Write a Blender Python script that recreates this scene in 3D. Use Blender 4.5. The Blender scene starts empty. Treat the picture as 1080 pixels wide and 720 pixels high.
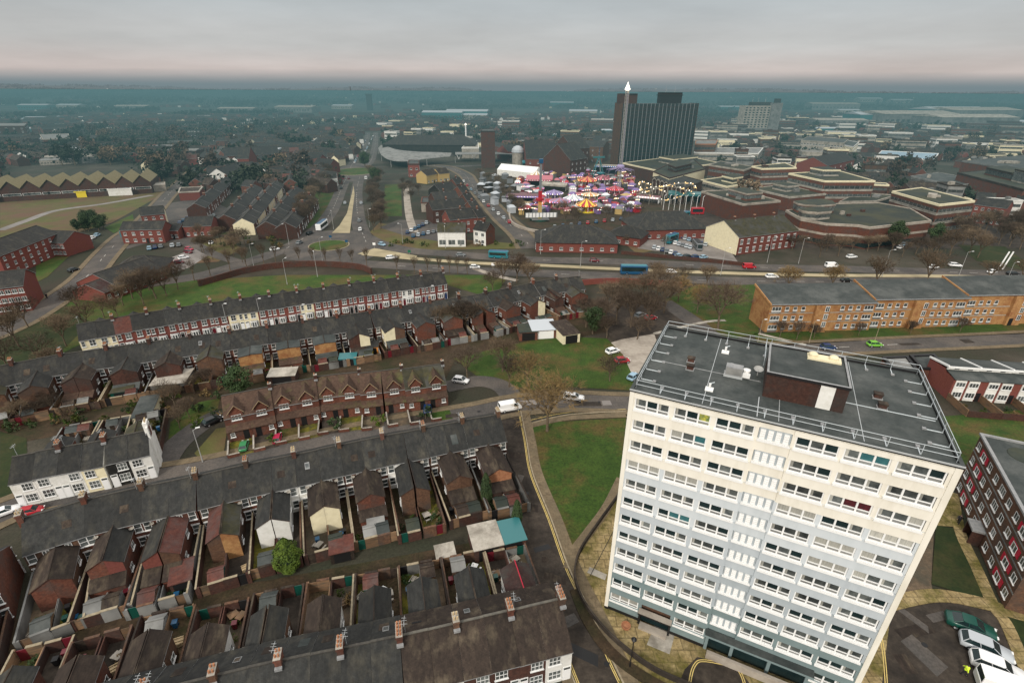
import bpy, bmesh, math, random
from mathutils import Vector, Matrix
C = bpy.context.scene
COL = C.collection
rnd = random.Random(7)
PI = math.pi
sin, cos = math.sin, math.cos
# ---------------------------------------------------------------- camera frame (also used to read ground points off the photograph)
CF, CP, CR, CH = 547.22, math.radians(25.742), math.radians(.288), 61.02
_fw = Vector((0, cos(CP), -sin(CP))); _r0 = Vector((1, 0, 0)); _u0 = _r0.cross(_fw)
_rt = _r0*cos(CR) + _u0*sin(CR); _up = _u0*cos(CR) - _r0*sin(CR)
def at(px, py, z=0.0):
    d = _fw + _rt*((px-540)/CF) - _up*((py-360)/CF)
    t = (CH-z)/-d.z
    return Vector((d.x*t, d.y*t))
def proj(x, y, z=0.0):
    d = Vector((x, y, z-CH)); q = d.dot(_fw)
    if q < 1: return (-9999, -9999)
    return (540+CF*d.dot(_rt)/q, 360-CF*d.dot(_up)/q)
def V3(p, z=0.0): return Vector((p[0], p[1], z))
cam = bpy.data.cameras.new('camera'); co = bpy.data.objects.new('camera', cam); COL.objects.link(co)
cam.sensor_width = 36; cam.lens = CF/1080*36; cam.clip_start = .5; cam.clip_end = 30000
co.matrix_world = Matrix(((_rt.x, _up.x, -_fw.x, 0), (_rt.y, _up.y, -_fw.y, 0), (_rt.z, _up.z, -_fw.z, CH), (0, 0, 0, 1)))
C.camera = co
# ---------------------------------------------------------------- materials
MATS = {}
def mat(name, c1, c2=None, sc=1.0, rough=.85, bump=0., stain=None, ssc=.15, tint=0., metal=0., rows=None, emit=0., spec=.3, smin=.45, smax=.65, stretch=(1, 1, 1), dirt=0.):
    m = bpy.data.materials.new(name); m.use_nodes = True; nt = m.node_tree; N = nt.nodes; L = nt.links
    b = N['Principled BSDF']; b.inputs['Roughness'].default_value = rough; b.inputs['Metallic'].default_value = metal
    b.inputs['Specular IOR Level'].default_value = spec
    c1 = tuple(c1)+(1,)
    if c2 is None and not tint and not stain:
        b.inputs['Base Color'].default_value = c1
    else:
        tc = N.new('ShaderNodeTexCoord'); oi = N.new('ShaderNodeObjectInfo')
        mp = N.new('ShaderNodeVectorMath'); mp.operation = 'MULTIPLY_ADD'
        L.new(tc.outputs['Object'], mp.inputs[0]); mp.inputs[1].default_value = stretch
        sh = N.new('ShaderNodeVectorMath'); sh.operation = 'SCALE'; L.new(oi.outputs['Location'], sh.inputs[0]); sh.inputs['Scale'].default_value = .37
        L.new(sh.outputs[0], mp.inputs[2])
        def noise(s, d=4, r=.6):
            n = N.new('ShaderNodeTexNoise'); n.inputs['Scale'].default_value = s; n.inputs['Detail'].default_value = d; n.inputs['Roughness'].default_value = r
            L.new(mp.outputs[0], n.inputs['Vector']); return n
        def mix(f, a, c, mode='MIX'):
            x = N.new('ShaderNodeMix'); x.data_type = 'RGBA'; x.blend_type = mode
            for v, i in ((f, 0), (a, 6), (c, 7)):
                if isinstance(v, (float, int)): x.inputs[i].default_value = v
                elif isinstance(v, tuple): x.inputs[i].default_value = v
                else: L.new(v, x.inputs[i])
            return x.outputs[2]
        n1 = noise(sc)
        rp = N.new('ShaderNodeMapRange'); rp.inputs[1].default_value = .35; rp.inputs[2].default_value = .65
        L.new(n1.outputs[0], rp.inputs[0])
        col = mix(rp.outputs[0], c1, tuple(c2)+(1,) if c2 else c1)
        if rows:                                       # courses of slates, tiles, paving
            bt = N.new('ShaderNodeTexBrick'); bt.inputs['Scale'].default_value = 1.0
            bt.inputs['Brick Width'].default_value = rows[0]; bt.inputs['Row Height'].default_value = rows[1]; bt.inputs['Mortar Size'].default_value = rows[2]
            bt.inputs['Color1'].default_value = (1.12, 1.12, 1.12, 1); bt.inputs['Color2'].default_value = (.82, .82, .82, 1); bt.inputs['Mortar'].default_value = (rows[3],)*3+(1,)
            if len(rows) > 4:                          # the courses lie along z of the wall or the y of the slope
                cb = N.new('ShaderNodeSeparateXYZ'); L.new(tc.outputs['Object'], cb.inputs[0]); cc = N.new('ShaderNodeCombineXYZ')
                ad = N.new('ShaderNodeMath'); L.new(cb.outputs[0], ad.inputs[0]); L.new(cb.outputs[1], ad.inputs[1]); L.new(ad.outputs[0], cc.inputs[0]); L.new(cb.outputs[2], cc.inputs[1])
                L.new(cc.outputs[0], bt.inputs['Vector'])
            else: L.new(tc.outputs['Object'], bt.inputs['Vector'])
            col = mix(.7, col, bt.outputs['Color'], 'MULTIPLY')
        if stain:
            n2 = noise(ssc, 5, .65); r2 = N.new('ShaderNodeMapRange'); r2.inputs[1].default_value = smin; r2.inputs[2].default_value = smax
            L.new(n2.outputs[0], r2.inputs[0]); col = mix(r2.outputs[0], col, tuple(stain)+(1,))
        if dirt:
            n3 = noise(2.7, 6, .75); r3 = N.new('ShaderNodeMapRange'); r3.inputs[1].default_value = .3; r3.inputs[2].default_value = .7; r3.inputs[3].default_value = 1-dirt; r3.inputs[4].default_value = 1+dirt*.5
            L.new(n3.outputs[0], r3.inputs[0]); cx = N.new('ShaderNodeVectorMath'); cx.operation = 'SCALE'; L.new(col, cx.inputs[0]); L.new(r3.outputs[0], cx.inputs['Scale']); col = cx.outputs[0]
        if tint:
            mr = N.new('ShaderNodeMapRange'); mr.inputs[3].default_value = 1-tint; mr.inputs[4].default_value = 1+tint
            L.new(oi.outputs['Random'], mr.inputs[0]); cx = N.new('ShaderNodeVectorMath'); cx.operation = 'SCALE'; L.new(col, cx.inputs[0]); L.new(mr.outputs[0], cx.inputs['Scale']); col = cx.outputs[0]
        L.new(col, b.inputs['Base Color'])
        if bump:
            bp = N.new('ShaderNodeBump'); bp.inputs['Strength'].default_value = bump; bp.inputs['Distance'].default_value = .05
            L.new(n1.outputs[0], bp.inputs['Height']); L.new(bp.outputs[0], b.inputs['Normal'])
    if emit:
        b.inputs['Emission Color'].default_value = c1; b.inputs['Emission Strength'].default_value = emit
    MATS[name] = m
    return m
S = (.40, .11, .012, .55)
mat('slate', (.018, .019, .0185), (.030, .030, .028), 1.6, .8, .3, (.050, .046, .036), .5, .28, rows=S, smin=.5, smax=.72, dirt=.5, stretch=(1, .3, 1))
mat('slate_brown', (.026, .018, .014), (.040, .028, .021), 1.8, .85, .3, (.085, .066, .045), .6, .25, rows=S, smin=.5, smax=.7, dirt=.5, stretch=(1, .35, 1))
mat('slate_plum', (.036, .017, .016), (.056, .029, .025), 1.5, .85, .3, (.05, .05, .045), .3, .15, rows=S, dirt=.3)
mat('tile_brown', (.056, .032, .022), (.090, .054, .037), 1.8, .85, .3, (.085, .085, .03), .22, .15, rows=(.33, .2, .02, .6), smin=.55, smax=.72, dirt=.3)
mat('tile_red', (.08, .026, .020), (.12, .042, .030), 1.5, .85, .3, (.08, .05, .045), .3, .2, rows=S, dirt=.3)
mat('slate_moss', (.030, .030, .018), (.055, .050, .024), .8, .9, .3, (.05, .05, .045), .3, .2, rows=S)
W_ = (.23, .075, .01, 1.15, 1)
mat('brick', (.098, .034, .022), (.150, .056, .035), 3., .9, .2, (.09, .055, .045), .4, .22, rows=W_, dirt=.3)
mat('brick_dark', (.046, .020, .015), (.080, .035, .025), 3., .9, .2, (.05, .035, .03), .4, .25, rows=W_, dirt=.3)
mat('brick_brown', (.085, .044, .027), (.135, .072, .043), 3., .9, .2, (.07, .05, .04), .4, .2, rows=W_, dirt=.3)
mat('brick_orange', (.31, .165, .065), (.39, .215, .09), 3., .9, .1, (.24, .10, .04), .4, .06, rows=W_, dirt=.15)
mat('brick_red', (.125, .037, .028), (.175, .055, .040), 3., .9, .1, (.15, .045, .04), .3, .15, rows=W_)
mat('white', (.72, .71, .68), (.62, .61, .57), 1.2, .8, .05, (.50, .48, .42), .5, .06, smin=.55, smax=.8)
mat('cream', (.74, .67, .47), (.66, .59, .40), 1.2, .8, .05, (.5, .45, .32), .5, .06, smin=.55, smax=.8)
mat('cream_pale', (.75, .715, .635), (.70, .665, .585), 1.0, .75, 0, (.60, .56, .47), .5, 0, smin=.5, smax=.85, stretch=(1, 1, .25))
mat('pane_pale', (.54, .575, .60), (.50, .54, .565), 1.0, .75, 0, (.46, .49, .51), .5, 0, smin=.5, smax=.85, stretch=(1, 1, .25))
mat('pane_blue', (.45, .49, .52), (.41, .45, .48), 1.0, .75, 0, (.38, .41, .44), .5, 0, smin=.5, smax=.85, stretch=(1, 1, .25))
mat('pane_grey', (.37, .41, .435), (.33, .37, .395), 1.0, .75, 0, (.33, .38, .41), .4, 0, smin=.55, smax=.9)
mat('pane_teal', (.18, .235, .24), (.155, .205, .21), 1.0, .75, 0, (.13, .19, .20), .4, 0, smin=.55, smax=.9)
mat('upvc', (.74, .74, .73), None, rough=.5)
mat('glass', (.035, .042, .044), (.11, .12, .115), .9, .12, tint=.5, spec=.6)
mat('glass_curtain', (.26, .26, .235), (.38, .37, .33), 4., .45, tint=.3, stretch=(3, 3, .2))
mat('glass_teal', (.03, .11, .125), (.05, .15, .16), 1.5, .2, spec=.6)
mat('glass_maroon', (.09, .018, .022), (.05, .015, .02), 2.5, .3)
mat('glass_yellow', (.45, .42, .07), (.05, .12, .07), 2.5, .4)
mat('glass_dark', (.008, .018, .02), (.015, .03, .032), .5, .15, spec=.6)
mat('felt', (.030, .037, .036), (.045, .053, .051), .6, .75, .1, (.078, .084, .080), .18, .05, dirt=.25)
mat('felt_green', (.022, .030, .026), (.038, .044, .034), .3, .9, .1, (.055, .056, .032), .08, .15, dirt=.2)
mat('asphalt', (.060, .055, .052), (.080, .073, .067), .7, .9, .1, (.115, .098, .085), .09, 0, smin=.45, smax=.65, dirt=.4)
mat('asphalt_dark', (.036, .028, .022), (.062, .049, .038), .9, .9, .1, (.020, .016, .013), .2, 0, dirt=.35)
mat('asphalt_pale', (.20, .18, .17), (.24, .22, .205), .5, .9, 0, (.14, .125, .115), .06, 0)
mat('pavement', (.13, .098, .06), (.19, .145, .09), 1.2, .9, .1, (.12, .095, .06), .3, 0, rows=(.9, .6, .03, .7), dirt=.3)
mat('flags', (.26, .19, .085), (.36, .275, .14), .6, .9, .1, (.11, .095, .022), .2, 0, rows=(1.5, 1.5, .07, .35), smin=.45, smax=.62, dirt=.55)
mat('depot_roof', (.20, .165, .085), (.25, .21, .12), .8, .9)
mat('median', (.33, .275, .17), (.39, .33, .21), .8, .9, 0, (.25, .21, .13), .1, 0)
mat('kerb', (.22, .18, .12), (.32, .27, .19), 2., .9)
mat('stone_path', (.30, .26, .22), (.36, .32, .27), 1., .9, .1, (.2, .17, .14), .2, 0)
mat('grass', (.024, .054, .006), (.042, .078, .010), .3, .95, .4, (.085, .064, .018), .10, 0, smin=.47, smax=.62, dirt=.6)
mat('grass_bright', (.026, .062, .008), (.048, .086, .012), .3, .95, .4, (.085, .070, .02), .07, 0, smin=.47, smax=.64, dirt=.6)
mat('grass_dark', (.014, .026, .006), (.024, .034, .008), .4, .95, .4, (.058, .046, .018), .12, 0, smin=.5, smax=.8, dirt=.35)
mat('grass_dry', (.075, .075, .022), (.10, .10, .028), .2, .95, .3, (.12, .068, .04), .04, 0, smin=.42, smax=.62, dirt=.25)
mat('earth', (.038, .024, .013), (.062, .040, .022), .5, .95, .3, (.026, .026, .009), .12, 0, dirt=.6)
mat('yard', (.050, .033, .019), (.090, .060, .034), .9, .95, .2, (.034, .033, .012), .4, .35, dirt=.7)
mat('yard_moss', (.17, .145, .018), (.075, .085, .014), .8, .95, .3, (.07, .055, .03), .4, .25, dirt=.4)
mat('yard_paved', (.16, .115, .075), (.10, .074, .05), .6, .9, .1, (.08, .07, .05), .3, .2, rows=(.6, .6, .03, .6), dirt=.3)
mat('concrete', (.32, .29, .25), (.40, .37, .32), .8, .9, .1, (.2, .18, .15), .3, .1, dirt=.2)
mat('concrete_grey', (.17, .17, .165), (.22, .22, .21), .5, .9, 0, (.11, .11, .105), .2, .15)
mat('wood', (.17, .10, .055), (.23, .14, .08), 2., .85, 0, (.09, .07, .05), .5, .3, stretch=(1, 1, 5))
mat('galv', (.50, .52, .53), None, rough=.45, metal=.3)
mat('rail', (.48, .52, .54), None, rough=.5)
mat('pole', (.33, .33, .32), None, rough=.6)
mat('black', (.012, .012, .013), None, rough=.5)
mat('rubber', (.014, .014, .014), None, rough=.9)
mat('panel_red', (.42, .012, .040), None, rough=.5)
mat('lead', (.20, .205, .21), (.28, .28, .28), 2., .6)
mat('ridge', (.085, .080, .070), (.13, .12, .10), 2.5, .9)
mat('ridge_dark', (.045, .042, .038), (.07, .065, .055), 2.5, .9)
mat('pot', (.27, .11, .055), (.36, .17, .09), 3., .9)
mat('pot_buff', (.46, .36, .22), (.36, .26, .15), 3., .9)
mat('bark', (.095, .070, .048), (.13, .10, .068), 2., .95)
mat('twig', (.095, .068, .045), (.15, .108, .068), .3, .95, tint=.3)
mat('twig_ochre', (.20, .135, .055), (.15, .10, .045), .3, .95, tint=.2)
mat('twig_dark', (.058, .042, .032), (.090, .066, .046), .3, .95, tint=.25)
mat('leaf', (.020, .040, .014), (.035, .058, .018), .5, .8, tint=.3)
mat('leaf_lime', (.085, .125, .014), (.030, .055, .008), .8, .8, tint=.15)
mat('leaf_far', (.018, .034, .022), (.034, .042, .026), .02, .95, tint=.4)
mat('yellow_line', (.62, .47, .16), (.5, .38, .14), 2., .8)
mat('white_line', (.62, .60, .55), (.45, .43, .39), 1.5, .8)
mat('skin', (.45, .28, .2)); mat('hivis', (.65, .85, .05), emit=.05); mat('cloth', (.02, .02, .025))
mat('sign_green', (.01, .12, .06)); mat('plate', (.7, .7, .68))
for n_, c_ in dict(white=(.78, .78, .78), silver=(.42, .45, .48), grey=(.16, .17, .18), black=(.012, .013, .015), red=(.36, .015, .025), maroon=(.12, .012, .02), blue=(.012, .07, .15), navy=(.01, .03, .10), lime=(.16, .42, .05), mint=(.04, .20, .08), green=(.006, .06, .045), teal=(.03, .14, .15), yellow=(.7, .55, .03), pink=(.36, .02, .06), paleblue=(.25, .38, .48), orange=(.60, .24, .06), cyan=(.02, .17, .21), purple=(.17, .11, .28), violet=(.28, .23, .40), rose=(.42, .12, .15), gold=(.45, .32, .13), cream=(.75, .68, .5)).items():
    mat('paint_'+n_, c_, None, rough=.28, spec=.5)
for n_, c_, e_ in (('lamp_white', (1, .93, .8), 1.5), ('lamp_red', (1, .16, .12), .8), ('lamp_pink', (1, .35, .5), .75), ('lamp_violet', (.62, .48, .95), .8), ('lamp_gold', (1, .68, .3), 1.1), ('lamp_blue', (.25, .45, 1), .9)):
    mat(n_, c_, emit=e_)
OCC = []          # ground already built on: (x, y, radius)
# ---------------------------------------------------------------- mesh builder
class MB:
    def __init__(s): s.v = []; s.f = []; s.m = []; s.ms = []; s.sm = []
    def mi(s, m):
        if m not in s.ms: s.ms.append(m)
        return s.ms.index(m)
    def face(s, pts, m, smooth=False):
        i = len(s.v); s.v += [tuple(p) for p in pts]; s.f.append(tuple(range(i, i+len(pts)))); s.m.append(s.mi(m)); s.sm.append(smooth); return s
    def add(s, vs, fs, m, smooth=False):
        i = len(s.v); s.v += [tuple(p) for p in vs]; k = s.mi(m)
        for f in fs: s.f.append(tuple(i+j for j in f)); s.m.append(k); s.sm.append(smooth)
        return s
    def box(s, x0, x1, y0, y1, z0, z1, m, top=None, X=None):
        if x0 > x1: x0, x1 = x1, x0
        if y0 > y1: y0, y1 = y1, y0
        vs = [(x0, y0, z0), (x1, y0, z0), (x1, y1, z0), (x0, y1, z0), (x0, y0, z1), (x1, y0, z1), (x1, y1, z1), (x0, y1, z1)]
        if X: vs = [X @ Vector(v) for v in vs]
        fs = [(0, 3, 2, 1), (0, 1, 5, 4), (1, 2, 6, 5), (2, 3, 7, 6), (3, 0, 4, 7)]
        s.add(vs, fs, m); s.add(vs, [(4, 5, 6, 7)], top or m); return s
    def prism(s, poly, z0, z1, m, top=None, bottom=True):
        n = len(poly)
        if sum(poly[i][0]*poly[(i+1) % n][1]-poly[(i+1) % n][0]*poly[i][1] for i in range(n)) < 0: poly = poly[::-1]
        vs = [(p[0], p[1], z0) for p in poly]+[(p[0], p[1], z1) for p in poly]
        s.add(vs, [(i, (i+1) % n, n+(i+1) % n, n+i) for i in range(n)], m)
        s.add(vs, [tuple(range(n, 2*n))], top or m)
        if bottom: s.add(vs, [tuple(range(n-1, -1, -1))], m)
        return s
    def hull(s, a, b, m):          # two matching loops, side quads and both caps
        n = len(a); vs = list(a)+list(b)
        s.add(vs, [(i, (i+1) % n, n+(i+1) % n, n+i) for i in range(n)]+[tuple(range(n-1, -1, -1)), tuple(range(n, 2*n))], m); return s
    def tube(s, a, b, r0, r1, m, n=6, caps=True, smooth=True):
        a = Vector(a); b = Vector(b); d = (b-a)
        if d.length < 1e-6: return s
        d.normalize(); u = d.orthogonal().normalized(); w = d.cross(u)
        vs = [a+(u*cos(2*PI*k/n)+w*sin(2*PI*k/n))*r0 for k in range(n)]+[b+(u*cos(2*PI*k/n)+w*sin(2*PI*k/n))*r1 for k in range(n)]
        s.add(vs, [(k, (k+1) % n, n+(k+1) % n, n+k) for k in range(n)], m, smooth)
        if caps: s.add(vs, [tuple(range(n-1, -1, -1)), tuple(range(n, 2*n))], m)
        return s
    def lathe(s, c, prof, m, n=12, smooth=False, mats=None):
        vs = [(c[0]+r*cos(2*PI*k/n), c[1]+r*sin(2*PI*k/n), c[2]+z) for r, z in prof for k in range(n)]
        for j in range(len(prof)-1):
            for k in range(n):
                mm = m if not mats else mats[k % len(mats)]
                s.add([vs[j*n+k], vs[j*n+(k+1) % n], vs[(j+1)*n+(k+1) % n], vs[(j+1)*n+k]], [(0, 1, 2, 3)], mm, smooth)
        return s
    def mirror(s, w):              # x -> w-x
        s.v = [(w-x, y, z) for x, y, z in s.v]; s.f = [f[::-1] for f in s.f]; return s
    def move(s, M_): s.v = [tuple(M_ @ Vector(v)) for v in s.v]; return s
    def mesh(s, name):
        me = bpy.data.meshes.new(name); me.from_pydata(s.v, [], s.f)
        for m in s.ms: me.materials.append(MATS[m])
        me.polygons.foreach_set('material_index', s.m); me.polygons.foreach_set('use_smooth', s.sm)
        me.update(); return me
MESH = {}
def shared(key, fn):
    if key not in MESH: MESH[key] = fn().mesh(str(key[0]))
    return MESH[key]
def put(name, me, parent=None, loc=(0, 0, 0), rz=0.0, sc=None):
    if isinstance(me, MB): me = me.mesh(name)
    o = bpy.data.objects.new(name, me); COL.objects.link(o); o.location = loc if len(loc) == 3 else (loc[0], loc[1], 0)
    if rz: o.rotation_euler = (0, 0, rz)
    if sc: o.scale = (sc,)*3 if isinstance(sc, (int, float)) else sc
    if parent: o.parent = parent
    return o
def tag(o, label=None, cat=None, group=None, kind=None):
    if label: o['label'] = label
    if cat: o['category'] = cat
    if group: o['group'] = group
    if kind: o['kind'] = kind
    return o
def thing(name, label, cat, loc=(0, 0, 0), rz=0.0, group=None, sc=None):
    return tag(put(name, None, None, loc, rz, sc), label, cat, group)
def clone(src, label, loc, rz, group=None, sc=None):
    r = src.copy(); COL.objects.link(r); r.location = loc; r.rotation_euler = (0, 0, rz); r['label'] = label
    if sc: r.scale = (sc,)*3
    if group: r['group'] = group
    for ch in list(src.children):
        c = ch.copy(); COL.objects.link(c); c.parent = r
        for g in ch.children:
            d = g.copy(); COL.objects.link(d); d.parent = c
    return r
ORD = 'first second third fourth fifth sixth seventh eighth ninth tenth eleventh twelfth thirteenth fourteenth fifteenth sixteenth seventeenth eighteenth nineteenth twentieth'.split()
def nth(i): return ORD[i] if i < 20 else ('twenty-'+ORD[i-20] if i < 29 else ('thirtieth' if i == 29 else 'thirty-'+ORD[i-30]))
# ---------------------------------------------------------------- light and sky
w = bpy.data.worlds.new('World'); C.world = w; w.use_nodes = True; nt = w.node_tree; N = nt.nodes; L = nt.links
bg = N['Background']; bg.inputs['Strength'].default_value = 1
SUN_EL, SUN_AZ = math.radians(33), math.radians(205)      # from behind and a little left of the camera
sky = N.new('ShaderNodeTexSky'); sky.sky_type = 'NISHITA'; sky.sun_disc = False; sky.sun_elevation = SUN_EL; sky.sun_rotation = SUN_AZ
tc = N.new('ShaderNodeTexCoord'); sp = N.new('ShaderNodeSeparateXYZ'); L.new(tc.outputs['Generated'], sp.inputs[0])
def mth(op, a, b_=None):
    n = N.new('ShaderNodeMath'); n.operation = op
    for i, v in ((0, a), (1, b_)):
        if v is None: continue
        if isinstance(v, (int, float)): n.inputs[i].default_value = v
        else: L.new(v, n.inputs[i])
    return n.outputs[0]
zz = mth('MAXIMUM', sp.outputs[2], 0.0); zd = mth('ADD', zz, .10)
cv = N.new('ShaderNodeCombineXYZ'); L.new(mth('DIVIDE', sp.outputs[0], zd), cv.inputs[0]); L.new(mth('DIVIDE', sp.outputs[1], zd), cv.inputs[1])
no = N.new('ShaderNodeTexNoise'); no.inputs['Scale'].default_value = .55; no.inputs['Detail'].default_value = 6; no.inputs['Roughness'].default_value = .55; L.new(cv.outputs[0], no.inputs['Vector'])
rp = N.new('ShaderNodeValToRGB'); rp.color_ramp.interpolation = 'EASE'; L.new(zz, rp.inputs[0])      # overcast: pinkish at the horizon, brighter overhead
E_ = rp.color_ramp.elements
E_[0].position = 0.0; E_[0].color = (.56, .485, .465, 1)
E_[1].position = 1.0; E_[1].color = (1.55, 1.52, 1.46, 1)
for p_, c_ in ((.025, (.55, .485, .465, 1)), (.07, (.49, .49, .485, 1)), (.13, (.455, .485, .495, 1)), (.22, (.58, .60, .585, 1)), (.45, (.95, .94, .92, 1))):
    e = E_.new(p_); e.color = c_
cl = N.new('ShaderNodeMapRange'); L.new(no.outputs[0], cl.inputs[0]); cl.inputs[1].default_value = .3; cl.inputs[2].default_value = .7; cl.inputs[3].default_value = .88; cl.inputs[4].default_value = 1.12
sc_ = N.new('ShaderNodeVectorMath'); sc_.operation = 'SCALE'; L.new(rp.outputs[0], sc_.inputs[0]); L.new(cl.outputs[0], sc_.inputs['Scale'])
sk = N.new('ShaderNodeVectorMath'); sk.operation = 'SCALE'; L.new(sky.outputs[0], sk.inputs[0]); sk.inputs['Scale'].default_value = .006
ad = N.new('ShaderNodeVectorMath'); L.new(sc_.outputs[0], ad.inputs[0]); L.new(sk.outputs[0], ad.inputs[1]); L.new(ad.outputs[0], bg.inputs['Color'])
sl = bpy.data.lights.new('sun', 'SUN'); sl.energy = 2.8; sl.angle = math.radians(11); sl.color = (1, .93, .82)
so = bpy.data.objects.new('sun', sl); COL.objects.link(so)
sd = Vector((sin(SUN_AZ)*cos(SUN_EL), cos(SUN_AZ)*cos(SUN_EL), sin(SUN_EL)))
so.rotation_euler = sd.to_track_quat('Z', 'Y').to_euler(); so.location = (0, -50, 150)
C.view_settings.view_transform = 'Standard'; C.view_settings.look = 'None'; C.view_settings.exposure = 0
# haze over the valley: an absorbing layer whose emission stands in for scattered daylight
hm = bpy.data.materials.new('haze'); hm.use_nodes = True; n_ = hm.node_tree.nodes; l_ = hm.node_tree.links
n_.remove(n_['Principled BSDF']); va = n_.new('ShaderNodeVolumeAbsorption'); va.inputs['Density'].default_value = 1/1350; va.inputs['Color'].default_value = (0, 0, 0, 1)
ve = n_.new('ShaderNodeEmission'); ve.inputs['Color'].default_value = (.105, .205, .22, 1); ve.inputs['Strength'].default_value = 1/1350
va2 = n_.new('ShaderNodeAddShader'); l_.new(va.outputs[0], va2.inputs[0]); l_.new(ve.outputs[0], va2.inputs[1]); l_.new(va2.outputs[0], n_['Material Output'].inputs['Volume'])
MATS['haze'] = hm
tag(put('haze', MB().box(-11000, 11000, 190, 12900, -30, 60.2, 'haze')), kind='structure')
h2 = hm.copy(); h2.name = 'haze_far'; MATS['haze_far'] = h2
for nd in h2.node_tree.nodes:
    if nd.type == 'VOLUME_ABSORPTION': nd.inputs['Density'].default_value = 1/2000
    if nd.type == 'EMISSION': nd.inputs['Color'].default_value = (.185, .245, .268, 1); nd.inputs['Strength'].default_value = 1/2000  # paler emission put in for light scattered before the far ridge
tag(put('haze', MB().box(-14000, 14000, 2400, 10900, 60.6, 140, 'haze_far')), kind='structure')
# ---------------------------------------------------------------- the ground: one sheet, level near by, rolling up to hills at the horizon
from mathutils import noise as mn
def gz(x, y):
    d = math.hypot(x, y)
    if d < 1500: return 0.0
    t = min(1, (d-1500)/3500); t = t*t*(3-2*t)
    h = 60+30*mn.noise(Vector((x/2100+3.3, y/1700, 0)))+14*mn.noise(Vector((x/620, y/500, 2)))+5*mn.noise(Vector((x/210, y/200, 4)))
    h2 = 52 if d > 7500 else 0
    far = max(0, min(1, (d-6500)/3500))
    far = max(0, min(1, (d-8800)/1800)); far = far*far*(3-2*far)
    u_ = max(0, 1-abs(d-6300)/1900); u_ = u_*u_*(3-2*u_)
    rid = 46+62*(.5+.9*mn.noise(Vector((x/1700+.4, .3, 9))))+9*mn.noise(Vector((x/420, y/500, 4)))
    return (min(44, t*max(0, h*.66))*(1-u_)+u_*max(30, min(86, rid)))*(1-far)+far*(98+52*mn.noise(Vector((x/1900, 1.7, 7)))+14*mn.noise(Vector((x/520, 4.7, 2))))
g = MB(); R_ = [0, 60, 150, 300, 600, 1000, 1400, 1700, 2000, 2300, 2600, 2900, 3200, 3500, 3800, 4200, 4600, 4800, 5100, 5400, 5700, 6000, 6300, 6600, 7000, 7400, 7800, 8200, 8800, 9200, 9600, 10000, 10400, 10800, 12000]
NA = 300
for r_ in R_:
    for k in range(NA+1):
        a = -1.25+2.5*k/NA; g.v.append((sin(a)*r_, -120+cos(a)*r_, gz(sin(a)*r_, -120+cos(a)*r_)-.03))
for i in range(len(R_)-1):
    for k in range(NA):
        a = i*(NA+1)+k; g.f.append((a, a+1, a+NA+2, a+NA+1)); g.m.append(0); g.sm.append(True)
g.ms = ['ground']
m = mat('ground', (.040, .032, .022), (.026, .032, .018), .05, .95, .2, (.085, .072, .055), .022, 0, smin=.5, smax=.7, dirt=.5)
tag(put('ground', g), kind='structure')
def sheet(name, pts, m, z=.02, world=False):
    P = [Vector(p) if world else at(*p) for p in pts]
    n = len(P); area = sum(P[i].x*P[(i+1) % n].y-P[(i+1) % n].x*P[i].y for i in range(n))
    if area < 0: P = P[::-1]
    return tag(put(name, MB().face([(p.x, p.y, z) for p in P], m)), kind='structure')
def smooth(P, k=6):
    if len(P) < 3: return P
    out = []
    for i in range(len(P)-1):
        a = P[max(0, i-1)]; b = P[i]; c = P[i+1]; d = P[min(len(P)-1, i+2)]
        for j in range(k):
            t = j/k; out.append(.5*((2*b)+(c-a)*t+(2*a-5*b+4*c-d)*t*t+(3*b-a-3*c+d)*t**3))
    return out+[P[-1]]
def occ(P, r):
    for p in P: OCC.append((p.x, p.y, r))
def strip_mb(P, w0, w1, z, m, mb=None, z1=None):
    mb = mb or MB(); Q = []
    for i, p in enumerate(P):
        d = (P[min(i+1, len(P)-1)]-P[max(i-1, 0)]).normalized(); n = Vector((d.y, -d.x))
        Q.append((p+n*w0, p+n*w1))
    for i in range(len(Q)-1):
        a, b = Q[i]; c, d = Q[i+1]
        if z1 is None: mb.face([(a.x, a.y, z), (b.x, b.y, z), (d.x, d.y, z), (c.x, c.y, z)][::(1 if w1 > w0 else -1)], m)
        else:
            mb.face([(a.x, a.y, z1), (b.x, b.y, z1), (d.x, d.y, z1), (c.x, c.y, z1)], m)
            mb.face([(a.x, a.y, z), (a.x, a.y, z1), (c.x, c.y, z1), (c.x, c.y, z)], m); mb.face([(b.x, b.y, z1), (b.x, b.y, z), (d.x, d.y, z), (d.x, d.y, z1)], m)
    if z1 is not None:
        for (a, b) in (Q[0], Q[-1]): mb.face([(a.x, a.y, z), (b.x, b.y, z), (b.x, b.y, z1), (a.x, a.y, z1)], m)
    return mb
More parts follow.
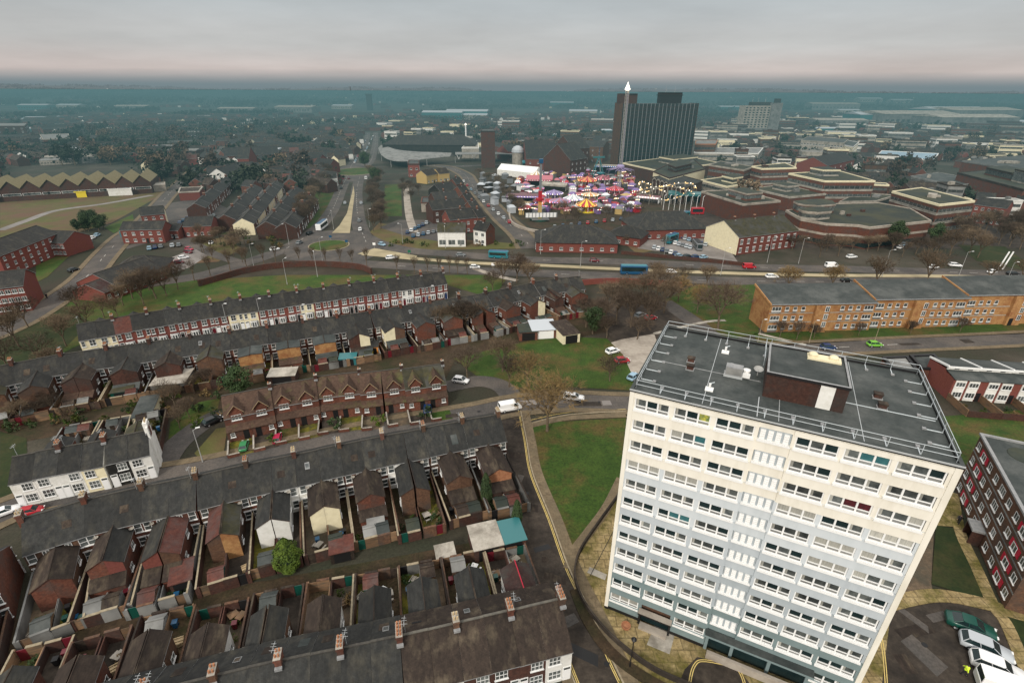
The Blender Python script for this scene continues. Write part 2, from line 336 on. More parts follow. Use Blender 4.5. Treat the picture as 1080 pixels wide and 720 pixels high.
def road(name, px, wd, m='asphalt', z=.04, world=False, pave=0, dash=True, pm='pavement'):
    P = smooth([Vector(p) if world else at(*p) for p in px])
    tag(put(name, strip_mb(P, -wd/2, wd/2, z, m)), kind='structure')
    for i in range(len(P)-1):
        for j in range(1+int((P[i+1]-P[i]).length/8)): occ([P[i]+(P[i+1]-P[i])*(j*8/max(8, (P[i+1]-P[i]).length))], wd/2+2)
    if pave:
        for s in (-1, 1):
            tag(put('pavement', strip_mb(P, s*wd/2, s*(wd/2+pave), z-.02, pm, z1=z+.1)), kind='structure')
    if dash:
        mb = MB(); acc = 0
        for i in range(len(P)-1):
            a, b = P[i], P[i+1]; l = (b-a).length; d = (b-a)/max(l, 1e-6); n = Vector((d.y, -d.x)); t = -acc % 7
            while t+3 < l:
                p = a+d*t; q = a+d*(t+3); mb.face([V3(p+n*.07, z+.012), V3(q+n*.07, z+.012), V3(q-n*.07, z+.012), V3(p-n*.07, z+.012)], 'white_line'); t += 7
            acc += l
        if mb.f: tag(put('road_marking', mb), kind='structure')
    return P
def kerbline(px, w0, z0, z1, m, name='kerb', world=False):
    P = smooth([Vector(p) if world else at(*p) for p in px]); return tag(put(name, strip_mb(P, -w0/2, w0/2, z0, m, z1=z1)), kind='structure')
# grass
sheet('grass_verge', [(0, 372), (0, 345), (60, 318), (110, 312), (200, 296), (300, 290), (385, 290), (470, 290), (520, 290), (535, 293), (520, 315), (470, 300), (380, 300), (200, 322), (130, 342), (60, 375), (0, 395)], 'grass_bright', .02)
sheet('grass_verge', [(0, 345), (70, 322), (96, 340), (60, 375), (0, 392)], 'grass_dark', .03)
sheet('grass_green', [(557, 452), (590, 445), (660, 441), (660, 500), (640, 530), (603, 580), (600, 581), (588, 548), (570, 500)], 'grass', .13)
sheet('grass_green', [(478, 378), (520, 368), (565, 358), (600, 355), (640, 357), (657, 374), (668, 398), (672, 412), (600, 408), (560, 412), (505, 398)], 'grass', .05)
sheet('grass_verge', [(697, 318), (730, 302), (800, 300), (800, 352), (770, 358), (735, 345)], 'grass', .05)
sheet('grass_verge', [(795, 352), (1080, 338), (1080, 352), (930, 358), (800, 366)], 'grass', .05)
sheet('grass_verge', [(985, 440), (1080, 432), (1080, 475), (1010, 492), (1000, 470)], 'grass', .05)
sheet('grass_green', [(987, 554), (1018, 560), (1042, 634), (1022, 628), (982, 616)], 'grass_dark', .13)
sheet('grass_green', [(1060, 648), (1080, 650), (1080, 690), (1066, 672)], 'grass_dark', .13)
sheet('grass_verge', [(230, 247), (262, 246), (330, 240), (352, 214), (358, 190), (330, 205), (318, 232), (270, 240)], 'grass_bright', .025)
sheet('grass_verge', [(330, 232), (345, 225), (357, 193), (363, 188), (350, 186), (325, 200), (310, 235)], 'grass', .03)
sheet('grass_verge', [(406, 195), (423, 194), (424, 228), (404, 228)], 'grass_bright', .025)
sheet('grass_verge', [(400, 235), (425, 240), (450, 250), (560, 258), (560, 262), (440, 264), (405, 257), (390, 245)], 'grass_dry', .035)
sheet('grass_field', [(0, 211), (60, 209), (150, 202), (178, 199), (163, 210), (118, 235), (60, 252), (0, 262)], 'grass_dry', .02)
sheet('grass_verge', [(110, 240), (140, 226), (142, 236), (120, 246)], 'grass_bright', .03)
sheet('grass_verge', [(38, 275), (68, 262), (75, 268), (50, 292), (38, 298)], 'grass_bright', .03)
sheet('grass_verge', [(200, 258), (235, 250), (255, 262), (230, 276), (200, 278)], 'grass_dry', .025)
sheet('grass_verge', [(660, 258), (690, 258), (700, 262), (672, 268)], 'grass_dry', .03)
sheet('grass_verge', [(1010, 258), (1060, 260), (1080, 275), (1080, 285), (1030, 275)], 'grass_dark', .03)
sheet('grass_verge', [(0, 455), (28, 462), (30, 520), (0, 530)], 'grass_dark', .03)
sheet('grass_verge', [(180, 445), (210, 424), (232, 420), (228, 440), (190, 470), (176, 475)], 'grass', .03)
sheet('grass_verge', [(205, 478), (228, 452), (240, 450), (236, 478), (215, 488)], 'grass_dry', .03)
# open ground and car parks
sheet('car_park', [(636, 364), (655, 358), (690, 352), (700, 380), (690, 420), (662, 410), (655, 388)], 'stone_path', .045)
sheet('car_park', [(640, 318), (700, 318), (745, 345), (760, 362), (700, 380), (650, 362), (640, 350)], 'asphalt_dark', .04)
sheet('car_park', [(690, 245), (760, 250), (778, 276), (700, 266), (672, 262)], 'asphalt_pale', .05)
sheet('car_park', [(165, 278), (205, 262), (222, 268), (200, 282), (170, 292)], 'asphalt_pale', .045)
sheet('car_park', [(175, 215), (215, 208), (262, 230), (200, 262), (170, 250)], 'asphalt', .03)
sheet('car_park', [(400, 240), (420, 232), (470, 232), (470, 256), (425, 248)], 'asphalt', .045)
sheet('car_park', [(940, 634), (985, 630), (1058, 648), (1068, 672), (1090, 720), (1090, 760), (920, 760)], 'asphalt_dark', .05)
sheet('fairground', [(488, 185), (540, 165), (660, 168), (760, 200), (760, 236), (650, 252), (560, 240), (530, 215)], 'earth', .02)
sheet('town_paving', [(640, 250), (690, 225), (760, 215), (1080, 200), (1080, 262), (780, 262), (780, 276), (700, 250)], 'asphalt_dark', .025)
sheet('town_paving', [(470, 160), (1080, 140), (1080, 205), (600, 175), (480, 190)], 'ground', .015)
sheet('paving', [(602, 600), (640, 540), (655, 505), (720, 520), (900, 640), (940, 640), (925, 760), (640, 760), (655, 712), (622, 668), (607, 630)], 'flags', .10)
sheet('forecourt', [(700, 760), (722, 706), (735, 693), (775, 702), (790, 720), (790, 760)], 'asphalt_dark', .12)
sheet('back_alley', [(0, 655), (280, 612), (400, 590), (560, 560), (600, 640), (590, 700), (400, 760), (0, 860)], 'earth', .015)
sheet('yards', [(0, 420), (230, 400), (470, 345), (560, 350), (600, 318), (640, 330), (640, 350), (480, 380), (470, 400), (240, 430), (170, 440), (0, 470)], 'earth', .012)
# roads
road('ring_road', [(96, 312), (150, 300), (210, 291), (260, 277), (300, 265), (330, 272), (370, 277), (430, 281), (510, 286), (590, 289), (667, 292), (762, 296), (870, 297), (1000, 297), (1120, 300)], 8.5, pave=0)
road('ring_road', [(385, 250), (400, 257), (430, 264), (480, 268), (560, 274), (625, 275), (720, 279), (800, 282), (900, 284), (1000, 287), (1120, 291)], 8.5)
P = smooth([at(*p) for p in [(383, 268), (440, 273), (500, 277.5), (560, 279.5), (657, 284), (762, 288), (870, 290.5), (1000, 291.5), (1120, 295)]])
tag(put('median', strip_mb(P, -1.6, 1.6, .02, 'median', z1=.14)), kind='structure')
sheet('median', [(377, 268), (395, 262), (440, 270), (440, 275), (400, 271)], 'median', .15)
sheet('junction', [(305, 262), (325, 245), (350, 243), (385, 243), (405, 258), (395, 270), (372, 281), (330, 276), (300, 274)], 'asphalt', .045)
road('main_road', [(302, 262), (332, 243), (350, 222), (361, 197), (368, 182), (372, 172), (380, 160), (386, 150), (388, 140)], 7.5)
road('main_road', [(386, 255), (378, 232), (376, 205), (379, 188), (383, 178), (392, 168), (396, 150), (396, 140)], 7.5)
sheet('junction', [(352, 186), (360, 176), (372, 172), (388, 173), (396, 181), (385, 190), (370, 192), (358, 192)], 'asphalt', .05)
sheet('median', [(350, 246), (369, 246), (371, 230), (374, 205), (373, 196), (371, 205), (366, 225), (358, 238)], 'median', .14)
def disc(name, px, r, m, z, z0=0, squash=1, rot=0):
    c = at(*px); mb = MB(); pts = []
    for k in range(28):
        a = 2*PI*k/28; q = Vector((cos(a)*r, sin(a)*r*squash)); q.rotate(Matrix.Rotation(rot, 2)); pts.append((c.x+q.x, c.y+q.y))
    return tag(put(name, mb.prism(pts, z0, z, m)), kind='structure')
disc('kerb', (347, 259), 8.7, 'kerb', .17); disc('roundabout_island', (347, 259), 8.2, 'grass_bright', .24, .03)
disc('kerb', (375, 181), 19, 'kerb', .17, squash=1.2); disc('roundabout_island', (375, 181), 18, 'grass_bright', .25, .03, squash=1.2)
road('side_road', [(-30, 362), (20, 340), (60, 315), (90, 293), (112, 268), (130, 250), (150, 236), (163, 222), (178, 205), (192, 192), (205, 180), (225, 165), (232, 155)], 7.5, pave=1.8)
road('side_road', [(0, 243), (30, 232), (60, 222), (110, 215), (160, 206)], 4.5, 'asphalt_pale', dash=False)
road('side_road', [(130, 262), (165, 254), (200, 256), (225, 268), (250, 276)], 5, dash=False, z=.055)
road('high_street', [(560, 262), (549, 247), (530, 230), (512, 210), (497, 194), (490, 184), (470, 176), (440, 174)], 9, pave=2)
road('high_street', [(470, 176), (520, 174), (560, 172), (640, 168)], 9, z=.05)
road('side_road', [(545, 240), (575, 245), (640, 250)], 6, z=.06, dash=False)
road('lane', [(428, 196), (431, 225), (437, 245)], 4, 'stone_path', z=.05, dash=False)
road('estate_road', [(-30, 556), (30, 530), (120, 512), (220, 494), (330, 468), (430, 448), (500, 436), (545, 427), (600, 423), (660, 425), (720, 425)], 5.6, z=.05, pave=1.6)
road('estate_road', [(165, 500), (185, 470), (215, 446), (235, 436)], 5, z=.055, dash=False)
road('estate_road', [(545, 427), (530, 408), (505, 402), (470, 408)], 5, 'asphalt', z=.056, dash=False)
road('estate_street', [(536, 434), (541, 465), (546, 500), (564, 550), (580, 600), (600, 645), (613, 675), (625, 705), (652, 765)], 5.2, 'asphalt_dark', z=.06, dash=False)
road('estate_road', [(700, 378), (760, 372), (850, 368), (950, 363), (1080, 357), (1160, 352)], 6.5, z=.05, pave=1.5)
road('estate_road', [(700, 318), (730, 338), (760, 362), (780, 372)], 6, z=.06, dash=False)
road('footpath', [(478, 352), (520, 360), (560, 350), (610, 350)], 3, 'earth', z=.06, dash=False)
road('footpath', [(500, 283), (520, 290), (545, 296)], 2.5, 'stone_path', z=.06, dash=False)
# double yellow lines, kerbs, the pavement round the green and the low walls
def offset_line(px, off, wd, z, m, name='road_marking'):
    P = smooth([at(*p) for p in px]); return tag(put(name, strip_mb(P, off-wd/2, off+wd/2, z, m)), kind='structure')
ST = [(536, 434), (541, 465), (546, 500), (564, 550), (580, 600), (600, 645), (613, 675), (625, 705), (652, 765)]
P = smooth([at(*p) for p in ST]); 
tag(put('pavement', strip_mb(P, -4.4, -2.75, .02, 'pavement', z1=.17)), kind='structure')
tag(put('kerb', strip_mb(P, -2.75, -2.55, .02, 'kerb', z1=.19)), kind='structure')
for o_ in (-2.35, -2.15): tag(put('road_marking', strip_mb(P, o_-.05, o_+.05, .075, 'yellow_line')), kind='structure')
Q = P[18:]
tag(put('pavement', strip_mb(Q, 2.75, 4.0, .02, 'pavement', z1=.16)), kind='structure')
tag(put('kerb', strip_mb(Q, 2.58, 2.75, .02, 'kerb', z1=.18)), kind='structure')
for o_ in (2.2, 2.4): tag(put('road_marking', strip_mb(Q[-18:], o_-.05, o_+.05, .075, 'yellow_line')), kind='structure')
kerbline([(552, 452), (560, 449), (600, 441), (660, 438)], 1.5, .02, .16, 'pavement', 'pavement')
kerbline([(560, 446.5), (600, 437.5), (660, 434)], .2, .02, .17, 'kerb')
offset_line([(560, 443), (600, 435), (660, 431.5)], 0, .12, .08, 'yellow_line')
kerbline([(655, 505), (640, 535), (622, 560), (605, 583), (600, 600)], 1.6, .02, .15, 'pavement', 'footpath')
for o_ in (0, .22): offset_line([(722, 760), (727, 715), (733, 699), (742, 696), (760, 699), (776, 704), (784, 715), (790, 740)], o_, .1, .135, 'yellow_line')
for o_ in (0, .22): offset_line([(930, 672), (934, 700), (938, 760)], o_, .1, .12, 'yellow_line')
kerbline([(925, 640), (985, 628), (1040, 637), (1060, 644), (1090, 652)], 2.0, .02, .15, 'flags', 'footpath')
kerbline([(1005, 520), (1012, 560), (1030, 600), (1048, 640), (1062, 660), (1085, 715)], 1.5, .02, .16, 'flags', 'footpath')
sheet('paving', [(955, 545), (1005, 520), (1012, 556), (985, 554)], 'flags', .09)
sheet('paving', [(940, 640), (960, 590), (985, 554), (982, 616), (985, 628)], 'yard_paved', .08)
kerbline([(800, 352), (850, 364)], 1.2, .02, .12, 'concrete', 'footpath')
kerbline([(690, 352), (742, 340), (765, 338)], 1.2, .02, .12, 'concrete', 'footpath')
# ---------------------------------------------------------------- the tower block
TW, TD, TH = 27.8, 17.8, 33.4
TR = thing('tower_block', 'twelve storey tower block with cream, pale blue and teal bands under a dark flat roof', 'tower block', (12.27, 46.18, 0), math.radians(-25.927))
FL = lambda i: 2.1+2.64*i
GR = [(.59, 4.14), (4.57, 8.12), (8.56, 12.1), (15.6, 19.12), (19.5, 23.06), (23.45, 27.05)]
def fcol(i): return 'cream_pale' if i >= 9 else 'pane_pale' if i >= 6 else 'pane_blue' if i >= 4 else 'pane_grey' if i >= 2 else 'pane_teal'
def rndwall(): pass
mb = MB()
mb.box(.3, TW-.3, .5, TD, 0, 33.1, 'brick_brown')
mb.box(0, .45, -.06, .5, .6, 33.1, 'cream_pale'); mb.box(TW-.5, TW, -.06, .5, .6, 33.1, 'cream_pale'); mb.box(0, .45, .0, .5, 0, .6, 'black'); mb.box(TW-.5, TW, .0, .5, 0, .6, 'black')
mb.box(0, .3, .5, TD, 0, 33.1, 'cream_pale'); mb.box(TW-.3, TW, .5, TD, 0, 33.1, 'cream_pale')
for i in range(12):
    z0, z1 = FL(i), FL(i)+1.3; zn = FL(i+1) if i < 11 else 33.1
    # piers between the window groups
    xs = [.45, .59, 4.14, 4.57, 8.12, 8.56, 12.1, 12.45, 15.3, 15.6, 19.12, 19.5, 23.06, 23.45, 27.05, TW-.5]
    for a, b in ((0, 1), (2, 3), (4, 5), (6, 7), (8, 9), (10, 11), (12, 13), (14, 15)):
        if i == 0 and xs[a] in (15.3, 19.12): continue
        mb.box(xs[a], xs[b], .06, .5, z0, z1, fcol(i))
    # band above the windows
    mb.box(.45, 12.35, 0, .5, z1, zn-.12, fcol(i if i != 8 else 9)); mb.box(15.4, TW-.5, 0, .5, z1, zn-.12, fcol(i if i != 8 else 9))
    mb.box(12.35, 15.4, .22, .5, z1, zn-.12, fcol(i if i != 8 else 9))
    mb.box(.45, 12.45, .12, .5, zn-.12, zn, fcol(i)); mb.box(15.3, TW-.5, .12, .5, zn-.12, zn, fcol(i)); mb.box(12.45, 15.3, .3, .5, zn-.12, zn, fcol(i))
mb.box(.45, 4.4, 0, .5, .75, 2.1, 'pane_teal'); mb.box(8.3, 12.35, 0, .5, .75, 2.1, 'pane_teal'); mb.box(23.3, TW-.5, 0, .5, .75, 2.1, 'pane_teal')
mb.box(.45, 4.4, .1, .5, 0, .75, 'black'); mb.box(8.3, 12.35, .1, .5, 0, .75, 'black'); mb.box(23.3, TW-.5, .1, .5, 0, .75, 'black')
mb.box(4.4, 8.3, .35, .5, 0, 2.1, 'glass_dark'); mb.box(12.35, 15.4, .35, .5, 0, 2.1, 'glass_dark'); mb.box(15.4, 23.3, .4, .5, 0, 2.1, 'glass_dark')
mb.box(15.4, 23.3, .25, .5, 2.1, 3.4, 'glass_dark')
for x in (12.4, 15.2, 19.2, 23.1): mb.box(x, x+.35, -.02, .35, 0, 3.4, 'pane_teal')
for x in (4.4, 8.1): mb.box(x, x+.25, -.3, .35, 0, 2.4, 'black')
put('wall', mb, TR)
put('plinth_wall', MB().box(12.8, 23.3, -1.15, -.75, 0, 1.15, 'stone_path').box(4.7, 8.1, -1.0, -.1, 0, .5, 'stone_path'), TR)
put('canopy', MB().box(12.2, 23.6, -1.0, -.03, 3.42, 3.72, 'pane_teal', top='felt').box(4.35, 8.4, -.9, -.03, 2.5, 2.75, 'black', top='stone_path'), TR)
# one group of three windows: frame, transom, mullions, sill; glass in its own child
def tframe():
    m = MB(); W = 3.55; m.box(0, W, .0, .10, 0, .07, 'upvc'); m.box(0, W, .0, .10, 1.23, 1.3, 'upvc')
    for k in range(4):
        x = k*(W-.13)/3; m.box(x, x+(.13 if k in (0, 3) else .16)-.0, .003 if k in (0, 3) else -.03, .1, .07, 1.23, 'upvc')
    for k in range(3):
        x = k*(W-.13)/3+.13; m.box(x+.03, x+1.01, .012, .09, .36, .46, 'upvc')
    m.box(-.08, W+.08, -.26, .0, -.20, -.02, 'upvc'); return m
def tpane(mats):
    m = MB(); W = 3.55
    for k in range(3):
        x = k*(W-.13)/3; m.box(x+.1, x+1.3 if k < 2 else W-.08, .085, .1, .07, 1.23, mats[k])
        m.box(x+.16, x+1.1, .075, .0849, .1, .35, 'concrete_grey')
        if mats[k] == 'glass' and k != 1: m.box(x+.16, x+.4, .081, .0849, .48, 1.2, 'glass_curtain')
    return m
fm = tframe().mesh('frame')
r2 = random.Random(5)
PV = []
for k in range(10):
    a = [r2.choice(['glass', 'glass', 'glass_dark']) for _ in range(3)]
    if k % 3 == 1: a = ['glass_curtain']*3
    if k == 8: a[0] = 'glass_curtain'
    PV.append(tpane(a).mesh('pane'))
special = {(11, 1): ['glass', 'glass_dark', 'glass_yellow'], (10, 1): ['glass_curtain', 'glass', 'glass_teal'], (9, 4): ['glass', 'glass_maroon', 'glass_maroon'], (6, 1): ['glass_dark', 'glass_teal', 'glass_teal'], (11, 4): ['glass', 'glass_teal', 'glass_teal'], (9, 5): ['glass', 'glass', 'glass_curtain']}
for i in range(12):
    for gi, (a, b) in enumerate(GR):
        if i == 0 and gi in (1, 3, 4): continue
        f = put('window', fm, TR, (a, .12, FL(i)))
        sp_ = special.get((i, gi))
        put('pane', tpane(sp_).mesh('pane') if sp_ else r2.choice(PV[:10] if i in (10, 8, 7) or r2.random() < .5 else [PV[0], PV[2], PV[3], PV[6], PV[9]]), f)
    if i > 0:
        m = MB()
        for k in range(4):
            m.box(12.62+k*.68, 12.62+k*.68+.46, .22, .33, FL(i)-.0, FL(i)+1.12, 'upvc')
            for j in range(4): m.box(12.64+k*.68, 12.6+k*.68+.46, .17, .22, FL(i)+.1+j*.25, FL(i)+.2+j*.25, 'upvc')
        m.box(12.5, 15.3, .33, .4, FL(i), FL(i)+1.3, 'pane_grey'); m.box(12.45, 15.35, .02, .33, FL(i)-.2, FL(i)-.02, 'upvc')
        put('louvre_panel', m, TR)
# plain windows on the three other sides
om = MB().box(0, 1.8, -.04, .02, 0, 1.3, 'upvc').box(.1, .86, -.05, -.041, .1, 1.2, 'glass').box(.94, 1.7, -.05, -.041, .1, 1.2, 'glass').mesh('window')
for i in range(12):
    for x in (3.5, 12.5): put('window', om, TR, (TW+.001, x, FL(i)), PI/2)
# roof
m = MB(); m.box(.0, TW, -.02, TD+.02, 33.1, 33.2, 'felt')
for a in ((-.05, TW+.05, -.1, .25), (-.05, TW+.05, TD-.25, TD+.1), (-.05, .3, .25, TD-.25), (TW-.3, TW+.05, .25, TD-.25)): m.box(*a, 33.2, 33.45, 'black', top='felt')
for a in ((-.06, TW+.06, -.12, -.101), ): m.box(*a, 33.3, 33.47, 'galv')
for x in (7, 13.9, 20.8): m.box(x, x+.05, .3, TD-.3, 33.2, 33.215, 'galv')
for x in (12.0, ): m.box(x, x+.08, .5, 4.5, 33.2, 33.26, 'galv')
m.box(.8, 12.0, 7.9, 8.0, 33.2, 33.24, 'lead'); m.box(19.6, 27.2, 7.25, 7.35, 33.2, 33.24, 'rail')
RF = put('roof', m, TR)
m = MB(); rl = 'rail'
def run(x0, y0, x1, y1, inx, iny):
    n = max(2, int(math.hypot(x1-x0, y1-y0)/2.3))
    for z in (33.85, 34.35): m.tube((x0, y0, z), (x1, y1, z), .032, .032, rl, 4)
    for k in range(n+1):
        x = x0+(x1-x0)*k/n; y = y0+(y1-y0)*k/n
        m.tube((x, y, 33.25), (x, y, 34.35), .03, .03, rl, 4)
        if 0 < k < n or n < 0:
            m.box(min(x, x+inx*1.5)-.04, max(x, x+inx*1.5)+.04, min(y, y+iny*1.5)-.04, max(y, y+iny*1.5)+.04, 33.21, 33.28, rl)
            m.box(x+inx*1.4-.16, x+inx*1.4+.16, y+iny*1.4-.16, y+iny*1.4+.16, 33.215, 33.36, 'lead')
run(.45, .45, TW-.45, .45, 0, 1); run(.45, TD-.4, TW-.45, TD-.4, 0, -1); run(.45, .45, .45, TD-.4, 1, 0); run(TW-.45, .45, TW-.45, TD-.4, -1, 0)
run(12.1, 11.9, 12.1, TD-.6, 0, 0)
put('guard_rail', m, RF)
m = MB(); m.box(12.3, 19.4, 4.9, 11.9, 33.2, 35.9, 'brick_dark', top='felt')
for a in ((12.2, 19.5, 4.75, 5.0), (12.2, 19.5, 11.75, 12.0), (12.2, 12.4, 5.0, 11.75), (19.3, 19.5, 5.0, 11.75)): m.box(*a, 35.8, 36.08, 'black', top='lead')
PH = put('plant_room', m, TR)
put('door', MB().box(17.05, 18.3, 4.84, 4.9, 33.25, 35.9, 'white'), PH)
m = MB(); m.box(15.9, 19.0, 10.0, 11.3, 35.9, 36.1, 'cream')
for x in (16.4, 18.3): m.lathe((x, 10.65, 36.1), [(.45, 0), (.45, .28), (.3, .4), (0, .42)], 'cream', 10)
put('roof_vent', m, PH)
def box_vent(x, y, mm, mt):
    v = MB(); v.box(-.45, .45, -.35, .35, 0, .12, 'lead'); v.box(-.35, .35, -.28, .28, .12, .5, mm); v.box(-.42, .42, -.34, .34, .5, .62, mt); put('roof_vent', v, RF, (x, y, 33.2))
for x, y in ((4.6, 9.3), (4.8, 7.4), (22.8, 9.7), (22.95, 7.7)): box_vent(x, y, 'brick_dark', 'slate_brown')
v = MB(); v.box(0, 1.7, 0, 1.0, .35, 1.3, 'lead'); v.box(.1, 1.6, -.02, -.001, .45, 1.2, 'concrete_grey'); v.box(-.1, 1.8, .1, .2, 0, .35, 'galv'); v.box(-.1, 1.8, .8, .9, 0, .35, 'galv')
v.lathe((.5, 1.5, 0), [(.3, 0), (.3, .7), (.38, .72), (.38, .9), (0, 1.0)], 'upvc', 10); v.lathe((2.1, 1.0, 0), [(.3, 0), (.3, .7), (.38, .72), (.38, .9), (0, 1.0)], 'upvc', 10); v.box(1.75, 2.5, .3, .75, .2, .6, 'upvc')
put('ventilation_unit', v, RF, (8.4, 7.4, 33.2))
for x, y in ((7.5, 13.2), (6.9, 3.4)):
    v = MB(); v.box(0, .8, 0, .8, 0, .14, 'upvc'); v.tube((.4, .4, .1), (.4, .4, .75), .13, .13, 'upvc', 8); v.tube((.4, .4, .75), (.75, .9, .7), .06, .06, 'rail', 5); put('roof_vent', v, RF, (x, y, 33.2))
v = MB(); v.tube((0, 0, 0), (0, 0, .9), .06, .06, 'pole', 6)
v.lathe((0, 0, .9), [(0, -.1), (.35, 0), (.5, .12)], 'pole', 12); v.move(Matrix.Rotation(.3, 4, 'X')); put('satellite_dish', v, RF, (11.6, 9.3, 33.2))
# ---------------------------------------------------------------- terraced houses
def window_mb(w, h, nx=2, ny=2, surround=0, frame='upvc', glass='glass', lintel=None):
    m = MB(); t = .06
    m.box(-w/2+.02, w/2-.02, -.03, .02, .02, h-.02, glass)
    for x in [-w/2, w/2-t]+[-w/2+w*k/nx-t/2 for k in range(1, nx)]: m.box(x, x+t, -.075, -.032, 0, h, frame)
    for z in [0, h-t]+[h*k/ny-t/2 for k in range(1, ny)]: m.box(-w/2+t, w/2-t, -.07, -.033, z, z+t, frame)
    m.box(-w/2-.1, w/2+.1, -.16, .0, -.13, -.01, frame if not lintel else lintel)
    if lintel: m.box(-w/2-.1, w/2+.1, -.09, .0, h+.01, h+.2, lintel)
    return m
def W(w, h, nx=2, ny=2, **k): return shared(('window', w, h, nx, ny, tuple(sorted(k.items()))), lambda: window_mb(w, h, nx, ny, **k))
def bay_mb(w, h, dep=.6, frame='upvc'):
    m = MB(); P = [(-w/2, 0), (-w/2+.35, -dep), (w/2-.35, -dep), (w/2, 0)]
    m.prism(P, 0, .75, 'brick', bottom=False); m.prism([(x*.97, y*.95) for x, y in P], .75, h-.15, 'glass', bottom=False)
    m.prism([(x*1.04, y*1.05) for x, y in P], .7, .84, frame); m.prism([(x*1.05, y*1.08) for x, y in P], h-.35, h, frame, top='lead')
    for (x, y) in P+[(0, -dep)]: m.box(x-.08, x+.08, y*1.0-.05, y*1.0+.06, .84, h-.35, frame)
    return m
def door_mb(c, fan=True):
    m = MB(); m.box(-.5, .5, -.08, .0, 0, 2.5 if fan else 2.1, 'upvc'); m.box(-.4, .4, -.1, -.081, .05, 2.0, c)
    if fan: m.box(-.38, .38, -.1, -.081, 2.08, 2.42, 'glass')
    return m
def wall_mb(w, d, ev, rg, fm, bm, sm, yr=None):
    yr = d/2 if yr is None else yr; m = MB()
    m.face([(0, 0, 0), (w, 0, 0), (w, 0, ev), (0, 0, ev)], fm); m.face([(w, d, 0), (0, d, 0), (0, d, ev), (w, d, ev)], bm)
    m.face([(0, d, 0), (0, 0, 0), (0, 0, ev), (0, yr, rg), (0, d, ev)], sm); m.face([(w, 0, 0), (w, d, 0), (w, d, ev), (w, yr, rg), (w, 0, ev)], sm)
    return m
def roof_mb(w, d, ev, rg, rm, oh=.3, ridge='ridge_dark', yr=None, verge=0, t=.14, x0=0.):
    yr = d/2 if yr is None else yr; m = MB()
    s0 = (rg-ev)/yr; s1 = (rg-ev)/(d-yr); a = ev-s0*oh; b = ev-s1*oh; x1 = w+verge; x0 = x0-verge
    P = [(-oh, a), (yr, rg), (d+oh, b)]; lo = [(x0, y, z) for y, z in P]; hi = [(x1, y, z) for y, z in P]
    up = lambda q: [(x, y, z+t) for x, y, z in q]
    L_, H_ = up(lo), up(hi)
    m.face([L_[0], H_[0], H_[1], L_[1]], rm); m.face([L_[1], H_[1], H_[2], L_[2]], rm)
    m.face([lo[0], lo[1], hi[1], hi[0]][::1], 'black'); m.face([lo[1], lo[2], hi[2], hi[1]], 'black')
    m.face([lo[0], hi[0], H_[0], L_[0]], 'lead'); m.face([hi[2], lo[2], L_[2], H_[2]], 'lead')
    for q, u in ((lo, L_), (hi, H_)):
        m.face([q[0], q[1], u[1], u[0]], 'lead'); m.face([q[1], q[2], u[2], u[1]], 'lead')
    m.box(x0, x1, yr-.13, yr+.13, rg+t-.03, rg+t+.09, ridge)
    return m
def chimney_mb(h, wd, ln, mm, pots, pm='pot', flash=True):
    m = MB(); m.box(-wd/2, wd/2, -ln/2, ln/2, -1.0, h, mm); m.box(-wd/2-.08, wd/2+.08, -ln/2-.08, ln/2+.08, h-.28, h-.12, mm); m.box(-wd/2-.05, wd/2+.05, -ln/2-.05, ln/2+.05, h, h+.08, 'concrete')
    if flash: m.box(-wd/2-.05, wd/2+.05, -ln/2-.32, -ln/2-.001, -.35, -.02, 'lead')
    for k in range(pots):
        y = -ln/2+(k//2+.5)*ln/((pots+1)//2); x = -.16 if k % 2 == 0 else .16
        m.lathe((x, y, h+.08), [(.12, 0), (.10, .28), (.13, .30), (.11, .36), (0, .33)], 'pot' if (k % 3 or pm == 'pot') and pm != 'pot_buff' else 'pot_buff', 7)
    return m
def wing_mb(w0, L, ev, rg, mm, sm_):      # half of a paired rear wing: party line at x=0, runs +y
    m = MB(); m.face([(w0, 0, 0), (w0, L, 0), (w0, L, ev), (w0, 0, ev)], mm); m.face([(w0, L, 0), (0, L, 0), (0, L, rg), (w0, L, ev)], sm_); m.face([(0, L, 0), (0, 0, 0), (0, 0, rg), (0, L, rg)], mm)
    return m
def wingroof_mb(w0, L, ev, rg, rm, into=3.2, ridge='slate_brown'):
    m = MB(); s = (rg-ev)/w0; o = .2; a = (w0+o, ev-s*o+.1); t = .12
    m.face([(0, -into, rg+t), (a[0], -into, a[1]+t), (a[0], L+.12, a[1]+t), (0, L+.12, rg+t)], rm); m.face([(0, L+.12, rg), (0, L+.12, rg+t), (a[0], L+.12, a[1]+t), (a[0], L+.12, a[1])], 'brick_dark')
    m.face([(a[0], 0, a[1]), (a[0], 0, a[1]+t), (a[0], L+.12, a[1]+t), (a[0], L+.12, a[1])], 'lead')
    m.face([(0, -into, rg), (0, L+.12, rg), (a[0], L+.12, a[1]), (a[0], -into, a[1])], 'black')
    m.box(0, .1, -into, L+.12, rg+t-.03, rg+t+.06, ridge)
    return m
def flip(fn, w, mir): return (lambda: fn().mirror(w)) if mir else fn
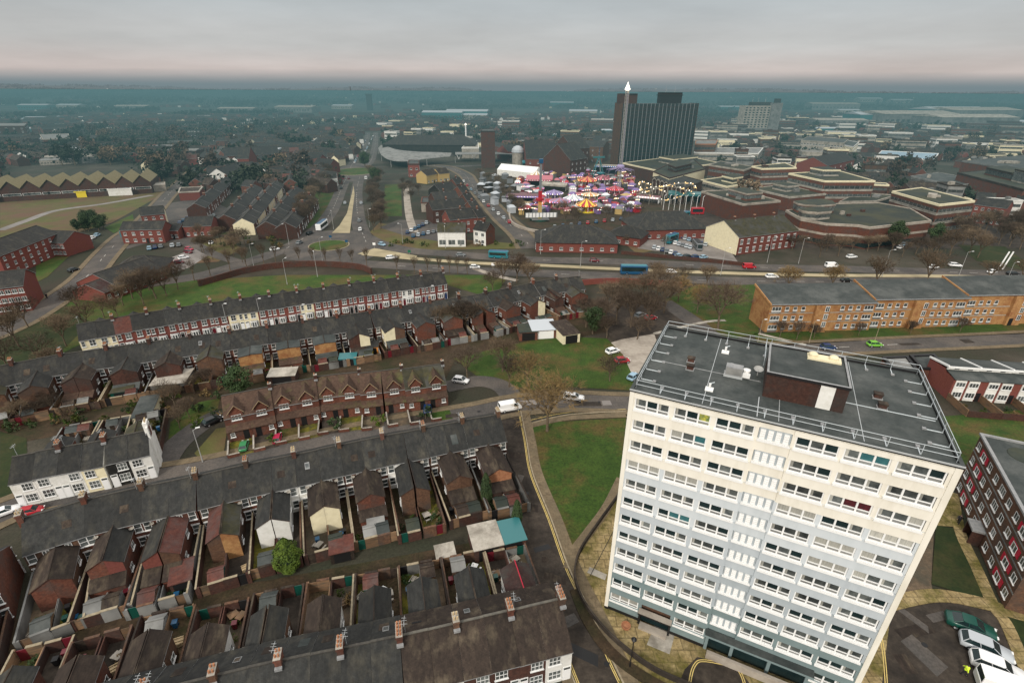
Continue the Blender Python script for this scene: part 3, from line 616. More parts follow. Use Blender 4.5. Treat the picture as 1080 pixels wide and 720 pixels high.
def house(x, y, rz, w, mir, o, label, group, cat='terraced house', detail=2):
    """local frame: street front at y=0, rear at y=d, rear wing beyond; mir: party line with the neighbour on the other side"""
    OCC.append((x-sin(rz)*4+cos(rz)*w/2, y+cos(rz)*4+sin(rz)*w/2, 6))
    d, ev, rg = o['d'], o['ev'], o['rg']; wr = round(w, 2); X = (lambda a: w-a) if mir else (lambda a: a)
    H = thing(o.get('name', 'terraced_house'), label, cat, (x, y, 0), rz, group)
    jr = random.Random(int(x*31+y*17)); H.location.z = jr.uniform(-.10, .06); H.rotation_euler.z = rz+jr.uniform(-.006, .006)
    fm, bm, rm = o['front'], o['back'], o['roof']
    put('wall', shared(('wall', wr, d, ev, rg, fm, bm, o.get('side', 'brick')), lambda: wall_mb(w, d, ev, rg, fm, bm, o.get('side', 'brick'))), H)
    R = put('roof', shared(('roof', wr, d, ev, rg, rm, o.get('verge', 0)), lambda: roof_mb(w, d, ev, rg, rm, verge=o.get('verge', 0), ridge='ridge' if rm == 'slate_brown' else 'ridge_dark')), H)
    if o.get('chim', 1) and (not mir or o.get('endchim')):
        cm, np_, pm, ch = o.get('cmat', 'brick'), o.get('pots', 4), o.get('pm', 'pot'), o.get('ch', 1.05)
        put('chimney', shared(('chimney', cm, np_, pm, ch), lambda: chimney_mb(ch, .62, 1.0+.25*(np_//2-1), cm, np_, pm)), R, ((w if not mir else .35), d/2, rg+.1))
    if detail > 1:
        if jr.random() < .09: put('skylight', shared(('skylight', d, ev, rg), lambda: MB().hull([(-.35, d*.68, rg-(d*.18)*(rg-ev)/(d/2)+.15), (.35, d*.68, rg-(d*.18)*(rg-ev)/(d/2)+.15), (.35, d*.79, rg-(d*.29)*(rg-ev)/(d/2)+.15), (-.35, d*.79, rg-(d*.29)*(rg-ev)/(d/2)+.15)], [(-.35, d*.68, rg-(d*.18)*(rg-ev)/(d/2)+.24), (.35, d*.68, rg-(d*.18)*(rg-ev)/(d/2)+.24), (.35, d*.79, rg-(d*.29)*(rg-ev)/(d/2)+.24), (-.35, d*.79, rg-(d*.29)*(rg-ev)/(d/2)+.24)], 'upvc' if 0 else 'lead').hull([(-.28, d*.695, rg-(d*.195)*(rg-ev)/(d/2)+.245), (.28, d*.695, rg-(d*.195)*(rg-ev)/(d/2)+.245), (.28, d*.775, rg-(d*.275)*(rg-ev)/(d/2)+.245), (-.28, d*.775, rg-(d*.275)*(rg-ev)/(d/2)+.245)], [(-.28, d*.695, rg-(d*.195)*(rg-ev)/(d/2)+.255), (.28, d*.695, rg-(d*.195)*(rg-ev)/(d/2)+.255), (.28, d*.775, rg-(d*.275)*(rg-ev)/(d/2)+.255), (-.28, d*.775, rg-(d*.275)*(rg-ev)/(d/2)+.255)], 'glass')), R, (X(w*.5), 0, 0))
        if jr.random() < .5: put('satellite_dish', shared(('satellite_dish',), lambda: MB().tube((0, 0, 0), (0, .35, .05), .03, .03, 'pole', 5).lathe((0, .4, -.1), [(0, 0), (.25, .06), (.34, .16)], 'concrete', 10)), H, (X(w*.62), d, ev-.6))
        if jr.random() < .55: put('aerial', shared(('aerial',), lambda: MB().tube((0, 0, 0), (0, 0, 1.9), .03, .02, 'galv', 4).tube((-.1, -.6, 1.8), (.1, .6, 1.85), .02, .02, 'galv', 4).tube((-.35, -.3, 1.8), (.35, -.4, 1.8), .015, .015, 'galv', 3).tube((-.3, .1, 1.83), (.3, 0, 1.83), .015, .015, 'galv', 3).tube((-.25, .4, 1.85), (.25, .3, 1.85), .015, .015, 'galv', 3)), R, (X(w-.3) if not mir else .6, d/2+.3, rg+.1))
        if jr.random() < .4: a_ = jr.uniform(.3, 1.6); put('roof_patch', shared(('roof_patch', d, ev, rg, round(a_)), lambda: MB().hull([(-.5, d*.72, rg-(d*.22)*(rg-ev)/(d/2)+.142), (.6, d*.72, rg-(d*.22)*(rg-ev)/(d/2)+.142), (.6, d*.72+a_, rg-(d*.22+a_)*(rg-ev)/(d/2)+.142), (-.5, d*.72+a_, rg-(d*.22+a_)*(rg-ev)/(d/2)+.142)], [(-.5, d*.72, rg-(d*.22)*(rg-ev)/(d/2)+.165), (.6, d*.72, rg-(d*.22)*(rg-ev)/(d/2)+.165), (.6, d*.72+a_, rg-(d*.22+a_)*(rg-ev)/(d/2)+.165), (-.5, d*.72+a_, rg-(d*.22+a_)*(rg-ev)/(d/2)+.165)], ['black', 'slate_brown', 'felt'][round(a_) % 3])), R, (X(w*.4), 0, 0))
    if detail == 0: return H
    # front
    if o.get('ftype', 'bay') == 'bay':
        put('window', W(1.25, 1.55, 2, 2, lintel='upvc'), H, (X(w*.33)if not mir else w-w*.33, 0, ev-1.95)); put('window', W(.75, 1.45, 1, 2, lintel='upvc'), H, (X(w*.83), 0, ev-1.9))
        put('bay_window', shared(('bay_window',), lambda: bay_mb(1.9, 2.5)), H, (X(w*.36), 0, 0)); put('door', shared(('door', o.get('door', 'paint_white')), lambda: door_mb(o.get('door', 'paint_white'))), H, (X(w*.83), 0, 0))
    elif o['ftype'] == 'plain':
        put('window', W(1.4, 1.35, 3, 2), H, (X(w*.34), 0, ev-1.85)); 
        put('window', W(1.5, 1.45, 3, 2), H, (X(w*.36), 0, .85)); put('door', shared(('door', o.get('door', 'paint_white')), lambda: door_mb(o.get('door', 'paint_white'), False)), H, (X(w*.83), 0, 0))
    # rear: stair window, kitchen window, wing
    bw = o.get('rear', 1)
    if bw:
        put('window', W(.95, 1.5, 1, 2, lintel='upvc'), H, (X(w*.80), d, ev-1.8), PI); put('window', W(.95, 1.45, 1, 2, lintel='upvc'), H, (X(w*.80), d, .9), PI)
        if o.get('rear_up'): put('window', W(.75, .9, 2, 1), H, (X(w*.35), d, ev-1.3), PI)
    wl = o.get('wing', 0)
    if wl:
        wev, wrg, ww = o.get('wev', 3.9), o.get('wrg', 5.0), w*.60; wm, we = o.get('wmat', bm), o.get('wend', bm); wr_ = o.get('wroof', rm)
        Q = put('rear_wing', shared(('rear_wing', round(ww, 2), wl, wev, wrg, wm, we, mir), flip(lambda: wing_mb(ww, wl, wev, wrg, wm, we), 0, mir)), H, (w if mir else 0, d, 0))
        put('wing_roof', shared(('wing_roof', round(ww, 2), wl, wev, wrg, wr_, mir, o.get('wridge', 'slate_brown')), flip(lambda: wingroof_mb(ww, wl, wev, wrg, wr_, ridge=o.get('wridge', 'slate_brown')), 0, mir)), Q)
        s = -1 if mir else 1
        for yy, hh in ((wl*.3, 1.0), (wl*.72, .9)):
            put('window', W(1.1, hh, 2, 1), Q, (s*ww, yy, 1.0 if yy > wl*.5 else 2.4), s*PI/2)
        if o.get('lean'):
            ll = o['lean']; lm = o.get('leanm', 'slate_brown')
            def lean():
                m = MB(); m.face([(ww, 0, 0), (ww, ll, 0), (ww, ll, 1.9), (ww, 0, 2.5)], bm); m.face([(ww, ll, 0), (.1, ll, 0), (.1, ll, 1.9), (ww, ll, 1.9)], bm); m.face([(.1, ll, 0), (.1, 0, 0), (.1, 0, 2.5), (.1, ll, 1.9)], bm)
                m.hull([(0, 0, 2.5), (ww+.12, 0, 2.5), (ww+.12, ll+.15, 1.86), (0, ll+.15, 1.86)], [(0, 0, 2.6), (ww+.12, 0, 2.6), (ww+.12, ll+.15, 1.96), (0, ll+.15, 1.96)], lm); return m
            put('lean_to', shared(('lean_to', round(ww, 2), ll, bm, lm, mir), flip(lean, 0, mir)), Q, (0, wl, 0))
    return H
def poly_at(P, s):
    for i in range(len(P)-1):
        l = (P[i+1]-P[i]).length
        if s <= l or i == len(P)-2: return P[i]+(P[i+1]-P[i])*(s/l)
        s -= l
def terrace(ridge_px, n, base, vary, rowname, ref, away=False, detail=2, yards=None, seed=1, d=None, zr=None, cat='terraced house', name='terraced_house'):
    """ridge_px: the ridge read off the photograph from left to right; away: fronts face away from the camera"""
    P = [at(px, py, base['rg']+.2) for px, py in ridge_px]
    if base.get('ground'): P = [at(px, py, 0) for px, py in ridge_px]
    if away: P = P[::-1]
    Ltot = sum((P[i+1]-P[i]).length for i in range(len(P)-1)); w = Ltot/n; out = []; r = random.Random(seed)
    for i in range(n):
        a = poly_at(P, i*w); b = poly_at(P, (i+1)*w); dv = (b-a).normalized(); nv = Vector((-dv.y, dv.x))
        o = dict(base); o['name'] = name; k = n-1-i if away else i       # k counts from the left of the photograph
        desc = vary(k, o, random.Random(seed*100+i//2)) if vary else None
        f = a-nv*(o['d']/2) if not base.get('ground') else a
        rz = math.atan2(dv.y, dv.x); mir = (i % 2 == 0) if not o.get('flipm') else (i % 2 == 1)
        if k < n-1-k: pos = nth(k)+' from left end'
        else: pos = nth(n-1-k)+' from right end'
        if pos.startswith('first'): pos = 'at '+pos[11:]
        H = house(f.x, f.y, rz, w+.003, mir, o, f"{desc or o.get('desc', 'brick terraced house')}, {pos} of {ref}", rowname, cat, detail)
        out.append((f, rz, w, mir, o, k, pos, H))
    return out
def yard(hs, Lw, ref, seed, depth=7.5, wallm='brick_dark', sheds=True, gate=True):
    """the plot behind every house: its floor, the long party wall, the back wall with a gate, sheds and small growth"""
    r = random.Random(seed)
    for (f, rz, w, mir, o, k, pos, H) in hs:
        M_ = Matrix.Translation((f.x, f.y, 0)) @ Matrix.Rotation(rz, 4, 'Z'); d = o['d']; y0 = d; y1 = d+o.get('wing', 0)+depth
        fl = r.choice(['yard', 'yard', 'yard_moss', 'yard_moss', 'yard_moss', 'yard_paved', 'yard', 'asphalt_dark']); p = [M_ @ Vector(q) for q in ((.06, y0, 0), (w-.06, y0, 0), (w-.06, y1, 0), (.06, y1, 0))]
        tag(put('yard', MB().face([(q.x, q.y, .035) for q in p], fl)), kind='structure')
        X = (lambda a: w-a) if mir else (lambda a: a)
        ow = X(w-.1); wy = y0+.01; hh = 1.75+r.random()*.3
        xs = sorted((X(w-.22), X(w-.01)))
        wm_ = r.choice([wallm, wallm, 'brick_brown', 'concrete_grey', 'wood']); cp = r.choice(['kerb', 'concrete_grey', 'brick_brown', 'slate_brown', 'kerb'])
        m = MB(); m.box(xs[0], xs[1], wy, y1, .0, hh, wm_); m.box(xs[0]-.01, xs[1]+.01, wy, y1+.03, hh, hh+.08, cp)
        tag(put('yard_wall', m, None, (f.x, f.y, 0), rz), f"yard wall beside the plot {pos} of {ref}", 'yard wall', 'yard walls of '+ref)
        if o.get('wing'):
            xs = sorted((X(.01), X(.14))); ya = y0+o['wing']+o.get('lean', 0)+.15
            m = MB(); m.box(xs[0], xs[1], ya, y1, .0, 1.5, wm_); tag(put('garden_fence', m, None, (f.x, f.y, 0), rz), f"low dividing fence in the yard {pos} of {ref}", 'fence', 'yard fences of '+ref)
        g0 = X(w*.72); m = MB(); a, b = sorted((X(.15), X(w*.56))); hw = 1.8+r.random()*.25
        m.box(a, b, y1-.25, y1, 0, hw, wm_); a2, b2 = sorted((X(w*.56+1.0), X(w-.22))); 
        if b2 > a2: m.box(a2, b2, y1-.25, y1, 0, hw, wm_)
        m.box(a-.03, b+.03, y1-.3, y1+.05, hw, hw+.08, cp)
        bw = tag(put('back_wall', m, None, (f.x, f.y, 0), rz), f"gated back wall of the plot {pos} of {ref}", 'garden wall', 'back walls of '+ref)
        a, b = sorted((X(w*.56+.02), X(w*.56+.98)))
        if gate: put('gate', MB().box(a, b, y1-.2, y1-.12, .05, 1.85, r.choice(['wood', 'paint_maroon', 'slate_brown', 'paint_green', 'wood', 'black'])), bw)
        q = M_ @ Vector((w/2, y1-1.5, 0))
        if sheds and r.random() < .6 and min((q.to_2d()-at(512, 578)).length, (q.to_2d()-at(537, 573)).length) > 6:
            sx = X(w*.30); sy = y1-1.6; sm_ = r.choice(['wood', 'wood', 'paint_green', 'brick_brown', 'concrete_grey']); sr = r.choice(['felt_green', 'slate_brown', 'felt', 'tile_red', 'concrete_grey'])
            q = M_ @ Vector((sx, sy, 0)); S_ = thing('garden_shed', f"small garden shed in the yard {pos} of {ref}", 'shed', (q.x, q.y, 0.03), rz, 'garden sheds behind the terraces')
            put('wall', shared(('wall', 'shed', sm_), lambda: MB().box(-.95, .95, -1.1, 1.1, 0, 1.9, sm_)), S_); put('roof', shared(('roof', 'shed', sr), lambda: roof_mb(2.0, 2.3, 1.88, 2.4, sr, oh=.12, ridge=sr, t=.06)), S_, (-1.0, -1.15, 0))
            put('door', shared(('door', 'shed'), lambda: MB().box(-.4, .4, -1.13, -1.101, .05, 1.75, 'slate_brown')), S_)
        # things left standing in the yards
        for _ in range(r.randint(2, 5)):
            px_ = X(r.uniform(w*.2, w-.8)); py_ = r.uniform(y0+o.get('wing', 0)+.9, y1-1.0); q = M_ @ Vector((px_, py_, 0)); t_ = r.random()
            if t_ < .32: add_item('wheelie_bin', r.choice(['paint_green', 'black', 'paint_maroon', 'paint_blue']), q, rz, f"wheelie bin in the yard {pos} of {ref}")
            elif t_ < .62: add_shrub(q, r.uniform(.5, 1.1), r, f"garden shrub in the yard {pos} of {ref}")
            elif t_ < .78: add_item('garden_table', r.choice(['upvc', 'wood', 'concrete']), q, rz+r.random(), f"small garden table in the yard {pos} of {ref}")
            elif t_ < .9: add_item('wooden_pallet', r.choice(['wood', 'pot_buff', 'concrete']), q, rz+r.random(), f"stack of boards in the yard {pos} of {ref}")
def item_mb(kind, c):
    m = MB()
    if kind == 'wheelie_bin':
        m.hull([(-.22, -.25, .08), (.22, -.25, .08), (.22, .25, .08), (-.22, .25, .08)], [(-.3, -.32, 1.0), (.3, -.32, 1.0), (.3, .32, 1.0), (-.3, .32, 1.0)], c); m.box(-.32, .32, -.36, .34, 1.0, 1.08, c); m.tube((-.26, .3, .12), (.26, .3, .12), .12, .12, 'rubber', 8)
    elif kind == 'garden_table':
        m.box(-.6, .6, -.45, .45, .70, .76, c)
        for x in (-.5, .5):
            for y in (-.36, .36): m.tube((x, y, 0), (x, y, .7), .035, .035, c, 5)
        for y in (-.85, .85): m.box(-.5, .5, y-.14, y+.14, .42, .46, c); m.box(-.45, -.38, y-.1, y+.1, 0, .42, c); m.box(.38, .45, y-.1, y+.1, 0, .42, c)
    else:
        for k in range(5): m.box(-.6, .6, -.5, .5, .03+k*.13, .10+k*.13, c) if k % 2 else [m.box(-.6, .6, y, y+.12, .03+k*.13, .10+k*.13, c) for y in (-.5, -.1, .38)]
    return m
def add_item(kind, c, q, rz, label):
    tag(put(kind, shared((kind, c), lambda: item_mb(kind, c)), None, (q.x, q.y, .04), rz), label, kind.replace('_', ' '), kind.replace('_', ' ')+'s in the yards')
def leaf_blob(r, m, n, rx, rz_, cz, s, mm, core=None, hollow=.35):
    if core: m.lathe((0, 0, cz), [(0, -rz_*.8), (rx*.62, -rz_*.45), (rx*.74, 0), (rx*.55, rz_*.5), (0, rz_*.8)], core, 8)
    cl = [(Vector((r.gauss(0, 1), r.gauss(0, 1), r.gauss(0, 1))).normalized()*r.uniform(.55, 1.0)) for _ in range(max(6, n//28))]
    for k in range(n):
        c = r.choice(cl); p = c+Vector((r.gauss(0, .17), r.gauss(0, .17), r.gauss(0, .17)))
        p = Vector((p.x*rx, p.y*rx, cz+p.z*rz_)); a = Vector((r.gauss(0, 1), r.gauss(0, 1), r.gauss(0, 1))).normalized(); b = a.orthogonal().normalized(); c2 = a.cross(b); q = s*r.uniform(.5, 1.3)
        m.face([p-b*q, p+c2*q*.6, p+b*q, p-c2*q*.6], mm)
    return m
def shrub_mb(seed, mm):
    r = random.Random(seed); m = MB(); m.tube((0, 0, 0), (0, 0, .6), .06, .03, 'bark', 5)
    return leaf_blob(r, m, 260, .8, .7, .72, .13, mm)
def add_shrub(q, s, r, label, mm=None, group='shrubs in the yards'):
    mm = mm or r.choice(['leaf', 'leaf', 'leaf_lime', 'twig_ochre', 'grass']); sd = r.randint(0, 3)
    o = tag(put('garden_shrub', shared(('garden_shrub', sd, mm), lambda: shrub_mb(sd, mm)), None, (q.x, q.y, .02), r.random()*6, s), label, 'shrub', group); return o
# ---------------------------------------------------------------- the near terraces
BT = dict(d=8.8, ev=5.2, rg=7.8, front='brick', back='brick_brown', roof='slate')
# long slate row, rears towards the camera
def v2(k, o, r):
    o['wing'] = r.choice([6.2, 6.6, 7.0]); o['wroof'] = r.choice(['slate', 'slate_brown', 'slate_brown', 'slate_plum', 'slate', 'slate_brown']) ; o['wev'] = 3.7+r.random()*.4; o['wrg'] = o['wev']+1.25
    o['wend'] = r.choice(['pot', 'brick', 'brick', 'brick_brown', 'brick', 'white', 'cream']); o['back'] = r.choice(['brick', 'brick_brown', 'brick', 'brick_dark', 'brick_brown']); o['lean'] = r.choice([0, 0, 1.8, 2.4]); o['cmat'] = r.choice(['brick', 'brick_brown', 'brick_brown']); o['pm'] = r.choice(['pot', 'pot_buff'])
    if k in (9, 10, 14): o['back'] = 'white'
    if k in (5, 6): o['wroof'] = 'tile_red'; o['wend'] = 'brick_brown'
    if k in (7, ): o['wend'] = 'brick_orange'; o['wroof'] = 'slate_moss'
    if k in (3, 4): o['wroof'] = 'slate'; o['wend'] = 'brick_red'
    o['rear_up'] = r.random() < .3
    o['endchim'] = (k == 19)
    wr = {'tile_red': 'red tiled', 'slate': 'dark slate', 'slate_brown': 'brown slate', 'slate_plum': 'plum slate', 'slate_moss': 'mossy'}[o['wroof']]
    return f"{'white painted' if o['back']=='white' else 'brick'} house, {wr} rear wing"
T2 = terrace([(22, 546), (87, 527), (142, 514), (197, 503), (249, 491), (299, 481), (346, 471), (394, 461), (439, 453), (482, 444), (527, 436)], 20, BT, v2, 'houses of the long slate row', 'the long slate row', away=True, seed=3)
yard(T2, 0, 'the long slate row', 11, depth=5.6)
# front row at the bottom of the photograph
def v1(k, o, r):
    o['wing'] = r.choice([4.6, 5.2, 5.6]); o['wroof'] = r.choice(['slate', 'slate_brown', 'slate_plum', 'slate']); o['wev'] = 3.8; o['wrg'] = 5.0; o['wend'] = r.choice(['brick', 'brick_brown', 'white']); o['wmat'] = r.choice(['brick', 'brick_brown', 'white'])
    o['cmat'] = 'brick' if k in (11, 13) else r.choice(['brick', 'brick_brown']); o['pots'] = r.choice([4, 6, 8]); o['pm'] = r.choice(['pot', 'pot', 'pot_buff']); o['ch'] = 1.0
    o['front'] = 'brick_dark'; o['ftype'] = 'plain'
    if k == 19: o['front'] = 'white'; o['side'] = 'white'; o['endchim'] = False; o['wroof'] = 'slate_plum'; o['wridge'] = 'panel_red'
    if k == 18: o['wroof'] = 'slate_plum'; o['wridge'] = 'tile_red'
    if k == 15: o['front'] = 'white'
    o['roof'] = 'slate_brown' if k >= 14 else 'slate'
    return f"{'white fronted' if o['front']=='white' else 'dark brick'} house, weathered slate roof"
B1 = dict(BT); B1.update(rg=7.9)
T1 = terrace([(-105, 806), (-20, 780), (60, 755), (140, 733), (213, 714), (277, 699), (340, 686), (415, 671), (480, 656), (591, 630)], 20, B1, v1, 'houses of the bottom row', 'the bottom row', seed=8)
print('T1w', T1[0][2], 'T2w', T2[0][2])
T0 = terrace([(-120, 622), (-60, 600), (-6, 582)], 5, BT, lambda k, o, r: (o.update(wing=6.2, wroof='slate_plum', wmat='brick_dark', wend='brick_dark', back='brick_dark'), 'dark brick house')[1], 'houses across the side road', 'the left edge row', away=True, seed=5)
yard(T0, 0, 'the left edge row', 3, depth=5)
yard(T1, 0, 'the bottom row', 5, depth=5.2)
# white cottages facing the camera
def v3(k, o, r):
    o['front'] = ['white', 'white', 'white', 'cream', 'black', 'white'][k]; o['side'] = 'white'; o['ftype'] = 'plain'; o['wing'] = 4.5; o['wroof'] = r.choice(['slate', 'slate_moss']); o['cmat'] = 'brick'; o['back'] = 'brick'; o['pots'] = 4
    if k == 4: o['front'] = 'slate'; 
    if k == 5: o['endchim'] = False
    return ['white rendered cottage', 'white rendered cottage', 'off white cottage', 'cream washed cottage', 'black painted cottage', 'white cottage with tall white gable'][k]
B3 = dict(BT); B3.update(d=7.6, ev=4.9, rg=7.3)
T3 = terrace([(12, 481), (60, 472), (110, 463), (156, 453)], 6, B3, v3, 'white cottages', 'the white cottage row', seed=2)
yard(T3, 0, 'the white cottage row', 15, depth=9)
q = T3[-1]; f, rz, w_ = q[0], q[1], q[2]
put('gable_chimney', MB().box(w_-.02, w_+.28, 2.6, 5.0, 0, 8.6, 'white').box(w_-.35, w_+.3, 3.0, 4.6, 7.2, 9.3, 'white').lathe((w_, 3.5, 9.3), [(.14, 0), (.12, .5), (0, .45)], 'pot_buff', 7).lathe((w_, 4.2, 9.3), [(.14, 0), (.12, .5), (0, .45)], 'pot_buff', 7), q[7])
# row with rears to the camera, second street
def vA(k, o, r):
    o['wing'] = r.choice([4.4, 5.0, 5.4]); o['wev'] = 4.9; o['wrg'] = 6.2; o['wroof'] = r.choice(['slate', 'slate', 'slate_brown', 'slate_moss']); c = r.random()
    o['wend'] = r.choice(['brick', 'brick_dark', 'brick_brown', 'brick']); o['wmat'] = o['wend']; o['back'] = r.choice(['brick', 'brick_dark']); o['lean'] = r.choice([0, 2.2, 2.8]); o['leanm'] = r.choice(['felt', 'tile_brown', 'slate', 'slate_brown'])
    o['cmat'] = r.choice(['brick', 'brick_dark'])
    if k // 2 in (6, 7, 8): o['wend'] = 'brick_orange'; o['wmat'] = 'brick_orange'; o['wroof'] = 'felt'; o['wrg'] = 5.2
    if k in (19, 20): o['wend'] = 'cream'; o['wmat'] = 'cream'
    if k in (31, ): o['wend'] = 'cream'; o['back'] = 'cream'; o['wmat'] = 'cream'
    c = {'brick_orange': 'orange brick', 'brick': 'red brick', 'brick_dark': 'dark brick', 'brick_brown': 'brown brick', 'cream': 'yellow washed'}[o['wend']]
    return f"house, {c} rear wing"
BA = dict(BT); BA.update(rg=7.9, d=8.6)
RA = terrace([(-45, 396), (0, 385), (60, 374), (110, 367), (160, 360), (242, 349), (277, 344), (340, 335), (390, 328), (450, 318), (500, 311), (532, 304), (575, 295), (612, 291)], 36, BA, vA, 'houses of the second street', 'the second street row', away=True, seed=21)
yard(RA, 0, 'the second street row', 31, depth=4.5)
# far side of that street: bay-windowed fronts
def v6(k, o, r):
    o['front'] = 'cream' if k in (0, 1, 9, 10, 14) else 'white' if k == 22 else 'brick_red' ; o['side'] = 'brick'; o['wing'] = 0; o['rear'] = 0; o['door'] = r.choice(['paint_white', 'paint_maroon', 'paint_navy', 'black'])
    if k == 2: o['roof'] = 'tile_red'
    c = {'cream': 'cream washed', 'white': 'white painted', 'brick_red': 'red brick'}[o['front']]
    return f"{c} house with white bay window"
B6 = dict(BT); B6.update(d=8.0, rg=7.9)
R6 = terrace([(80, 342), (150, 330), (230, 317.5), (325, 305), (400, 295), (467, 286)], 26, B6, v6, 'bay windowed houses', 'the bay windowed row', seed=4)
rr = random.Random(40)
for q in R6[1::2]:          # paired rear wings on the far side
    f, rz, w_, mir, o, k, pos, H = q
    X = MB().box(-2.1, 2.1, 8.0, 12.5, 0, 4.6, 'brick', top='slate'); put('rear_wing', shared(('rear_wing', 'far'), lambda: MB().box(-2.1, 2.1, 8.01, 12.5, 0, 4.6, 'brick').hull([(-2.3, 6, 4.6), (2.3, 6, 4.6), (2.3, 12.7, 4.6), (-2.3, 12.7, 4.6)], [(-.01, 6, 6.1), (.01, 6, 6.1), (.01, 12.7, 6.1), (-.01, 12.7, 6.1)], 'slate')), H, (0, 0, 0))
# brown estate houses with gabled dormers
def estate_house(x, y, rz, w, mir, label, group, moss, k):
    d, ev, rg = 8.0, 4.9, 7.5; H = thing('estate_house', label, 'terraced house', (x, y, 0), rz, group); wr = round(w, 2)
    put('wall', shared(('wall', 'est', wr), lambda: wall_mb(w, d, ev, rg, 'brick', 'brick', 'brick').box(.02, w-.02, -1.1, 0, 0, 2.5, 'brick')), H)
    rm = 'slate_moss' if moss else 'tile_brown'
    R = put('roof', shared(('roof', 'est', wr, rm), lambda: roof_mb(w, d, ev, rg, rm)), H)
    def porch():
        m = MB(); m.hull([(0, -1.45, 2.35), (w, -1.45, 2.35), (w, 0, 3.1), (0, 0, 3.1)], [(0, -1.45, 2.47), (w, -1.45, 2.47), (w, 0, 3.24), (0, 0, 3.24)], 'tile_brown'); return m
    put('porch_roof', shared(('porch_roof', wr), porch), H)
    def dormer():
        m = MB(); c = w*.5; hw = 1.15; zt = 6.05; zr = 7.3
        m.face([(c-hw, -.04, ev-1.9), (c+hw, -.04, ev-1.9), (c+hw, -.04, zt), (c, -.04, zr), (c-hw, -.04, zt)], 'brick')
        m.face([(c-hw, -.04, ev-.3), (c-hw, -.04, zt), (c-hw, 2.2, zt), (c-hw, 2.2, ev)], 'brick'); m.face([(c+hw, -.04, ev-.3), (c+hw, 2.2, ev), (c+hw, 2.2, zt), (c+hw, -.04, zt)], 'brick')
        for s in (-1, 1):
            a = [(c, -.45, zr+.16), (c+s*(hw+.35), -.45, zt-.26), (c+s*(hw+.35), 2.0, zt-.26), (c, 4.0, zr+.16)]
            m.face(a if s < 0 else a[::-1], 'tile_brown'); b = [(c, -.45, zr+.04), (c+s*(hw+.35), -.45, zt-.38), (c+s*(hw+.35), -.45, zt-.26), (c, -.45, zr+.16)]; m.face(b, 'pot_buff')
        return m
    D = put('dormer', shared(('dormer', wr), dormer), H)
    put('window', W(1.7, 1.1, 3, 1), D, (w*.5, -.04, 4.1)); s = (w*.22 if mir else w*.78)
    put('window', W(.8, .9, 1, 2), H, (s, -1.1, 1.1)); put('window', W(1.5, 1.1, 3, 1), H, (w*.5 if not mir else w*.5, d, 3.4), PI)
    put('door', shared(('door', 'est'), lambda: MB().box(-.5, .5, -.03, 0, .02, 2.1, 'black')), H, (w*.25 if not mir else w*.75, -1.1, 0))
    if k % 2: put('chimney', shared(('chimney', 'est'), lambda: chimney_mb(.9, .6, .6, 'brick_dark', 1)), R, (w, d/2, rg))
    return H
P = [at(px, py, 7.7) for px, py in ((233, 416), (290, 405), (340, 397), (400, 391), (466, 382))]
Lt = sum((P[i+1]-P[i]).length for i in range(4)); w_ = Lt/10; EH = []
for i in range(10):
    a = poly_at(P, i*w_); b = poly_at(P, (i+1)*w_); dv = (b-a).normalized(); nv = Vector((-dv.y, dv.x)); off = (.0, .5, 1.0, .5, .0)[i//2]
    f = a-nv*(4.0-off+.5); pos = (nth(i)+' from left end') if i < 5 else (nth(9-i)+' from right end')
    pos = pos.replace('first from', 'at')
    estate_house(f.x, f.y, math.atan2(dv.y, dv.x), w_+.003, i % 2 == 0, f"brown tiled house with a gabled dormer, {pos} of the dormered row", 'houses of the dormered row', i >= 8, i)
    EH.append((f, dv, nv, w_, pos))
    c = f-nv*5.6; M_ = Matrix.Translation((f.x, f.y, 0)) @ Matrix.Rotation(math.atan2(dv.y, dv.x), 4, 'Z')
    fl = rr.choice(['yard', 'yard_paved', 'grass', 'yard_moss', 'asphalt_dark']); p = [M_ @ Vector(q) for q in ((.08, -6.2, 0), (w_-.08, -6.2, 0), (w_-.08, -1.1, 0), (.08, -1.1, 0))]
    tag(put('front_garden', MB().face([(q.x, q.y, .07) for q in p], fl)), kind='structure')
    m = MB(); m.box(-.1, .1, -6.2, -1.5, 0, .8, 'brick'); m.box(-.14, .14, -6.24, -1.5, .8, .88, 'concrete'); m.box(.1, w_*.45, -6.3, -6.1, 0, .7, 'brick'); m.box(.1, w_*.45, -6.34, -6.06, .7, .78, 'concrete')
    tag(put('garden_wall', m, None, (f.x, f.y, 0), math.atan2(dv.y, dv.x)), f"low front garden wall, {pos} of the dormered row", 'garden wall', 'front walls of the dormered row')
    if i in (1, 4, 6, 8): q = M_ @ Vector((w_*.75, -4.5, 0)); add_shrub(q, 1.3+rr.random()*.6, rr, f"front garden bush, {pos} of the dormered row", rr.choice(['leaf', 'leaf_lime']), 'front garden bushes')
    p = [M_ @ Vector(q) for q in ((.08, 8.0, 0), (w_-.08, 8.0, 0), (w_-.08, 13.5, 0), (.08, 13.5, 0))]
    tag(put('yard', MB().face([(q.x, q.y, .04) for q in p], rr.choice(['yard', 'grass', 'yard_moss']))), kind='structure')
    m = MB(); m.box(-.06, .06, 8.0, 13.5, 0, 1.6, 'wood'); m.box(.06, w_-.06, 13.4, 13.5, 0, 1.7, 'brick_dark'); tag(put('garden_fence', m, None, (f.x, f.y, 0), math.atan2(dv.y, dv.x)), f"rear garden fence, {pos} of the dormered row", 'fence', 'rear fences of the dormered row')
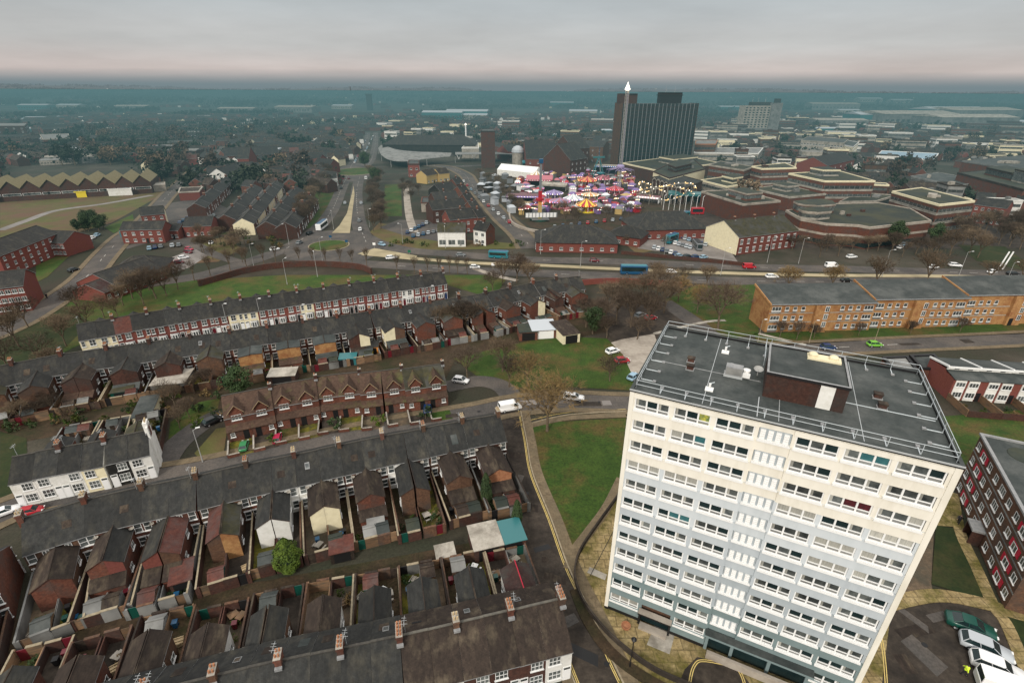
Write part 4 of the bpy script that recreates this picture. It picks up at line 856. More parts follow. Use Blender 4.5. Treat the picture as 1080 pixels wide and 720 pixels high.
# garages and sheds between the terraces
def shed_box(px, z, sx, sy, rot, h, wall, roof, label, name='garage', cat='garage', fall=.25, door='black'):
    c = at(px[0], px[1], 0); H = thing(name, label, cat, (c.x, c.y, 0.02), rot)
    put('wall', MB().box(-sx/2, sx/2, -sy/2, sy/2, 0, h-fall-.02 if fall else h, wall), H)
    put('roof', MB().hull([(-sx/2-.15, -sy/2-.2, h-fall), (sx/2+.15, -sy/2-.2, h-fall), (sx/2+.15, sy/2+.2, h+.05), (-sx/2-.15, sy/2+.2, h+.05)], [(-sx/2-.15, -sy/2-.2, h-fall+.1), (sx/2+.15, -sy/2-.2, h-fall+.1), (sx/2+.15, sy/2+.2, h+.15), (-sx/2-.15, sy/2+.2, h+.15)], roof) if fall else MB().box(-sx/2-.1, sx/2+.1, -sy/2-.1, sy/2+.1, h, h+.12, roof), H)
    put('door', MB().box(-sx*.35, sx*.35, -sy/2-.05, -sy/2-.001, .05, h-fall-.25, door), H); return H
r17 = math.radians(17)
shed_box((512, 578), 0, 4.2, 4.4, r17, 2.7, 'brick_dark', 'concrete', 'garage with a sloping cream roof at the end of the back alley')
shed_box((537, 573), 0, 4.0, 4.0, r17, 2.6, 'brick_dark', 'paint_teal', 'garage with a sloping blue roof beside the street')
shed_box((362, 585), 0, 3.2, 2.6, r17, 2.2, 'slate_brown', 'tile_red', 'red roofed shed in the yard of the long slate row', 'garden_shed', 'shed')
shed_box((196, 614), 0, 2.6, 3.6, r17+.12, 2.3, 'brick_dark', 'tile_red', 'pink striped lean-to roof in a back yard', 'garden_shed', 'shed')
shed_box((398, 563), 0, 2.4, 2.4, r17, 2.0, 'brick_brown', 'concrete_grey', 'grey roofed outhouse in the yard of the long slate row', 'garden_shed', 'shed')
shed_box((470, 590), 0, 2.6, 2.0, r17, 1.9, 'wood', 'concrete', 'pale roofed shed beside the mossy back yard', 'garden_shed', 'shed')
shed_box((572, 352), 0, 7, 6.5, .15, 2.8, 'brick', 'paint_silver', 'garage with a silver roof behind the yellow house', door='upvc')
shed_box((595, 355), 0, 5, 9, .35, 2.9, 'cream', 'slate_brown', 'cream walled garage with a brown roof beside the dark trees')
shed_box((556, 355), 0, 5, 5, .12, 2.7, 'brick', 'felt_green', 'mossy flat roofed garage beside the silver one')
shed_box((157, 437), 0, 3.4, 8, .35, 2.2, 'cream', 'felt', 'white walled garage with a grey green roof behind the white cottages')
shed_box((185, 408), 0, 7, 6, .2, 2.7, 'concrete_grey', 'concrete', 'pale roofed garage below the second street')
shed_box((135, 415), 0, 4, 6, .35, 2.4, 'paint_green', 'slate_moss', 'green shed with a mossy roof behind the second street', 'garden_shed', 'shed')
shed_box((387, 378), 0, 3, 4, .15, 2.2, 'paint_yellow', 'felt', 'yellow sided shed in the yards of the second street', 'garden_shed', 'shed')
shed_box((368, 383), 0, 4, 2.5, .15, 2.1, 'paint_teal', 'paint_teal', 'turquoise shed in the yards of the second street', 'garden_shed', 'shed')
shed_box((300, 401), 0, 6, 3.5, .15, 2.3, 'brick_dark', 'concrete', 'long pale roofed outbuilding behind the dormered row', 'garage', 'garage')
shed_box((394, 372), 0, 3, 3, .15, 2.6, 'paint_orange', 'slate', 'orange walled shed in the yards of the second street', 'garden_shed', 'shed')
# ---------------------------------------------------------------- general building makers
def fm_edges(P): return [(P[i], P[(i+1) % len(P)]) for i in range(len(P))]
def ccw(P):
    a = sum(P[i].x*P[(i+1) % len(P)].y-P[(i+1) % len(P)].x*P[i].y for i in range(len(P))); return P if a > 0 else P[::-1]
def inset(P, t):
    n = len(P); out = []
    for i in range(n):
        a, b, c = P[i-1], P[i], P[(i+1) % n]; d1 = (b-a).normalized(); d2 = (c-b).normalized(); n1 = Vector((-d1.y, d1.x)); n2 = Vector((-d2.y, d2.x)); bis = (n1+n2); k = max(.35, bis.dot(n1)); out.append(b+bis*(t/k))
    return out
def block(name, label, cat, roof_px, h, wall='brick', roof='felt_green', fascia='concrete', bands=(), win=None, storeys=2, z0=0., fh=.8, sill='concrete_grey', glass='glass', pw=3., wh=1.4, group=None, plant=0, world=False, tier=None):
    P = ccw([Vector(p) if world else at(p[0], p[1], h) for p in roof_px]); c = sum(P, Vector((0, 0)))/len(P); P = [p-c for p in P]
    OCC.append((c.x, c.y, max(p.length for p in P)*.85+2)); H = thing(name, label, cat, (c.x, c.y, 0), 0, group)
    m = MB().prism(P, z0, h-.25, wall)
    if bands:
        for b0, b1, bm in bands: m.prism(inset(P, -.12), b0, b1, bm)
    put('wall', m, H)
    m = MB(); I = inset(P, .5); m.face([(p.x, p.y, h-.12) for p in I], roof)
    if fh:
        O = inset(P, -.18); n = len(P)
        for i in range(n):
            a, b, ia, ib = O[i], O[(i+1) % n], I[i], I[(i+1) % n]
            m.face([(a.x, a.y, h-fh), (b.x, b.y, h-fh), (b.x, b.y, h+.25), (a.x, a.y, h+.25)], fascia); m.face([(a.x, a.y, h+.25), (b.x, b.y, h+.25), (ib.x, ib.y, h+.25), (ia.x, ia.y, h+.25)], fascia)
            m.face([(ia.x, ia.y, h+.25), (ib.x, ib.y, h+.25), (ib.x, ib.y, h-.13), (ia.x, ia.y, h-.13)], fascia)
    R = put('roof', m, H)
    if plant:
        rq = random.Random(len(label)); mx = min((b-a).length for a, b in fm_edges(P))
        for _ in range(plant):
            q = P[rq.randrange(len(P))]*rq.uniform(.1, .5); s = min(mx*.18, rq.uniform(1.2, 3.5)); v = MB().box(-s, s, -s*.6, s*.6, 0, .8+rq.random(), rq.choice(['concrete_grey', 'concrete', 'brick_dark'])); put('plant_room', v, R, (q.x, q.y, h-.1), rq.random())
    if tier:
        for (ts, tx, ty, th_, tw_) in tier:
            mid = P[0]*(1-tx)*(1-ty)+P[1]*tx*(1-ty)+P[2]*tx*ty+P[-1]*(1-tx)*ty; T = [mid+p*ts for p in P]
            m = MB().prism(T, h-.1, h+th_, tw_, top='felt_green', bottom=False); m.prism(inset(T, -.25), h+th_-.7, h+th_+.15, fascia, top='felt_green'); m.prism(inset(T, -.05), h+.8, h+th_-1.1, 'glass'); put('upper_storey', m, H)
    if win:
        cp = Vector((0, 0))-c
        for a, b in fm_edges(P):
            l = (b-a).length; d = (b-a)/l if l else None
            if l < 3: continue
            n = Vector((d.y, -d.x))
            if n.dot(cp-(a+b)/2) < -20: continue
            for s in range(storeys):
                zb = z0+(h-z0-.6)/storeys*s+1.0
                if win == 'strip':
                    v = MB(); v.box(.5, l-.5, -.1, -.001, 0, wh, glass); k = 0
                    while .5+k*pw <= l-.5: v.box(.5+k*pw-.09, .5+k*pw+.09, -.16, -.1, 0, wh, sill); k += 1
                    v.box(.4, l-.4, -.2, -.001, -.2, -.01, sill); put('window_strip', v, H, (a.x, a.y, zb), math.atan2(d.y, d.x))
                else:
                    cnt = max(1, int((l-1)/pw)); 
                    if cnt*storeys > 60: cnt = max(1, 60//storeys)
                    for k in range(cnt):
                        q = a+d*((k+.5)*l/cnt); put('window', W(win[0], win[1], win[2], 1), H, (q.x, q.y, zb), math.atan2(d.y, d.x))
    return H
def gabled(name, label, cat, a, b, d, ev, rg, wall='brick', roof='slate', front=None, side=None, nw=4, st=2, win=(1.2, 1.3, 2), world=False, chim=0, group=None, yr=None, door='black', lintel=None):
    """ridge runs from a to b (points read at ridge height)"""
    A, B = (Vector(a), Vector(b)) if world else (at(*a, rg), at(*b, rg)); dv = (B-A); w = dv.length; dv /= w; nv = Vector((-dv.y, dv.x)); f = A-nv*(yr if yr is not None else d/2)
    for k in range(1+int(w/8)): q = f+dv*min(w, 4+k*8)+nv*d/2; OCC.append((q.x, q.y, d/2+3))
    H = thing(name, label, cat, (f.x, f.y, 0), math.atan2(dv.y, dv.x), group)
    put('wall', wall_mb(w, d, ev, rg, front or wall, wall, side or wall, yr), H); R = put('roof', roof_mb(w, d, ev, rg, roof, verge=.2, yr=yr), H)
    for s in range(st):
        for k in range(nw):
            zb = .9+(ev-.4)/st*s; x = (k+.5)*w/nw
            if zb+win[1] < ev: put('window', W(win[0], win[1], win[2], 1, **({'lintel': lintel} if lintel else {})), H, (x, 0, zb)); 
            if zb+win[1] < ev and k % 2: put('window', W(win[0], win[1], win[2], 1), H, (x, d, zb), PI)
    if win[1] < 2: put('door', MB().box(-.5, .5, -.06, 0, .05, 2.1, door), H, (w*.5+.9*w/nw*.5, 0, 0))
    for k in range(chim): put('chimney', shared(('chimney', 'g'), lambda: chimney_mb(1.2, .6, 1.0, 'brick', 3)), R, (w*(k+.5)/chim, d/2, rg))
    return H
def hipped(name, label, cat, c, L_, Wd, rot, ev, rg, wall='brick', roof='slate', ridge=.4, nw=5, world=False, st=1):
    q = Vector(c) if world else at(*c, ev); H = thing(name, label, cat, (q.x, q.y, 0), rot); x, y = L_/2, Wd/2; o = .7; OCC.append((q.x, q.y, x+2))
    put('wall', MB().box(-x, x, -y, y, 0, ev, wall), H)
    m = MB(); E0 = [(-x-o, -y-o, ev-.1), (x+o, -y-o, ev-.1), (x+o, y+o, ev-.1), (-x-o, y+o, ev-.1)]; r_ = x*ridge; T0, T1_ = (-r_, 0, rg), (r_, 0, rg)
    m.face([E0[0], E0[1], T1_, T0], roof); m.face([E0[2], E0[3], T0, T1_], roof); m.face([E0[1], E0[2], T1_], roof); m.face([E0[3], E0[0], T0], roof); m.face(E0[::-1], 'upvc')
    for a, b in ((E0[0], T0), (E0[3], T0), (E0[1], T1_), (E0[2], T1_), (T0, T1_)): m.tube(a, b, .14, .14, 'ridge_dark', 4)
    put('roof', m, H)
    for s in range(st):
        for k in range(nw):
            put('window', W(1.4, 1.2, 2, 1), H, (-x+(k+.5)*L_/nw, -y, 1.0+s*2.7))
            if k < nw-2: put('window', W(1.4, 1.2, 2, 1), H, (-x, y-(k+.5)*Wd/(nw-2), 1.0+s*2.7), -PI/2)
    return H
# ---------------------------------------------------------------- orange maisonettes on the right
OF = [((806, 350), 30.5, 0), ((898, 345), 28, 1.4), ((1004, 338), 34, 2.6)]
a0 = at(806, 350); b0 = at(1080, 345); dv = (b0-a0).normalized(); nv = Vector((-dv.y, dv.x)); rzf = math.atan2(dv.y, dv.x); xo = 0
for si, (_, Lw, up) in enumerate(OF):
    f = a0+dv*xo+nv*(up*.9); D_ = 9.5; h0, h1 = 8.4+up*.35, 10.6+up*.35
    nm = ['left', 'middle', 'right'][si]; H = thing('maisonette_block', ['orange brick flats with a plain orange end wall beside the lawn', 'orange brick flats, the stepped section in the middle', 'orange brick flats, the stepped section nearest the photo edge'][si], 'flats', (f.x, f.y, 0), rzf, 'stepped orange brick flats')
    m = MB(); m.face([(0, 0, 0), (Lw, 0, 0), (Lw, 0, h0), (0, 0, h0)], 'brick_orange'); m.face([(Lw, D_, 0), (0, D_, 0), (0, D_, h1), (Lw, D_, h1)], 'brick_orange'); m.face([(0, D_, 0), (0, 0, 0), (0, 0, h0), (0, D_, h1)], 'brick_orange'); m.face([(Lw, 0, 0), (Lw, D_, 0), (Lw, D_, h1), (Lw, 0, h0)], 'brick_orange')
    for s in range(1, 3): m.box(.1, Lw-.1, -.04, 0, s*2.75+.05, s*2.75+.28, 'concrete')
    m.box(Lw*.42, Lw*.42+4.2, -.9, 0, 0, h0-.4, 'brick_orange'); put('wall', m, H)
    m = MB(); m.hull([(0, -.5, h0-.02), (Lw, -.5, h0-.02), (Lw, D_+.3, h1+.06), (0, D_+.3, h1+.06)], [(0, -.5, h0+.16), (Lw, -.5, h0+.16), (Lw, D_+.3, h1+.24), (0, D_+.3, h1+.24)], 'felt'); m.hull([(-.3, -.6, h0-.3), (-.01, -.6, h0-.3), (-.01, D_+.4, h1-.2), (-.3, D_+.4, h1-.2)], [(-.3, -.6, h0+.3), (-.01, -.6, h0+.3), (-.01, D_+.4, h1+.4), (-.3, D_+.4, h1+.4)], 'brick_orange')
    m.box(0, Lw, -.62, -.501, h0-.1, h0+.14, 'lead'); R = put('roof', m, H)
    bays = [(1.8, 3), (5.2, 0), (7.6, 0), (10.0, 0)] if Lw else []
    xs = []
    for k, t in ((2.0, 1), (5.0, 0), (7.3, 0), (9.6, 0)): xs += [(k, t), (Lw-k, t)]
    for s in range(3):
        for x, t in xs:
            if t: put('window', W(2.6, 1.25, 3, 1), H, (x, 0, .85+s*2.75)); put('panel', shared(('panel', 'w'), lambda: MB().box(-1.3, 1.3, -.05, 0, 0, .6, 'concrete_grey')), H, (x, 0, .1+s*2.75))
            else: put('window', W(1.1, 1.1, 1, 1), H, (x, 0, 1.0+s*2.75)); put('panel', shared(('panel', 's'), lambda: MB().box(-.55, .55, -.03, 0, 0, .45, 'concrete_grey')), H, (x, 0, .35+s*2.75))
        put('stair_window', shared(('stair_window',), lambda: MB().box(-.6, .6, -.05, 0, 0, 1.7, 'upvc').box(-.5, -.05, -.07, -.051, .1, 1.6, 'glass').box(.05, .5, -.07, -.051, .1, 1.6, 'glass')), H, (Lw*.42+3.2, -.9, 1.6+s*2.3))
    put('door', MB().box(-.6, .6, -.08, 0, .05, 2.2, 'black'), H, (Lw*.42+1.2, -.9, 0))
    xo += Lw
# townhouses with stepped felt roofs in front of the flats
c0 = at(1000, 386, 6.6); c1 = at(1065, 390, 6.6); dv = (c1-c0).normalized(); nv = Vector((-dv.y, dv.x)); rzt = math.atan2(dv.y, dv.x)-.02; wt = (c1-c0).length/2
wt = max(6.5, wt)
for i in range(4):
    f = c0+dv*(i*wt)-nv*3.2; H = thing('townhouse', f"white panelled townhouse with stepped felt roof, {['at the left end', 'second from the left end', 'third from the left end', 'at the photo edge'][i]} of its row", 'townhouse', (f.x, f.y, 0), rzt, 'stepped townhouses')
    m = MB(); m.box(0, wt-.05, 0, 3.2, 0, 5.2, 'brick_red'); m.box(0, wt-.05, 3.2, 9.5, 0, 5.6, 'brick_red'); m.box(.05, wt-.1, 3.21, 3.5, 5.6, 6.6, 'white'); put('wall', m, H)
    m = MB(); m.hull([(-.1, -.4, 5.1), (wt, -.4, 5.1), (wt, 3.3, 5.7), (-.1, 3.3, 5.7)], [(-.1, -.4, 5.25), (wt, -.4, 5.25), (wt, 3.3, 5.85), (-.1, 3.3, 5.85)], 'felt')
    m.hull([(-.1, 2.9, 6.55), (wt, 2.9, 6.55), (wt, 9.7, 5.4), (-.1, 9.7, 5.4)], [(-.1, 2.9, 6.75), (wt, 2.9, 6.75), (wt, 9.7, 5.6), (-.1, 9.7, 5.6)], 'felt'); m.box(-.1, wt, 2.8, 2.9, 6.35, 6.8, 'upvc'); m.hull([(-.16, 2.9, 6.5), (.1, 2.9, 6.5), (.1, 9.7, 5.4), (-.16, 9.7, 5.4)], [(-.16, 2.9, 6.95), (.1, 2.9, 6.95), (.1, 9.7, 5.8), (-.16, 9.7, 5.8)], 'upvc'); put('roof', m, H)
    for x in (1.9, wt-1.9): put('clerestory_window', shared(('cw',), lambda: MB().box(-.5, .5, -.04, 0, 0, .45, 'glass')), H, (x, 3.2, 5.95))
    for x in (1.5, wt-2.4): 
        put('panel', shared(('panel', 'th'), lambda: MB().box(-1.05, 1.05, -.12, 0, 0, 5.0, 'white')), H, (x, 0, .05)); put('window', W(1.8, 1.1, 3, 1), H, (x, -.13, 3.4)); put('window', W(1.8, 1.3, 3, 1), H, (x, -.13, .8))
    put('door', MB().box(-.45, .45, -.08, 0, .05, 2.1, 'black'), H, (wt-.7, 0, 0))
    m = MB(); m.box(-.08, .08, -7.0, -.02, 0, 1.7, 'wood'); m.box(.08, wt-.1, -7.1, -7.0, 0, 1.5, 'brick_dark'); tag(put('garden_fence', m, None, (f.x, f.y, 0), rzt), f"rear garden fence of the townhouse {['at the left end', 'second from the left', 'third from the left', 'at the photo edge'][i]}", 'fence', 'townhouse garden fences')
    M_ = Matrix.Translation((f.x, f.y, 0)) @ Matrix.Rotation(rzt, 4, 'Z')
    for _ in range(3): q = M_ @ Vector((rr.uniform(.8, wt-.8), rr.uniform(-6.2, -1.5), 0)); add_shrub(q, rr.uniform(.5, 1.0), rr, f"shrub in the garden of the townhouse {['at the left end', 'second from the left', 'third from the left', 'at the photo edge'][i]}", None, 'shrubs behind the townhouses')
block('garage_block', 'low garages with a dark felt roof beside the townhouses', 'garage', [(960, 375), (972, 388), (1001, 391), (985, 374)], 3.2, 'brick', 'felt', 'black', fh=.3)
block('garage_block', 'pale concrete roofed garages beside the road of the orange flats', 'garage', [(931, 377), (942, 390), (968, 391), (957, 376)], 2.8, 'brick', 'concrete_grey', 'black', fh=.25)
shed_box((985, 402), 0, 12, .25, -.3, 1.6, 'brick', 'concrete', 'tall brick garden wall beside the townhouses', 'garden_wall', 'garden wall', fall=0, door='brick')
# brown brick flats at the right edge with red panels
a0 = at(1007, 515); b0 = at(1059, 642); dv = (b0-a0).normalized(); Lf = (b0-a0).length; nv = Vector((-dv.y, dv.x)); hf = 11.2
H = thing('flats_block', 'dark brick flats with cerise panels and a flat grey roof at the right edge', 'flats', (a0.x, a0.y, 0), math.atan2(dv.y, dv.x))
m = MB(); m.box(0, Lf, 0, 13, 0, hf, 'brick_brown', top='felt')
for s in (1, 2, 3): m.box(.02, Lf-.02, -.05, 0, s*2.75-.1, s*2.75+.12, 'concrete_grey')
put('wall', m, H)
m = MB()
for a in ((-.15, Lf+.15, -.2, .25), (-.15, Lf+.15, 12.8, 13.2), (-.15, .25, .25, 12.8), (Lf-.25, Lf+.15, .25, 12.8)): m.box(*a, hf, hf+.3, 'lead')
m.lathe((4, 4.5, hf), [(2.2, .0), (2.1, .12), (0, .16)], 'felt_green', 16); m.lathe((15, 6, hf), [(1.6, .0), (1.5, .12), (0, .16)], 'felt_green', 16)
put('roof', m, H)
for s in range(4):
    for k in range(9):
        x = (k+.5)*Lf/9
        if k in (1, 7): put('panel', MB().box(-1.55, 1.55, -.06, 0, 0, 1.25, 'panel_red'), H, (x, 0, .75+s*2.75)); put('window', W(1.5, 1.15, 2, 1), H, (x, -.07, .8+s*2.75))
        elif k == 4:
            if s: put('window', W(1.8, 1.2, 3, 1), H, (x, 0, .9+s*2.75))
        else: put('window', W(1.25, 1.15, 2, 1), H, (x, 0, .95+s*2.75))
put('porch', MB().box(-1.4, 1.4, -1.6, 0, 2.5, 2.8, 'lead').box(-1.3, -1.1, -1.5, 0, 0, 2.5, 'brick_dark').box(1.1, 1.3, -1.5, 0, 0, 2.5, 'brick_dark').box(-.6, .6, -.1, 0, 0, 2.2, 'glass_dark'), H, (Lf*.5, 0, 0))
# retaining wall along the tower forecourt
P = smooth([at(*p) for p in [(606, 622), (620, 655), (646, 690), (688, 720), (740, 744)]]); tag(put('verge', strip_mb(P, -.7, .7, .02, 'earth', z1=.206)), kind='structure')
sheet('paving', [(690, 660), (712, 668), (706, 690), (682, 680)], 'concrete', .112); sheet('paving', [(622, 598), (640, 606), (638, 612), (619, 604)], 'concrete', .112)
P = smooth([at(*p) for p in [(655, 520), (632, 552), (612, 582), (606, 606), (612, 630), (628, 655), (652, 680), (690, 708), (740, 730)]])
tag(put('garden_wall', strip_mb(P, -.12, .12, 0, 'asphalt_dark', z1=.9)), 'low dark brick wall curving round the tower forecourt', 'wall')
P = smooth([at(*p) for p in [(655, 548), (628, 600), (622, 612)]]); tag(put('handrail', strip_mb(P, -.04, .04, .9, 'black', z1=.98)), 'thin black handrail on the paving beside the tower', 'handrail')
P = smooth([at(*p) for p in [(210, 302), (228, 297), (260, 288), (300, 282), (340, 281), (378, 284), (392, 289)]])
tag(put('road_wall', strip_mb(P, -.3, .3, 0, 'brick_dark', z1=2.2)), 'long dark curved wall between the ring road and the green', 'wall')
P = smooth([at(*p) for p in [(610, 301), (640, 299), (680, 300), (720, 303)]]); tag(put('road_wall', strip_mb(P, -.2, .2, 0, 'brick_red', z1=2.)), 'red brick wall beside the ring road behind the dark trees', 'wall')
P = smooth([at(*p) for p in [(655, 268), (690, 271), (730, 275), (790, 281)]]); tag(put('road_wall', strip_mb(P, -.2, .2, 0, 'brick_dark', z1=1.4)), 'low wall between the pale car park and the ring road', 'wall')
P = smooth([at(*p) for p in [(537, 226), (540, 236), (555, 243), (575, 246), (600, 247)]]); tag(put('boundary_wall', strip_mb(P, -.4, .4, 0, 'stone_path', z1=1.3)), 'pale curved wall round the corner of the fairground', 'wall')

# worn tarmac: repair patches, covers, bay lines
wr_ = random.Random(88)
PZ = [0]
def patch(px, a, b, rot, m, z):
    PZ[0] += 1; z += PZ[0]*.0007
    q = at(*px); R2 = Matrix.Rotation(rot, 2); P = [q+R2 @ Vector(v) for v in ((-a, -b), (a, -b*wr_.uniform(.7, 1)), (a*wr_.uniform(.8, 1), b), (-a, b*wr_.uniform(.8, 1)))]
    tag(put('tarmac_patch', MB().face([(p.x, p.y, z) for p in P], m)), kind='structure')
for px, a, b, rot in (((543, 480), .9, 2.2, 1.4), ((548, 505), 1.1, .6, 1.2), ((560, 535), .8, 1.4, 1.3), ((572, 578), 1.3, .5, .3), ((586, 610), .6, 1.8, 1.2), ((600, 655), 1.2, .8, .4), ((616, 690), .7, 2.0, 1.1), ((575, 590), .5, .5, 0)): patch(px, a, b, rot, wr_.choice(['asphalt', 'black', 'asphalt', 'slate_brown']), .066)
for px, a, b, rot in (((965, 665), 2.5, .8, .2), ((975, 690), 1.2, 2.4, .3), ((955, 700), .8, 1.2, 0), ((990, 650), 1.5, .6, .2), ((960, 650), .5, 2.4, .5)): patch(px, a, b, rot, wr_.choice(['asphalt', 'slate_brown', 'asphalt']), .055)
for px, a, b, rot in (((620, 426), 3, .9, 0), ((640, 425), 1, 1, 0), ((590, 424), 2, .6, .1), ((480, 438), 2, .7, .25), ((780, 371), 4, .8, .05), ((850, 369), 2, 1, .05), ((960, 363), 3, .7, .05), ((1020, 360), 1.5, 1.2, 0), ((555, 425), 2.5, 1.0, .1)): patch(px, a, b, rot, wr_.choice(['asphalt_dark', 'asphalt_dark', 'asphalt_pale']), .062)
for i in range(5):
    p, q = at(1003+i*9, 648+i*19), at(1052+i*8, 664+i*21); d = (q-p).normalized(); n = Vector((d.y, -d.x))*.05
    tag(put('road_marking', MB().face([V3(p+n, .058), V3(q+n, .058), V3(q-n, .058), V3(p-n, .058)], 'white_line')), kind='structure')
for i, px in enumerate(((556, 520), (590, 625), (640, 700), (632, 424), (505, 434), (880, 367), (975, 680))):
    q = at(*px); tag(put('manhole_cover', MB().lathe((0, 0, 0), [(.34, 0), (.34, .012), (0, .012)], 'black', 12), None, (q.x, q.y, .075)), ['iron cover in the street beside the slate row end', 'iron cover in the street below the garages', 'iron cover beside the yellow lines at the bottom', 'iron cover in the road left of the tower', 'iron cover in the road behind the slate row', 'iron cover in the road by the orange flats', 'iron cover in the tower car park'][i], 'manhole cover')
# ---------------------------------------------------------------- town centre
def slab_tower():
    # dark glazed office slab; corner points on the roof line
    h = 52.; a = at(652.5, 165, 0); 
    A, B = at(657, 109.5, h), at(736.5, 109.5, h)
    dv = (B-A).normalized(); w = (B-A).length; nv = Vector((-dv.y, dv.x)); dp = 15
    H = thing('office_slab', 'tall dark green glazed office slab with pale vertical mullions and a brown brick end', 'office tower', (A.x, A.y, 0), math.atan2(dv.y, dv.x))
    m = MB(); m.box(0, w, 0, dp, 0, h, 'glass_dark', top='felt'); m.box(-.6, 0, -.2, dp+.2, 0, h+.5, 'brick_brown'); m.box(w, w+.5, -.2, dp+.2, 0, h+.3, 'brick_dark'); put('wall', m, H)
    m = MB()
    for k in range(1, 19): x = w*k/19; m.box(x-.2, x+.2, -.5, -.01, 0, h, 'paint_grey')
    put('mullions', m, H); m = MB()
    for s in range(1, 20): z = h*s/20; m.box(.01, w-.01, -.12, -.005, z-.35, z+.35, 'glass_teal' if s % 1 else 'slate')
    put('spandrel_band', m, H)
    m = MB(); m.box(-.6, w*.20, 3, dp-3, h, h+7.5, 'brick_dark', top='felt'); m.box(w*.02, w*.19, 2.5, dp-2.5, h+6.8, h+7.6, 'black'); put('plant_room', m, H)
    put('plant_room', MB().box(w*.52, w*.80, 4, dp-4, h+.2, h+8.5, 'black', top='felt').box(w*.51, w*.81, 3.5, dp-3.5, h+6.2, h+6.8, 'slate'), H)
    for x in (w*.07, w*.6, w*.72): put('aerial', MB().tube((x, dp/2, h+7), (x, dp/2, h+13), .12, .05, 'pole', 5), H)
slab_tower()
BL = block
BL('market_hall', 'long low brown block with a cream roof edge beside the dark slab', 'building', [(657, 172), (694, 180), (760, 172), (720, 164)], 9, 'brick_dark', 'felt_green', 'cream', plant=3, tier=[(.4, .5, .6, 4, 'concrete')])
BL('exhibition_hall', 'windowless cream and brown block beside the dark slab', 'building', [(689, 181), (706, 188), (744, 178), (734, 170), (716, 168)], 10, 'cream', 'felt_green', 'brick_dark', fh=.4, plant=3, tier=[(.45, .5, .6, 3.5, 'brick_dark')])
H = BL('theatre', 'brown brick hall with cream arches facing the fairground', 'hall', [(688, 187), (722, 199), (741, 191), (711, 183)], 9, 'brick_dark', 'slate', 'slate_brown', fh=.5)
A, B = at(688, 187, 9), at(722, 199, 9); dv = (B-A).normalized(); l_ = (B-A).length
for k in range(8):
    x = (k+.5)*l_/8-l_/2; m = MB(); m.box(-.28, .28, -.9, -.4, 0, 6.5, 'concrete'); 
    for j in range(6): a0_, a1_ = PI*j/6, PI*(j+1)/6; rr_ = l_/16; m.face([(l_/16+cos(PI-a0_)*rr_, -.9, 6.5+sin(a0_)*rr_*.8), (l_/16+cos(PI-a1_)*rr_, -.9, 6.5+sin(a1_)*rr_*.8), (l_/16+cos(PI-a1_)*rr_*1.25, -.9, 6.5+sin(a1_)*rr_*1.1), (l_/16+cos(PI-a0_)*rr_*1.25, -.9, 6.5+sin(a0_)*rr_*1.1)], 'concrete')
    q = A+dv*((k+.5)*l_/8)-H.location.to_2d(); put('arch', m, H, (q.x, q.y, 0), math.atan2(dv.y, dv.x))
BL('law_court', 'dark red brick block with a pale roof edge behind the pub', 'civic building', [(740, 202), (784, 215.5), (823, 212), (778, 200)], 10, 'brick', 'felt_green', 'stone_path', plant=3, tier=[(.42, .6, .5, 3.6, 'brick')])
BL('library', 'low brick building with a mossy flat roof and pale eaves in the civic quarter', 'civic building', [(792, 198.5), (833, 208), (871, 204.5), (827, 195)], 8, 'brick', 'felt_green', 'concrete', plant=1, tier=[(.35, .4, .55, 3.2, 'concrete')])
BL('civic_block', 'low building with cream fascia and mossy roof beside the slab', 'civic building', [(739, 190), (767, 197), (793, 192.5), (768, 186)], 8, 'concrete', 'felt_green', 'cream', win='strip', storeys=2, plant=1, tier=[(.4, .6, .6, 3.4, 'cream')])
BL('civic_block', 'brown and white civic block with a long cream band and narrow stair tower', 'civic building', [(748, 174), (785, 179.5), (795, 176), (760, 170)], 14, 'brick', 'felt_green', 'concrete', win='strip', storeys=3, plant=2)
BL('civic_tower', 'square brown brick stair tower with cream floor bands behind the library', 'civic building', [(793, 175.5), (804, 178), (840, 177), (828, 172)], 15, 'brick', 'felt_green', 'cream', bands=[(9, 10, 'concrete'), (4.5, 5.5, 'concrete')], win='strip', storeys=3, plant=1)
BL('civic_offices', 'three storey cream banded offices with corner glazing in the civic quarter', 'civic building', [(832, 183), (870, 191), (923, 191), (884, 180)], 15, 'brick', 'felt_green', 'cream', bands=[(9.3, 10.4, 'concrete'), (5, 6.1, 'concrete')], win='strip', storeys=3, plant=2, wh=1.8, tier=[(.35, .3, .5, 3.6, 'concrete')])
BL('civic_offices', 'stepped cream banded offices at the right of the civic quarter', 'civic building', [(941, 202), (991, 216), (1028, 212), (972, 198)], 14, 'brick', 'felt_green', 'cream', bands=[(9.0, 10.2, 'concrete'), (4.6, 5.8, 'concrete')], win='strip', storeys=3, plant=2, wh=1.8)
BL('police_station', 'long curved brown building with pale bands facing the ring road', 'police station', [(829, 222), (845, 231), (872, 236), (905, 237.5), (918, 240), (982, 233), (960, 220), (927, 214), (882, 215)], 9.5, 'brick', 'felt_green', 'stone_path', bands=[(4.4, 5.4, 'stone_path'), (.6, 2.4, 'glass_dark')], plant=4, tier=[(.30, .30, .5, 4.0, 'brick'), (.22, .75, .5, 3.4, 'concrete')])
BL('civic_block', 'dark glazed link block with a green felt roof between the civic offices', 'civic building', [(885, 213), (925, 212), (945, 206), (905, 203)], 6, 'glass_dark', 'felt_green', 'concrete', plant=1)
